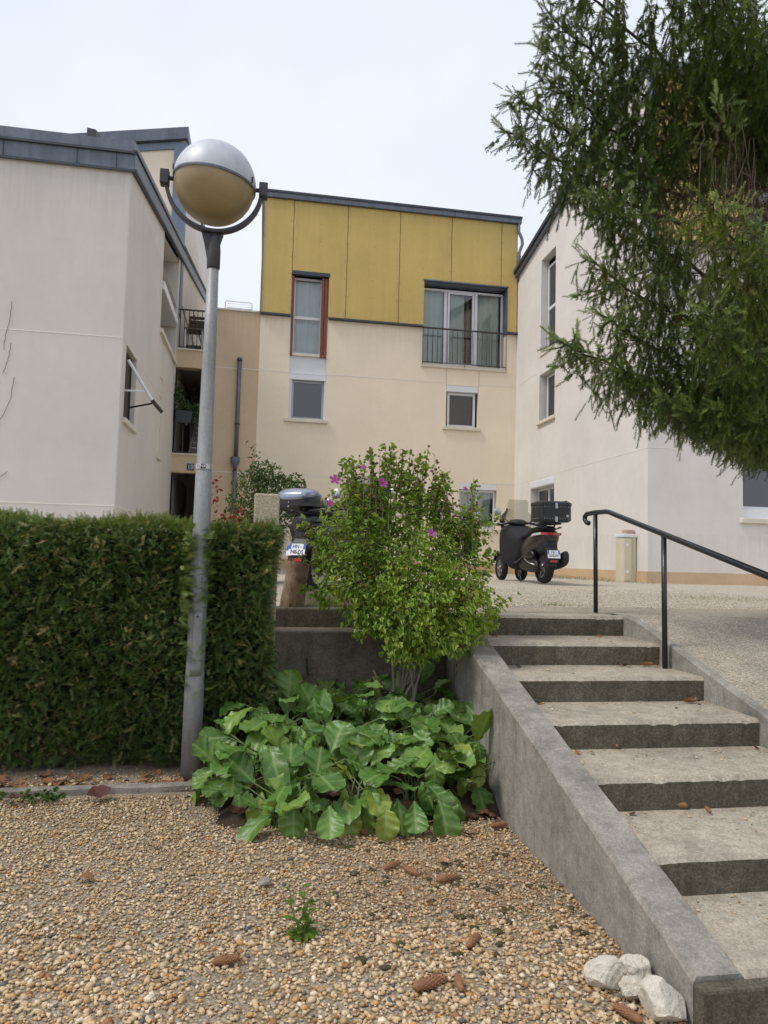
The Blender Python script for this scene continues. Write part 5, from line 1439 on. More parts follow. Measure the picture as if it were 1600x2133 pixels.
mb.build('dark_core', 'yew_core', hd, kind='stuff')
variants = [sprig(8, 0.080, seed=1), sprig(7, 0.065, seed=2), sprig(9, 0.095, seed=3, droop=0.35), sprig(6, 0.055, seed=4, droop=0.05)]
def hedge_layer(n, depth, hole=0.0):
    x = hedge_x(n); z = rng.uniform(0.06, HT, n)**1.0
    x = np.minimum(x, hedge_right(z)-rng.uniform(0, 0.04, n))
    y = hedge_front(x, z)+depth+rng.uniform(-0.02, 0.03, n)
    return np.stack([x, y, z], 1)
def gap_mask(T):
    # thin spots where the gravel behind shows through
    g_ = np.exp(-(((T[:, 0]+0.78)/0.10)**2+((T[:, 2]-0.40)/0.045)**2))*1.2+np.exp(-(((T[:, 0]+0.56)/0.05)**2+((T[:, 2]-0.62)/0.10)**2))
    return rng.uniform(0, 1, len(T)) > g_
groups = []
for n, dep in ((12500, 0.0), (10500, 0.035), (6500, 0.075)):
    T = hedge_layer(n, dep); T = T[gap_mask(T)]
    D = np.stack([rng.normal(0, 0.55, len(T)), -np.abs(rng.normal(0.75, 0.3, len(T))), rng.normal(0.10, 0.42, len(T))], 1)
    groups.append((T, D))
# end face and back
n = 3400; z = rng.uniform(0.08, HT, n); y = rng.uniform(5.05, 5.46, n)
T = np.stack([hedge_right(z)-rng.uniform(0, 0.05, n), y, z], 1); D = np.stack([np.abs(rng.normal(0.8, 0.3, n)), rng.normal(-0.2, 0.4, n), rng.normal(0.1, 0.4, n)], 1); groups.append((T, D))
T = np.concatenate([a for a, b in groups]); D = np.concatenate([b for a, b in groups])
# keep the lamp post itself clear
dx, dy = T[:, 0]-(LPX+0.004), T[:, 1]-LPY
keep = (np.hypot(dx, dy) > 0.068) & ~((np.abs(dx+0.0) < 0.05) & (T[:, 1] < LPY+0.02))
T, D = T[keep], D[keep]
N = len(T)
tint = np.clip(rng.beta(2.0, 2.4, N)*0.78+0.22*(np.sin(T[:, 0]*3.1)*np.sin(T[:, 2]*4.3+1)*0.25), 0, 0.84)
brown = rng.uniform(0, 1, N) < 0.15
tint[brown] = 0.84+0.16*rng.beta(1, 2.5, brown.sum())
M = frames(D, rng.normal(0, 0.7, N), rng.uniform(0.6, 1.1, N)*np.where(T[:, 0] < -2.4, 1.9, 1.0))
merged('foliage', variants, T, M, rng.integers(0, 4, N), tint, 'yew_leaf', hd)
# upright new growth on the flat top, yellower
n = 5200
x = np.minimum(hedge_x(n), HX1); y = rng.uniform(5.06, 5.46, n); T = np.stack([x, y, HT-0.02+rng.uniform(-0.05, 0.035, n)+0.025*np.sin(x*6)], 1)
keep = np.hypot(T[:, 0]-LPX, T[:, 1]-LPY) > 0.09; T = T[keep]; n = len(T)
D = np.stack([rng.normal(0, 0.4, n), rng.normal(-0.2, 0.4, n), np.abs(rng.normal(0.7, 0.3, n))], 1)
merged('top_growth', variants, T, frames(D, rng.uniform(-3, 3, n), rng.uniform(0.5, 0.9, n)), rng.integers(0, 4, n), np.clip(rng.beta(1.6, 2.4, n)+(rng.uniform(0, 1, n) < 0.05)*0.4, 0, 1), 'yew_top', hd)
# long sprays that reach past the pole
n = 330; z = 1.68-1.2*rng.beta(1.0, 2.4, n)
T = np.stack([LPX+np.where(rng.uniform(0, 1, n) < 0.68, -1, 1)*rng.uniform(0.045, 0.12, n), LPY+rng.uniform(-0.075, 0.04, n), z], 1)
D = np.stack([-(T[:, 0]-LPX)*5+rng.normal(0, 0.2, n), -np.abs(rng.normal(0.9, 0.2, n)), rng.normal(0.1, 0.3, n)], 1)
merged('long_spray', variants, T, frames(D, rng.normal(0, 0.5, n), rng.uniform(1.1, 1.6, n)), rng.integers(0, 4, n), rng.uniform(0.5, 0.85, n), 'yew_leaf', hd)

# ================================================================== HIBISCUS
hb = thing('hibiscus_shrub', 'bright green flowering shrub with pink blooms growing behind the big leaves', 'shrub', (1.05, 5.12, 0.25))
def lobes(n, ells, shell=0.45):
    """points in a union of ellipsoids, denser near their skin"""
    out_ = []
    vol = np.array([a[3]*a[4]*a[5] for a in ells]); pr = vol**0.67; pr = pr/pr.sum()
    for (cx, cy, cz, rx, ry, rz), k in zip(ells, rng.multinomial(n, pr)):
        d = rng.normal(size=(k, 3)); d /= np.linalg.norm(d, axis=1, keepdims=True)
        rad = 1-np.abs(rng.normal(0, shell, k)); rad = np.clip(rad, 0.15, 1.08)
        out_.append(np.stack([cx+d[:, 0]*rx*rad, cy+d[:, 1]*ry*rad, cz+d[:, 2]*rz*rad], 1))
    return np.concatenate(out_)
ells = [(0.70, 5.28, 1.66, 0.32, 0.26, 0.42), (1.06, 5.32, 1.70, 0.40, 0.28, 0.44), (1.46, 5.25, 1.58, 0.28, 0.24, 0.38), (0.66, 5.15, 1.42, 0.26, 0.25, 0.32), (1.10, 5.00, 1.42, 0.32, 0.30, 0.36), (1.22, 4.88, 1.20, 0.36, 0.28, 0.30), (1.48, 4.98, 1.16, 0.24, 0.24, 0.22), (0.95, 4.95, 1.22, 0.20, 0.2, 0.25), (0.86, 5.1, 1.22, 0.22, 0.2, 0.2), (1.30, 4.86, 1.02, 0.26, 0.20, 0.18), (1.0, 4.96, 1.04, 0.20, 0.16, 0.16), (1.06, 4.95, 0.92, 0.26, 0.17, 0.15), (0.78, 5.1, 1.08, 0.18, 0.16, 0.16)]
HBX, HBY, HBZ = 1.07, 5.12, 0.30
# branches: from the base up to points in the crown
br = MB(); tips = []; r_ = random.Random(12)
ends = lobes(90, ells, 0.25); ends = ends[np.argsort(np.abs(ends[:, 0]-1.12)+np.abs(ends[:, 1]-5.1))]
for i, e in enumerate(ends):
    e = Vector(e)
    if i >= 9 and e.z < 1.3: continue
    b0 = Vector((HBX+r_.uniform(-0.09, 0.10), HBY+r_.uniform(-0.06, 0.06), HBZ-0.06))
    if i >= 9: b0 = Vector((HBX, HBY, HBZ)).lerp(e, r_.uniform(0.66, 0.8))
    m1 = b0.lerp(e, 0.4)+Vector((r_.uniform(-.05, .05), r_.uniform(-.05, .05), 0.10)); m2 = b0.lerp(e, 0.75)+Vector((r_.uniform(-.04, .04), r_.uniform(-.04, .04), 0.05))
    r0 = 0.015 if i < 9 else 0.005
    br.tube([b0, m1, m2, e], [r0, r0*0.75, r0*0.5, 0.002], 6, cap=False)
    tips += [m2, e]
br.build('branch', 'bark_grey', hb, smooth=True, kind='stuff')
for pth, rr_ in (([(1.02, 5.05, 0.55), (0.90, 4.98, 0.60), (0.84, 4.96, 0.66), (0.80, 4.95, 0.74)], 0.005), ([(0.90, 4.98, 0.60), (0.83, 4.95, 0.61), (0.79, 4.94, 0.63)], 0.004)):
    mb = MB(); mb.tube(pth, rr_, 6); mb.build('bare_twig', 'twig_brown', hb, smooth=True)
# upright wands that break the outline
wands = MB(); wp = []
for k in range(95):
    a = r_.uniform(0, 6.28); x = r_.choice([0.62, 0.72, 0.80, 0.95, 1.05, 1.18, 1.28, 1.45, 1.55])+r_.uniform(-0.09, 0.09); y = 5.28+r_.uniform(-0.2, 0.15)
    ztop = 1.98+0.30*math.exp(-((x-1.02)/0.40)**2)+r_.uniform(-0.22, 0.10)
    if x < 0.7: ztop += 0.06
    p0 = Vector((x, y, ztop-0.42)); p1 = Vector((x+r_.uniform(-.06, .06), y+r_.uniform(-.05, .05), ztop))
    wands.tube([p0, p0.lerp(p1, 0.5)+Vector((r_.uniform(-.02, .02), 0, 0)), p1], [0.004, 0.003, 0.0015], 5, cap=False)
    for q in range(14): wp.append(tuple(p0.lerp(p1, q/13)))
for k in range(26):   # outward wands on the sides and low lobe
    c = Vector(r_.choice([(1.5, 5.0, 1.15), (1.55, 5.2, 1.6), (0.5, 5.2, 1.5), (1.3, 4.8, 1.3), (0.85, 4.95, 1.25), (0.55, 5.2, 1.25)])); d = Vector((c.x-1.05, c.y-5.15, 0.35)).normalized()
    p0 = c+Vector((r_.uniform(-.12, .12), r_.uniform(-.1, .1), r_.uniform(-.1, .15))); p1 = p0+d*r_.uniform(0.12, 0.26)
    wands.tube([p0, p1], [0.003, 0.0015], 5, cap=False)
    for q in range(10): wp.append(tuple(p0.lerp(p1, q/9)))
wands.build('wand', 'bark_grey', hb, kind='stuff')
LV = [lobed_leaf(0.050, 0.026, 1), lobed_leaf(0.042, 0.022, 2), lobed_leaf(0.056, 0.025, 3), lobed_leaf(0.034, 0.018, 4)]
T = np.concatenate([lobes(10500, ells, 0.30), np.repeat(np.array(wp), 2, axis=0)+rng.normal(0, 0.016, (len(wp)*2, 3))])
clump = np.sin(T[:, 0]*13+1.0)*np.sin(T[:, 1]*11)*np.sin(T[:, 2]*12+0.5)+0.5*np.sin(T[:, 0]*27+T[:, 2]*19)*np.sin(T[:, 1]*23)
keep = (T[:, 1] > 4.62) & ~((T[:, 2] < 0.92) & (T[:, 0] < 0.85)) & (clump > -0.22+0.18*rng.normal(size=len(T))); T = T[keep]
N = len(T)
Cn = np.array([1.07, 5.2, 1.35]); O = T-Cn; O /= np.linalg.norm(O, axis=1, keepdims=True)
D = O*0.55+np.stack([rng.normal(0, 0.5, N), rng.normal(-0.25, 0.5, N), rng.normal(-0.5, 0.45, N)], 1)
low = (T[:, 2] < 1.5) & (T[:, 1] < 5.05)
tint = np.clip(rng.beta(2.2, 2.0, N)*0.8+0.20*low+0.12*(T[:, 2] > 1.6)+0.05, 0, 0.95); y_ = rng.uniform(0, 1, N) < 0.02; tint[y_] = rng.uniform(0.95, 1, y_.sum())
merged('foliage', LV, T, frames(D, rng.normal(0, 0.5, N), rng.uniform(0.7, 1.2, N)), rng.integers(0, 4, N), tint, 'hibiscus_leaf', hb)
# seed capsules and buds on the wands
T = np.array([p for i, p in enumerate(wp) if i % 14 > 5 and r_.random() < 0.9]+[tuple(p) for p in lobes(330, ells, 0.1) if p[2] > 1.1]); N = len(T)
T = T+rng.normal(0, 0.014, T.shape)
merged('bud', [blob(1), blob(2)], T, frames(rand_dirs(N), rng.uniform(0, 6, N), rng.uniform(0.014, 0.027, N)), rng.integers(0, 2, N), rng.uniform(0, 1, N), 'bud_leaf', hb, smooth=True)
# pink blooms: five broad petals each
def bloom(p, d, s):
    d = Vector(d).normalized(); a = d.orthogonal().normalized(); b = d.cross(a); mb = MB(); p = Vector(p)
    for k in range(5):
        t = 2*math.pi*k/5; e = a*math.cos(t)+b*math.sin(t); h = d.cross(e)
        pts = [p, p+e*s*0.5+h*s*0.32+d*s*0.35, p+e*s*0.95+h*s*0.36+d*s*0.45, p+e*s*1.05+d*s*0.35, p+e*s*0.95-h*s*0.36+d*s*0.45, p+e*s*0.5-h*s*0.32+d*s*0.35]
        mb.add(pts, [(0, 1, 2, 3), (0, 3, 4, 5)])
    mb.tube([p, p+d*s*0.9], [s*0.08, s*0.05], 6, mi=0)
    mb.build('flower', 'petal_pink', hb)
for (x, y, z, s) in ((0.50, 5.02, 2.04, 0.042), (0.83, 4.98, 2.03, 0.042), (0.47, 5.05, 1.88, 0.03), (1.13, 4.72, 1.68, 0.034), (0.70, 5.0, 2.14, 0.022), (1.45, 5.02, 2.02, 0.02)):
    bloom((x, y, z), (r_.uniform(-.4, .4), -0.8, 0.5), s)

# ================================================================== BERGENIA CLUMP
bg = thing('bergenia_clump', 'clump of large glossy paddle leaves filling the bed before the retaining wall', 'plant', (0.6, 4.5, 0))
def berg_mesh(seed, L=0.20, W=0.085, cup=0.25, bend=0.35):
    r = random.Random(seed); nu, nv = 22, 13; v = []; vein = []
    ph = [r.uniform(0, 6.28) for _ in range(4)]
    for i in range(nu+1):
        t = 1-(1-i/nu)**1.7
        if t > 0.64: w = max(0.0, 1-((t-0.64)/0.36)**2.5)**0.42
        else: w = 0.09+0.91*math.sin(math.pi/2*(t/0.64))**1.25
        w = max(w, 0.03)
        for j in range(nv):
            s = -1+2*j/(nv-1)
            tooth = 1+0.014*math.sin(t*60+ph[0]+s)*abs(s)**3+0.015*math.sin(t*9+ph[1])*abs(s)**2
            y = s*W*w*tooth
            tt = t+0.05*(abs(s)**1.3)*(1-2*abs(t-0.5))
            x = L*tt
            side = math.sin((t*8.0-abs(s)*1.6)*math.pi)
            z = cup*(y*y/W*0.7+abs(y)*0.3)*(1-0.5*t)-bend*L*t*t+0.009*side*abs(s)*(1 if w > 0.2 else 0)+0.005*math.sin(t*13+ph[2]+s*2)*abs(s)**2+0.009*math.sin(t*6+ph[3]-s*2)*abs(s)
            v.append((x, y, z))
            vn = max(0.0, 1-abs(s)*7) if j != nv//2 else 1.0
            sv = max(0.0, side-0.72)/0.28*(1-abs(s)*0.7)
            vein.append(min(1.0, 0.85*vn+0.5*sv))
    f = [(i*nv+j, i*nv+j+1, (i+1)*nv+j+1, (i+1)*nv+j) for i in range(nu) for j in range(nv-1)]
    me = bpy.data.meshes.new('leaf'); me.from_pydata(v, [], f)
    a = me.attributes.new('vein', 'FLOAT', 'POINT'); a.data.foreach_set('value', np.array(vein, np.float32))
    me.polygons.foreach_set('use_smooth', [True]*len(f)); me.materials.append(MATS['bergenia_leaf'])
    return me
BM = [berg_mesh(1, 0.20, 0.080), berg_mesh(2, 0.19, 0.086, 0.1, 0.2), berg_mesh(3, 0.22, 0.083, 0.55, 0.5), berg_mesh(4, 0.18, 0.062, -0.2, 0.6), berg_mesh(5, 0.21, 0.088, 0.35, 0.05), berg_mesh(6, 0.17, 0.072, 0.9, 0.35), berg_mesh(7, 0.23, 0.068, 0.25, 0.8), berg_mesh(8, 0.20, 0.078, 0.6, -0.15), berg_mesh(9, 0.16, 0.066, -0.1, 0.9)]
r_ = random.Random(77)
crowns = [(0.05, 4.65), (0.30, 4.35), (0.62, 4.22), (0.95, 4.32), (0.22, 4.95), (0.55, 4.75), (0.88, 4.78), (0.42, 5.22), (0.75, 5.22), (1.05, 5.12), (1.24, 4.62), (1.30, 4.98), (-0.06, 4.48), (1.12, 4.45), (0.18, 4.16), (0.18, 5.2), (0.58, 5.33), (1.36, 4.42)]
pet = MB(); nleaf = 0
def put_leaf(base, tip_dir, pl_len, me, sc, roll, pitch):
    """petiole from the crown, then a blade that continues it"""
    global nleaf
    b = Vector(base); d = Vector(tip_dir).normalized()
    m1 = b+Vector((d.x*0.25, d.y*0.25, 0.8)).normalized()*pl_len*0.5
    e = b+Vector((d.x*0.6, d.y*0.6, 0.62)).normalized()*pl_len
    pet.tube([b, m1, e], [0.006, 0.005, 0.004], 5, cap=False)
    X = Vector((d.x*math.cos(pitch), d.y*math.cos(pitch), math.sin(pitch))).normalized()
    S = Vector((0, 0, 1)).cross(X).normalized(); Wv = X.cross(S)
    S2 = S*math.cos(roll)+Wv*math.sin(roll); W2 = -S*math.sin(roll)+Wv*math.cos(roll)
    o = link(bpy.data.objects.new('leaf', me)); o.parent = bg
    mt_ = Matrix((X, S2, W2)).transposed().to_4x4(); 
    o.matrix_local = Matrix.Translation(e-ORG[bg]) @ mt_ @ Matrix.Scale(sc, 4)
    nleaf += 1
for ci, (cx, cy) in enumerate(crowns):
    nl = 16 if ci < 12 else 14
    for k in range(nl):
        a = 2*math.pi*(k/nl)+r_.uniform(-0.35, 0.35)
        inner = r_.random()
        d = Vector((math.cos(a), math.sin(a)-0.05, 0))
        zz = max(0.0, bed_z(cx, cy))
        pl_ = 0.10+0.22*r_.random()+0.10*(cy-4.2)
        if d.y < -0.35: pitch = R(r_.uniform(-65, 25))
        elif d.y > 0.3: pitch = R(r_.uniform(35, 85))
        else: pitch = R(r_.uniform(-45, 50))
        if r_.random() < 0.15: pitch = R(r_.uniform(-20, 60))
        put_leaf((cx+r_.uniform(-.05, .05), cy+r_.uniform(-.05, .05), zz-0.01), d, pl_, r_.choice(BM), r_.choice([r_.uniform(0.5, 0.8), r_.uniform(0.75, 1.2), r_.uniform(0.8, 1.2)]), (0.55 if d.x > 0 else -0.55)*(1 if abs(d.y) < 0.5 else 0.2)*r_.uniform(0.3, 1.2)+r_.uniform(-0.35, 0.35), pitch)
# a few leaves that flop onto the gravel in front and by the post
for (x, y, a, p, s) in ((0.15, 4.30, 265, -38, 1.1), (0.33, 4.15, 262, -58, 1.1), (0.50, 4.10, 280, -50, 0.9), (0.80, 4.10, 275, -45, 1.0), (1.0, 4.2, 300, -30, 1.15), (-0.12, 4.72, 200, -12, 1.1), (-0.02, 4.55, 215, -20, 1.0), (1.25, 4.5, 290, -40, 1.0), (1.33, 4.6, 310, -50, 1.1), (0.65, 4.1, 250, -60, 0.9), (-0.02, 4.42, 240, -35, 0.95), (0.08, 4.28, 255, -55, 0.9), (1.12, 4.22, 285, -50, 1.05), (1.3, 4.35, 295, -45, 0.95), (0.9, 4.05, 265, -62, 0.85), (0.25, 4.08, 258, -55, 1.0), (0.42, 4.02, 270, -48, 0.95), (0.72, 3.98, 268, -52, 0.95), (1.02, 4.06, 282, -40, 1.0), (-0.1, 4.6, 225, -40, 0.9)):
    put_leaf((x, y, 0.10), (math.cos(R(a)), math.sin(R(a)), 0), 0.10, r_.choice(BM), s, r_.uniform(-0.4, 0.4), R(p))
pet.build('petiole', 'petiole', bg, smooth=True, kind='stuff')
fl_leaf = link(bpy.data.objects.new('fallen_leaf', BM[6])); fl_leaf.location = (-0.16, 4.78, 0.055); fl_leaf.rotation_euler = (0.15, 0.12, R(200)); fl_leaf.scale = (1.15, 0.9, 1)
tag(fl_leaf, 'long green leaf lying loose at the foot of the lamp post', 'leaf')

# ================================================================== SHRUBS BEHIND THE HEDGE
def bushy(name, label, loc, ells, nleaf_, leafs, mat, nb=30, extra=None, sc=(0.8, 1.3)):
    t = thing(name, label, 'shrub', loc)
    mb = MB(); rr_ = random.Random(5)
    for e in lobes(nb, ells, 0.2):
        b0 = Vector(loc)+Vector((rr_.uniform(-.08, .08), rr_.uniform(-.08, .08), -0.02)); e = Vector(e)
        mb.tube([b0, b0.lerp(e, 0.5)+Vector((0, 0, 0.12)), e], [0.010, 0.006, 0.002], 5, cap=False)
    mb.build('branch', 'bark_brown', t, kind='stuff')
    T = lobes(nleaf_, ells, 0.3)
    if extra is not None: T = np.concatenate([T, extra])
    n_ = len(T); D = rand_dirs(n_, (0, -0.2, 0.1))
    merged('foliage', leafs, T, frames(D, rng.normal(0, 0.8, n_), rng.uniform(sc[0], sc[1], n_)), rng.integers(0, len(leafs), n_), rng.beta(2, 2, n_), mat, t)
    return t
SL = [simple_leaf(0.075, 0.012, 1), simple_leaf(0.06, 0.011, 2), simple_leaf(0.05, 0.012, 3)]
wand = np.array([(-0.12+0.02*math.sin(k), 10.0, 2.6+k*0.025) for k in range(18)]).repeat(2, axis=0)+rng.normal(0, 0.03, (36, 3))
bushy('leafy_shrub', 'feathery light green shrub between the lamp post and the pier', (-0.02, 10.0, terrace_z(10)), [(-0.10, 10, 2.15, 0.40, 0.4, 0.55), (0.22, 10, 2.20, 0.42, 0.4, 0.45), (0.02, 10, 2.6, 0.25, 0.25, 0.22), (0.42, 10.1, 2.5, 0.2, 0.2, 0.18), (-0.1, 9.9, 1.6, 0.4, 0.4, 0.45)], 4600, SL, 'shrub_leaf', extra=wand)
RL = [simple_leaf(0.06, 0.02, 4), simple_leaf(0.05, 0.018, 5)]
wand = np.array([(-0.58, 9.3, 1.9+k*0.04) for k in range(16)]).repeat(2, axis=0)+rng.normal(0, 0.02, (32, 3))
bushy('red_leaved_shrub', 'small shrub with russet red leaves right of the lamp post', (-0.42, 9.3, terrace_z(9.3)), [(-0.42, 9.3, 1.75, 0.25, 0.2, 0.28), (-0.28, 9.25, 1.95, 0.12, 0.12, 0.22)], 170, RL, 'red_leaf', nb=14, extra=wand)
# low clipped box hedge behind the scooters
bx_ = thing('clipped_hedge', 'low clipped green hedge showing above the scooters', 'hedge', (1.6, 13.2, terrace_z(13)))
n = 4200; T = np.stack([rng.uniform(0.55, 2.9, n), 13.05+rng.uniform(0, 0.5, n)*0.4, terrace_z(13)+rng.uniform(0.0, 1.32, n)**1.0], 1); k = rng.uniform(0, 1, n) < 0.3; T[k, 2] = terrace_z(13)+1.30+rng.uniform(-.03, .03, k.sum()); T[k, 1] = rng.uniform(13.05, 13.6, k.sum())
merged('foliage', [sprig(6, 0.10, 0.03, 0.010, seed=9), sprig(6, 0.08, 0.028, 0.010, seed=10)], T, frames(rand_dirs(n, (0, -0.7, 0.3)), rng.uniform(-2, 2, n), rng.uniform(0.8, 1.2, n)), rng.integers(0, 2, n), np.clip(rng.beta(2, 2.2, n), 0, 0.86), 'yew_leaf', bx_)
mb = MB()
for k in range(10): mb.tube([(0.7+k*0.23, 13.3, 1.1), (0.7+k*0.23, 13.3, 2.2)], [0.02, 0.008], 6)
mb.build('stem', 'bark_brown', bx_, kind='stuff')
# plants in the gallery flower box
bpt = thing('potted_trailing_plant', 'trailing green plant spilling from the dark flower box', 'plant', (-2.1, YC-0.15, 5.22))
T = np.concatenate([lobes(420, [(-2.2, YC-0.15, 5.55, 0.14, 0.1, 0.40), (-1.98, YC-0.15, 5.38, 0.25, 0.12, 0.16), (-1.78, YC-0.17, 5.12, 0.14, 0.1, 0.28), (-2.27, YC-0.15, 5.7, 0.06, 0.06, 0.4)], 0.4)]); n = len(T)
merged('foliage', SL, T, frames(rand_dirs(n, (0, -0.3, 0.1)), rng.uniform(-2, 2, n), rng.uniform(1.0, 1.7, n)), rng.integers(0, 3, n), rng.beta(2, 3, n), 'shrub_leaf', bpt)

# ================================================================== SPRUCE
sp = thing('spruce_tree', 'big spruce with drooping needle curtains hanging in from the right', 'tree', (5.35, 6.3, TZ))
TX, TY = 5.35, 6.3
mb = MB(); mb.tube([(TX, TY, TZ-0.1), (TX, TY, TZ+0.15), (TX+0.02, TY, TZ+1.5), (TX-0.03, TY+0.02, 5.5), (TX, TY, 9.0), (TX, TY, 12.5)], [0.30, 0.22, 0.19, 0.15, 0.10, 0.03], 16)
mb.build('trunk', 'bark_brown', sp, smooth=True)
sr = random.Random(31)
S_T, S_D, S_S, S_C = [], [], [], []          # shoots: place, direction, size, colour
limbs = MB(); bare = MB()
def shoots_along(p, q, sc, tintlo, tinthi, step=0.055, spread=0.35, side=True):
    d = q-p; L = d.length
    if L < 0.01: return
    n_ = max(1, int(L/step)); d = d/L
    for k in range(n_+1):
        t = k/n_
        o = Vector((sr.gauss(0, 1), sr.gauss(0, 1), sr.gauss(0, 1)))*spread
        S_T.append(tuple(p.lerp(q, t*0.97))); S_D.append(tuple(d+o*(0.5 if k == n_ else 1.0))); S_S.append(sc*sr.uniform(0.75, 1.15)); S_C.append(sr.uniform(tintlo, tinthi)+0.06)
def spruce_branch(tip, z0, fade=0.0, dens=1.0, sag=0.12, hang=(0.12, 0.42), light=0.0, bare_to=0.12, start=0.08, sec=0.62):
    a = Vector((TX+sr.uniform(-.05, .05), TY+sr.uniform(-.05, .05), z0)); b = Vector(tip); Lm = (b-a).length
    ctrl = []
    for k in range(25):
        t = k/24
        p = a.lerp(b, t); p.z += -sag*0.5*Lm*math.sin(math.pi*t**0.9)+0.02*Lm*t**5
        p += Vector((sr.gauss(0, 0.012), sr.gauss(0, 0.012), sr.gauss(0, 0.01)))
        ctrl.append(p)
    limbs.tube(ctrl, [0.020*(1-k/24)**0.8+0.0035 for k in range(25)], 7, cap=False)
    n_ = int(Lm/0.075*dens)
    for k in range(n_):
        t = start+(1-start)*k/n_
        f = t*24; i = min(23, int(f)); p = ctrl[i].lerp(ctrl[i+1], f-i); d = (ctrl[i+1]-ctrl[i]).normalized()
        side = d.cross(Vector((0, 0, 1))).normalized()*(1 if k % 2 else -1)
        green = t > bare_to+sr.uniform(-0.1, 0.1)
        l2 = (sec*(1-t)**0.5*0.85+0.08)*sr.uniform(0.6, 1.15)
        dd = (d*sr.uniform(0.45, 0.95)+side*sr.uniform(0.5, 1.0)+Vector((0, 0, sr.uniform(-0.15, 0.25)))).normalized()
        e1 = p+dd*l2*0.5+Vector((0, 0, 0.02)); e2 = p+dd*l2+Vector((0, 0, -0.16*l2))
        limbs.tube([p, e1, e2], [0.0045, 0.003, 0.0018], 4, cap=False)
        if green:
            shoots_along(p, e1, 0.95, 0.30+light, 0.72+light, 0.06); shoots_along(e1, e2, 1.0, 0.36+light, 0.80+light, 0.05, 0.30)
            if sr.random() < 0.45:   # pale fresh shoots standing up on top
                for q in range(2): shoots_along(e1, e1+Vector((dd.x*0.05, dd.y*0.05, 0.03+0.05*sr.random())), 0.95, 0.62+light, 0.92, 0.09, 0.2)
        # pendulous twigs
        nh = int(l2/0.066)+1
        for q in range(nh):
            s_ = (q+sr.random())/nh; h0 = p.lerp(e1, s_*2) if s_ < 0.5 else e1.lerp(e2, s_*2-1)
            hl = sr.uniform(*hang)*0.68*(0.45+0.75*(1-abs(t-0.55)))
            if t > 0.9: hl *= 0.45
            m_ = h0+Vector((sr.gauss(0, .02), sr.gauss(0, .02), -hl*0.5)); h1 = h0+Vector((sr.gauss(0, .03)-0.02, sr.gauss(0, .03), -hl))
            if green and sr.random() > fade:
                bare.tube([h0, m_, h1], [0.0022, 0.0018, 0.001], 3, cap=False)
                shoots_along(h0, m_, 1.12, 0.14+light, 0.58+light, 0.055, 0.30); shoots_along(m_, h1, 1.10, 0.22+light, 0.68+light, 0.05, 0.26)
            else:
                bare.tube([h0, m_, h1], [0.002, 0.0016, 0.001], 3, cap=False)
    # leader: a whorl of shoots at the tip
    d = (ctrl[-1]-ctrl[-3]).normalized()
    for k in range(4):
        q = ctrl[-1-k]; shoots_along(q, q+(d+Vector((sr.gauss(0, .5), sr.gauss(0, .5), sr.gauss(0.15, .25)))).normalized()*0.09, 1.05, 0.45+light, 0.85, 0.05, 0.12)
    shoots_along(ctrl[-4], ctrl[-1]+d*0.04, 1.0, 0.4+light, 0.8, 0.04, 0.3)
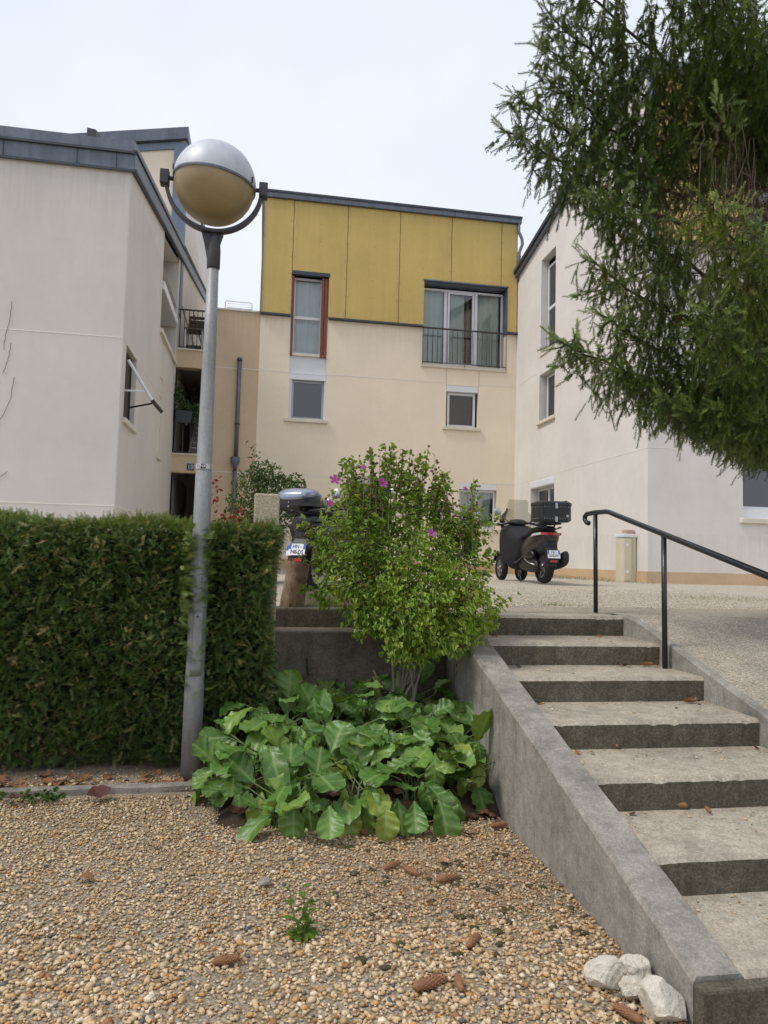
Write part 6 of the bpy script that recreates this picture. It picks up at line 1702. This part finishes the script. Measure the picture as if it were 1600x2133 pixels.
# crown seen in the picture: (tip), height on the trunk, options
for tip, z0, kw in (
    ((1.80, 4.55, 5.75), 5.95, dict(hang=(0.15, 0.55))),
    ((1.88, 4.70, 5.42), 5.62, dict(hang=(0.15, 0.5))),
    ((2.55, 4.20, 5.62), 5.80, dict(hang=(0.2, 0.6), light=0.05)),
    ((1.84, 4.60, 5.06), 5.28, dict(hang=(0.1, 0.40), bare_to=0.38)),
    ((1.90, 4.75, 4.95), 5.18, dict(hang=(0.12, 0.45), bare_to=0.45, dens=0.8)),
    ((2.70, 4.00, 5.40), 5.55, dict(hang=(0.2, 0.45), light=0.04)),
    ((1.61, 4.60, 4.66), 4.82, dict(hang=(0.12, 0.42), sag=0.06, bare_to=0.55)),
    ((1.59, 4.60, 4.40), 4.58, dict(hang=(0.15, 0.5), sag=0.05, bare_to=0.58)),
    ((2.95, 4.30, 4.62), 4.75, dict(hang=(0.3, 0.9), bare_to=0.9, fade=0.9, dens=0.6)),
    ((2.15, 4.50, 3.98), 4.15, dict(hang=(0.15, 0.5), sag=0.06, bare_to=0.55)),
    ((2.62, 3.85, 3.66), 3.80, dict(hang=(0.2, 0.6), light=0.20, sag=0.04)),
    ((2.18, 4.55, 3.52), 3.68, dict(hang=(0.15, 0.45), light=0.10, sag=0.07)),
    ((2.95, 3.80, 3.42), 3.55, dict(hang=(0.2, 0.6), light=0.20)),
    ((2.30, 4.60, 3.18), 3.32, dict(hang=(0.1, 0.4), light=0.08)),
    ((2.75, 4.10, 3.08), 3.2, dict(hang=(0.15, 0.5), light=0.14)),
    ((1.98, 4.60, 2.96), 3.06, dict(hang=(0.12, 0.42), sag=0.05, light=0.08)),
    ((3.05, 4.20, 2.85), 2.98, dict(hang=(0.15, 0.45), light=0.14)),
    ((2.48, 4.70, 2.80), 2.92, dict(hang=(0.1, 0.35), sag=0.04, sec=0.42, light=0.05)),
    ((2.72, 4.55, 2.60), 2.76, dict(hang=(0.1, 0.30), sec=0.40, sag=0.03, light=0.05)),
    ((3.10, 4.50, 2.55), 2.72, dict(hang=(0.1, 0.30), sec=0.42, sag=0.03, light=0.10)),
    ((3.45, 4.35, 2.58), 2.75, dict(hang=(0.1, 0.32), sec=0.45, light=0.14, sag=0.03)),
    ((3.45, 3.95, 3.65), 3.8, dict(hang=(0.2, 0.5), light=0.16)),
    ((3.40, 3.80, 5.55), 5.7, dict(hang=(0.2, 0.6), light=0.05)),
    ((3.0, 4.6, 6.1), 6.3, dict(hang=(0.2, 0.6))),
    # the far side and the out-of-frame side of the crown
    ((7.9, 5.4, 3.4), 4.0, dict(dens=0.4)), ((7.6, 7.8, 4.6), 5.2, dict(dens=0.4)), ((5.9, 9.0, 4.2), 5.0, dict(dens=0.35)), ((3.9, 8.6, 4.9), 5.6, dict(dens=0.35)), ((6.6, 3.9, 5.0), 5.6, dict(dens=0.35)),
    ((7.0, 6.2, 7.6), 8.4, dict(dens=0.35)), ((4.0, 5.2, 8.0), 8.8, dict(dens=0.35)), ((5.2, 8.0, 8.2), 9.0, dict(dens=0.3)), ((5.4, 5.0, 10.0), 10.6, dict(dens=0.3))):
    spruce_branch(tip, z0, **kw)
limbs.build('branch', 'bark_brown', sp, smooth=True, kind='stuff')
bare.build('bare_twig', 'twig_grey', sp, kind='stuff')
T = np.array(S_T); D = np.array(S_D); N = len(T)
SV = [shoot(0.085, 26, 0.022, 0.0080, 1, 1.35), shoot(0.075, 24, 0.021, 0.0080, 2, 1.35), shoot(0.095, 28, 0.022, 0.0080, 3, 1.15)]
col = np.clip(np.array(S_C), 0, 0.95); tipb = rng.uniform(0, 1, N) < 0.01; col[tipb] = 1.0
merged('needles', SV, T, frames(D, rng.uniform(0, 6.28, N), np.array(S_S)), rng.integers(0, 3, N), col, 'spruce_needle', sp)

# ================================================================== LOOSE GRAVEL (real pebbles near the camera)
PV = []
for k in range(6):
    v, f = blob(100+k); r = random.Random(k)
    fl = (1.0, r.uniform(0.62, 0.85), r.uniform(0.38, 0.6))
    PV.append(([(x*fl[0], y*fl[1], z*fl[2]) for x, y, z in v], f))
OV = []
for k in range(4):
    r = random.Random(50+k); j = lambda: r.uniform(0.8, 1.15)
    OV.append(([(0.5*j(), 0.05, 0), (0, 0.36*j(), 0.02), (-0.5*j(), -0.05, 0), (0.03, -0.36*j(), 0), (0.06, 0.03, 0.24*j()), (0, 0, -0.2)], [(0, 1, 4), (1, 2, 4), (2, 3, 4), (3, 0, 4), (1, 0, 5), (2, 1, 5), (3, 2, 5), (0, 3, 5)]))
def pebble_field(n, x0, x1, y0, y1, size, zoff, keep=None):
    x = rng.uniform(x0, x1, n); y = y0+(y1-y0)*rng.uniform(0, 1, n)
    k = np.ones(n, bool) if keep is None else keep(x, y)
    x, y = x[k], y[k]; n = len(x)
    s = size*np.clip(rng.lognormal(-0.05, 0.38, n), 0.4, 2.2)
    a = rng.uniform(0, 6.28, n); tilt = rng.normal(0, 0.28, n)
    D = np.stack([np.cos(a), np.sin(a), tilt], 1)
    T = np.stack([x, y, zoff+s*0.12+rng.uniform(0, 0.004, n)], 1)
    return T, frames(D, rng.normal(0, 0.35, n), s)
def in_view(x, y):
    # the wedge of court the camera can look down on, plus a step to either side
    return (x > -0.52*y-0.55) & (x < STR0-0.008) & ~((y > 4.05) & (x > -0.35) & (rng.uniform(0, 1, len(x)) < np.clip((y-4.05)*2.2, 0, 0.93)))
T1, M1 = pebble_field(62000, -3.0, STR0, 1.9, 4.72, 0.0172, 0.0, in_view)
bare_patch = np.sin(T1[:, 0]*2.3+1.0)*np.sin(T1[:, 1]*3.1)+0.6*np.sin(T1[:, 0]*5.1-T1[:, 1]*4.0)
k = rng.uniform(0, 1, len(T1)) > np.clip((bare_patch-0.75)*0.7+0.55*np.exp(-(((T1[:, 0]-0.95)/0.42)**2+((T1[:, 1]-3.35)/0.45)**2)), 0, 0.7)
T1, M1 = T1[k], M1[k]
T2, M2 = pebble_field(6500, -3.0, -0.05, 4.80, 5.3, 0.019, 0.014)
k2 = rng.uniform(0, 1, len(T2)) < np.clip(1.1-(T2[:, 1]-4.8)*2.6, 0.05, 1); T2, M2 = T2[k2], M2[k2]
T = np.concatenate([T1, T2]); M = np.concatenate([M1, M2]); N = len(T)
merged('gravel', PV+OV, T, M, np.where(T[:, 1] < 3.0, rng.integers(0, 6, N), rng.integers(6, 10, N)), rng.uniform(0, 1, N), 'pebble', None, 'stuff', smooth=True, label='loose cream and ochre pebbles of the court')
# scattered pebbles on the treads and by the landing
n = 340; i_ = rng.integers(0, 7, n); x = rng.uniform(SX0+0.02, SX1-0.03, n); yo = rng.beta(2.5, 1.2, n)*0.5
T = np.stack([x, Y_TOP-NT_*i_+0.03+yo, TZ-NR*i_+0.004], 1); a = rng.uniform(0, 6.28, n)
merged('tread_pebbles', PV, T, frames(np.stack([np.cos(a), np.sin(a), 0*a], 1), 0*a, rng.uniform(0.006, 0.015, n)*np.where(rng.uniform(0, 1, n) < 0.06, 1.9, 1)), rng.integers(0, 6, n), rng.uniform(0, 1, n), 'pebble', None, 'stuff', smooth=True, label='stray pebbles scattered over the treads')
# upper terrace: coarse grain where the gravel meets the landing
n = 11000; x = rng.uniform(1.5, 6.6, n); y = 6.52+rng.beta(1.0, 1.6, n)*3.4
T = np.stack([x, y, np.array([terrace_z(q) for q in y])+0.003], 1); a = rng.uniform(0, 6.28, n)
merged('terrace_gravel', OV, T, frames(np.stack([np.cos(a), np.sin(a), rng.normal(0, .3, n)], 1), 0*a, rng.uniform(0.014, 0.026, n)), rng.integers(0, 4, n), rng.uniform(0, 1, n), 'pebble_pale', None, 'stuff', smooth=True, label='loose pale pebbles along the terrace edge')

# ================================================================== NEEDLE LITTER, MOSS, GRASS
nv = ([(-0.5, -0.04, 0), (0.5, -0.03, 0.02), (0.5, 0.03, 0.02), (-0.5, 0.04, 0)], [(0, 1, 2, 3)])
n = 2600; i_ = rng.integers(0, 7, n); yo = 0.55-rng.beta(1.0, 2.6, n)*0.5
x = np.where(rng.uniform(0, 1, n) < 0.4, SX0+rng.beta(0.8, 5, n)*1.2, SX1-0.02-rng.beta(0.8, 2.5, n)*1.25)
T = np.stack([x, Y_TOP-NT_*i_+yo*0.93, TZ-NR*i_+0.005], 1)
n3 = 5200; xy = np.stack([rng.normal(0.95, 0.40, n3), rng.normal(3.45, 0.42, n3)], 1); k = (xy[:, 0] < STR0-0.02) & (xy[:, 1] > 2.2)
T = np.concatenate([T, np.stack([xy[k, 0], xy[k, 1], np.full(k.sum(), 0.016)], 1), np.stack([rng.uniform(0.15, STR0, 900), rng.uniform(5.5, 5.77, 900), np.full(900, 0.95)], 1), np.stack([rng.uniform(-2.6, 0.0, 1200), rng.uniform(4.85, 5.3, 1200), np.full(1200, 0.036)], 1)])
n = len(T); a = rng.uniform(0, 6.28, n)
merged('needle_litter', [nv], T, frames(np.stack([np.cos(a), np.sin(a), rng.normal(0, .12, n)], 1), 0*a, rng.uniform(0.012, 0.026, n)), np.zeros(n, int), rng.uniform(0, 1, n), 'needle_dead', None, 'stuff', label='rusty fallen needles swept into corners and over the gravel')
gv = ([(0, -0.02, 0), (0.5, -0.018, 0.05), (1, 0, 0.0), (0.5, 0.018, 0.05), (0, 0.02, 0)], [(0, 1, 2, 3, 4)])
def tuft(n, cx, cy, cz, rx, ry, h):
    T = np.stack([cx+rng.normal(0, rx, n), cy+rng.normal(0, ry, n), np.full(n, cz)], 1)
    return T, frames(np.stack([rng.normal(0, 0.5, n), rng.normal(0, 0.5, n), np.abs(rng.normal(1, 0.3, n))], 1), rng.uniform(-3, 3, n), h*rng.uniform(0.5, 1.2, n))
for nm, lb, arg in (('grass_tuft', 'short grass tuft growing where the landing meets the gravel', (160, 2.85, 6.68, TZ, 0.13, 0.05, 0.055)), ('grass_verge', 'thin grass along the foot of the pinkish wall', (700, 6.6, 15.2, terrace_z(15), 0.25, 1.6, 0.10)), ('grass_patch', 'sparse grass growing at the far right of the terrace', (420, 5.6, 8.2, terrace_z(8.2), 0.5, 0.35, 0.05))):
    T, M = tuft(*arg); n = len(T)
    merged(nm, [gv], T, M, np.zeros(n, int), rng.uniform(0, 1, n), 'grass_blade', None, 'stuff', label=lb)
n = 90; T = np.stack([rng.normal(0.95, 0.4, n), rng.normal(3.3, 0.4, n), np.full(n, 0.006)], 1); T = T[(T[:, 0] < STR0-0.03)]; n = len(T)
merged('moss', [blob(7)], T, frames(rand_dirs(n)*np.array([1, 1, 0.1]), rng.uniform(0, 1, n)*0, np.stack([rng.uniform(0.03, 0.07, n), rng.uniform(0.03, 0.06, n), rng.uniform(0.010, 0.014, n)], 1)), np.zeros(n, int), rng.uniform(0, 1, n), 'mossy_soil', None, 'stuff', smooth=True, label='dark moss cushions between the pebbles before the big leaves')
# clover-like weed at the kerb, a thing with leaves
cl = thing('ground_weed', 'flat green weed growing over the concrete edging', 'weed', (-1.26, 4.66, 0.0))
n = 60; T = np.stack([-1.26+rng.normal(0, 0.09, n), 4.67+rng.normal(0, 0.035, n), rng.uniform(0.015, 0.05, n)], 1)
merged('foliage', [simple_leaf(0.04, 0.018, 1)], T, frames(rand_dirs(n, (0, -0.3, 0.5)), rng.uniform(-.5, .5, n), rng.uniform(0.7, 1.2, n)), np.zeros(n, int), rng.uniform(0.3, 1, n), 'shrub_leaf', cl)

# ================================================================== UPRIGHT WEED IN THE GRAVEL
wd = thing('upright_weed', 'single leafy green weed growing up through the gravel', 'weed', (0.219, 2.967, 0.0))
rw_ = random.Random(4)
stems = MB()
def wleaf(L, W, seed):
    v, f = simple_leaf(L, W, seed); return v, f
for (tx, ty, h) in ((-0.055, 0.0, 0.205), (0.01, 0.01, 0.185), (0.03, -0.02, 0.13)):
    b = Vector((0.219, 2.967, 0.0)); e = b+Vector((tx, ty, h)); m_ = b.lerp(e, 0.5)+Vector((tx*0.25, 0, 0))
    stems.tube([b, m_, e], [0.0028, 0.0022, 0.001], 5)
    for k in range(9):
        t = 0.12+0.85*k/8; p = b.lerp(m_, t*2) if t < 0.5 else m_.lerp(e, t*2-1)
        a = k*2.4+tx*30; d = Vector((math.cos(a), math.sin(a), rw_.uniform(0.3, 0.9)))
        v, f = simple_leaf(0.062*(1.15-t*0.6), 0.013, k); mb = MB()
        Mx = frames(np.array([tuple(d)]), np.array([rw_.uniform(-.4, .4)]))[0]
        mb.add([tuple(np.array(q)@Mx.T+np.array(p)) for q in v], f); mb.build('leaf', 'hibiscus_leaf', wd)
for k in range(12):
    a = k*0.55; d = (math.cos(a), math.sin(a), 0.25); v, f = simple_leaf(0.07, 0.016, k); mb = MB(); Mx = frames(np.array([d]), np.array([0.1]))[0]
    mb.add([tuple(np.array(q)@Mx.T+np.array((0.219, 2.967, 0.008))) for q in v], f); mb.build('leaf', 'hibiscus_leaf', wd)
stems.build('stem', 'petiole', wd, kind='stuff')

# ================================================================== SPRUCE CONES
def cone_mesh(L=0.105, Rr=0.0165):
    v, f = [], []
    core = MB(); core.lathe([(0.003, -L/2), (Rr*0.8, -L*0.4), (Rr*0.92, -L*0.1), (Rr*0.86, L*0.15), (Rr*0.6, L*0.36), (0.002, L/2)], (0, 0, 0), 10, 'X')
    mb = core; k = 0; n_ = 110
    for i in range(n_):
        t = i/n_; x = -L*0.47+L*0.95*t; a = i*2.39996
        r0 = Rr*math.sin(math.pi*(0.12+0.80*t))**0.55
        c, s = math.cos(a), math.sin(a); w = 0.0075*(1-0.35*t); l = 0.013
        ax = Vector((0, c, s)); tg = Vector((0, -s, c)); X = Vector((1, 0, 0)); p = X*x+ax*r0*0.80
        mb.add([p-tg*w*0.7, p+tg*w*0.7, p+X*l*0.7+tg*w*0.55+ax*r0*0.25, p+X*l+ax*r0*0.22, p+X*l*0.7-tg*w*0.55+ax*r0*0.25], [(0, 1, 2, 3, 4)])
    return mb
c0 = cone_mesh().build('spruce_cone', 'cone_scale', None)
cones = [((-0.068, 2.786, 0.024), 8, 0.95, 'brown spruce cone alone on the gravel left of the upright weed'),
 ((0.638, 2.553, 0.024), 18, 1.25, 'largest spruce cone on the near gravel, lying beside a shorter one'),
 ((0.746, 2.542, 0.022), 85, 0.85, 'short spruce cone pointing at the camera beside the largest one'),
 ((0.876, 2.810, 0.022), 50, 0.95, 'slanting spruce cone on the gravel between the near pair and the far trio'),
 ((0.914, 3.357, 0.024), 15, 1.05, 'rightmost spruce cone of the three lying before the big leaves'),
 ((0.768, 3.457, 0.022), 120, 0.95, 'middle spruce cone of the three lying before the big leaves'),
 ((0.683, 3.525, 0.022), 32, 0.95, 'leftmost spruce cone of the three lying before the big leaves'),
 ((1.38, 3.98, 0.026), 5, 0.95, 'spruce cone on the gravel against the foot of the stair side wall'),
 ((1.257, 2.302, 0.024), 118, 1.0, 'spruce cone at the bottom edge beside the white rocks'),
 ((2.072, 3.342, 0.330), 155, 1.05, 'long spruce cone on the wide tread near the bottom of the stairs'),
 ((2.19, 3.257, 0.328), 75, 0.6, 'small spruce cone right of the long one on the same tread'),
 ((2.03, 3.87, 0.482), 80, 0.55, 'small pale spruce cone on the fourth step from the top'),
 ((2.79, 4.33, 0.640), 178, 0.9, 'spruce cone on the step beside the scrap of white paper'),
 ((2.79, 4.86, 0.795), 170, 0.85, 'spruce cone beside red leaves at the foot of the handrail post')]
for i, (loc, a, s, lab) in enumerate(cones):
    o = c0 if i == 0 else link(c0.copy())
    o.location = loc; o.rotation_euler = (0.7*i, 0, R(a)); o.scale = (s,)*3
    tag(o, lab, 'cone', 'fallen spruce cones')

# ================================================================== WHITE ROCKS
def rock(name, c, dims, seed, lab, rz=0.0):
    bm = bmesh.new(); bmesh.ops.create_icosphere(bm, subdivisions=4, radius=1.0)
    r = random.Random(seed); planes = [(Vector((r.gauss(0, 1), r.gauss(0, 1), r.gauss(0, 1))).normalized(), r.uniform(0.55, 0.85)) for _ in range(13)]
    for v in bm.verts:
        p = v.co.copy()
        for n_, d in planes:
            k = p.dot(n_)
            if k > d: p -= n_*(k-d)*0.92
        nz = math.sin(p.x*9+seed)*math.sin(p.y*8+seed*2)*math.sin(p.z*10)*0.05+math.sin(p.x*23+seed)*math.sin(p.y*27)*math.sin(p.z*21+seed)*0.025
        p *= 1+nz
        v.co = Vector((p.x*dims[0], p.y*dims[1], p.z*dims[2]))
    me = bpy.data.meshes.new(name); bm.to_mesh(me); bm.free(); me.materials.append(MATS['limestone'])
    o = link(bpy.data.objects.new(name, me)); o.location = c; o.rotation_euler = (0, 0, rz)
    return tag(o, lab, 'rock', 'white rocks at the foot of the stair wall')
rock('limestone_rock', (1.275, 2.50, 0.045), (0.085, 0.07, 0.06), 3, 'flat white rock farthest left of the pile by the stair foot', 0.3)
rock('limestone_rock', (1.385, 2.50, 0.05), (0.065, 0.06, 0.06), 5, 'middle white rock leaning on the stair side wall', 1.0)
rock('limestone_rock', (1.33, 2.41, 0.04), (0.05, 0.05, 0.05), 8, 'smallest grey-sided rock between the two largest', 0.5)
rock('limestone_rock', (1.368, 2.295, 0.055), (0.092, 0.085, 0.078), 12, 'largest white rock, nearest the camera at the stair foot', 0.2)
rock('stone', (0.075, 3.42, 0.018), (0.032, 0.03, 0.025), 21, 'grey-brown stone larger than the pebbles, left of the upright weed', 0.2).data.materials[0] = MATS['concrete_wall']

# ================================================================== DEAD LEAVES
def dead_leaf(seed, L=0.085, W=0.035):
    r = random.Random(seed); nu, nv_ = 9, 5; v = []
    ph = r.uniform(0, 6)
    for i in range(nu+1):
        t = i/nu; w = math.sin(math.pi*min(1, max(0, t)))**0.8
        for j in range(nv_):
            s = -1+2*j/(nv_-1)
            v.append((L*(t-0.5), s*W*w*(1+0.15*math.sin(t*17+ph)), 0.012+abs(s)*W*r.uniform(0.35, 0.7)*w+0.012*math.sin(t*6+ph)+r.uniform(-.003, .003)))
    f = [(i*nv_+j, i*nv_+j+1, (i+1)*nv_+j+1, (i+1)*nv_+j) for i in range(nu) for j in range(nv_-1)]
    me = bpy.data.meshes.new('dead_leaf'); me.from_pydata(v, [], f); me.polygons.foreach_set('use_smooth', [True]*len(f))
    return me
DL = [dead_leaf(k) for k in range(4)]
for me, mname in zip(DL, ('dead_leaf', 'dead_leaf_pale', 'dead_leaf', 'dead_leaf_dark')): me.materials.append(MATS[mname])
rl = random.Random(14)
def put_dead(k, loc, rz, s, lab, grp, flat=False):
    o = link(bpy.data.objects.new('dead_leaf', DL[k])); o.location = loc; o.rotation_euler = (rl.uniform(-.35, .35), rl.uniform(-.35, .35), rz); o.scale = (s, s, s*rl.uniform(0.25, 0.6))
    if lab is None:
        hue = ('rust brown', 'pale tan', 'chestnut brown', 'dark crimson')[k]
        size = 'small' if s < 0.75 else ('large' if s > 1.0 else 'middling')
        if grp == 'dead leaves under the hedge':
            where = 'at the hedge foot beside the lamp post' if loc[0] > -0.8 else ('at the hedge foot near the flat weed' if loc[0] > -1.5 else 'at the hedge foot near the left edge')
            where = ('in front ' if loc[1] < 4.96 else 'far back ')+where
        elif grp == 'dead leaves in the stair corners':
            where = 'in the %s corner of the %s step from the top' % ('left' if loc[0] < 2.2 else 'right', ('first', 'second', 'third', 'fourth', 'fifth', 'sixth')[int(round((TZ-loc[2])/NR))])
        else:
            where = 'under the paddle leaves '+('by the lamp post' if loc[0] < 0.2 else ('at the bed middle' if loc[0] < 0.9 else 'by the stair wall'))
        lab = '%s %s dead leaf %s' % (size, hue, where)
    return tag(o, lab, 'leaf', grp)
for k in range(54):
    put_dead(rl.choice([0, 0, 1, 2, 2]), (rl.uniform(-2.2, -0.15), rl.uniform(4.84, 5.12), 0.03), rl.uniform(0, 6.28), rl.uniform(0.55, 1.25), None, 'dead leaves under the hedge')
for k in range(60):
    x = rl.uniform(-0.2, 1.4); y = 4.15+rl.uniform(-0.22, 0.35)+0.25*abs(x-0.6)
    put_dead(rl.choice([0, 0, 1, 2, 3]), (x, y, max(0.01, bed_z(x, y))+0.012), rl.uniform(0, 6.28), rl.uniform(0.5, 1.0), None, 'dead leaves under the paddle leaves')
for k in range(16):
    i = rl.choice([1, 2, 2, 3, 4, 5]); left = rl.random() < 0.5
    x = SX0+rl.uniform(0.03, 0.2) if left else SX1-rl.uniform(0.03, 0.35)
    put_dead(rl.choice([0, 2, 3]), (x, Y_TOP-NT_*i+NT_-rl.uniform(0.03, 0.12), TZ-NR*i+0.006), rl.uniform(0, 6.28), rl.uniform(0.35, 0.7), None, 'dead leaves in the stair corners')
for (x, y, k, s, a, lab) in ((-0.90, 4.66, 3, 1.7, 0.5, 'long dark crimson curled leaf across the concrete edging'), (-1.36, 4.62, 3, 1.0, 2.0, 'crimson shrivelled leaf beside the flat weed at the edging'), (-0.47, 3.9, 1, 0.6, 0.2, 'pale tan leaf on the open gravel below the lamp post'), (-0.72, 3.55, 0, 0.8, 0.1, 'orange curled leaf alone on the left gravel'), (1.17, 3.86, 3, 0.7, 1.1, 'dark red curled leaf before the paddle leaves near the stair wall'), (0.95, 3.55, 1, 0.7, 0.1, 'pale bleached leaf on the gravel between the cones and the bed'), (-0.24, 4.58, 1, 0.7, 0.6, 'pink-tan leaf on the gravel by the fallen green leaf')):
    put_dead(k, (x, y, 0.022 if y < 4.6 else 0.05), a, s, lab, None)
# scrap of paper on the step
mb = MB(); P = []
for i in range(7):
    t = i/6; P += [(2.90-0.02-0.10*(1-t)*1.0, 4.43-0.05*t, 0.632+0.02*math.sin(t*3.1)), (2.905-0.10*(1-t), 4.46-0.05*t, 0.634+0.024*math.sin(t*3.1+0.4))]
mb.add(P, [(2*i, 2*i+2, 2*i+3, 2*i+1) for i in range(6)])
mb.build('paper_scrap', 'paper', None, label='curled scrap of white paper on the step', cat='paper')
# dry brown branchlet hanging in the hedge front is part of the hedge; small yellow needle spray on the gravel
mb = MB(); v, f = sprig(9, 0.16, 0.02, 0.006, 0.05, 5); mb.add([(x+0.0, y, z) for x, y, z in v], f)
o = mb.build('dry_spray', 'needle_dead', None, label='dry orange conifer spray lying on the left gravel', cat='twig'); o.location = (-0.55, 2.98, 0.026); o.rotation_euler = (0, 0, R(15))
o2 = link(o.copy()); o2.location = (0.62, 3.36, 0.026); o2.rotation_euler = (0, 0, R(160)); tag(o2, 'dry orange conifer spray near the cones before the big leaves', 'twig')
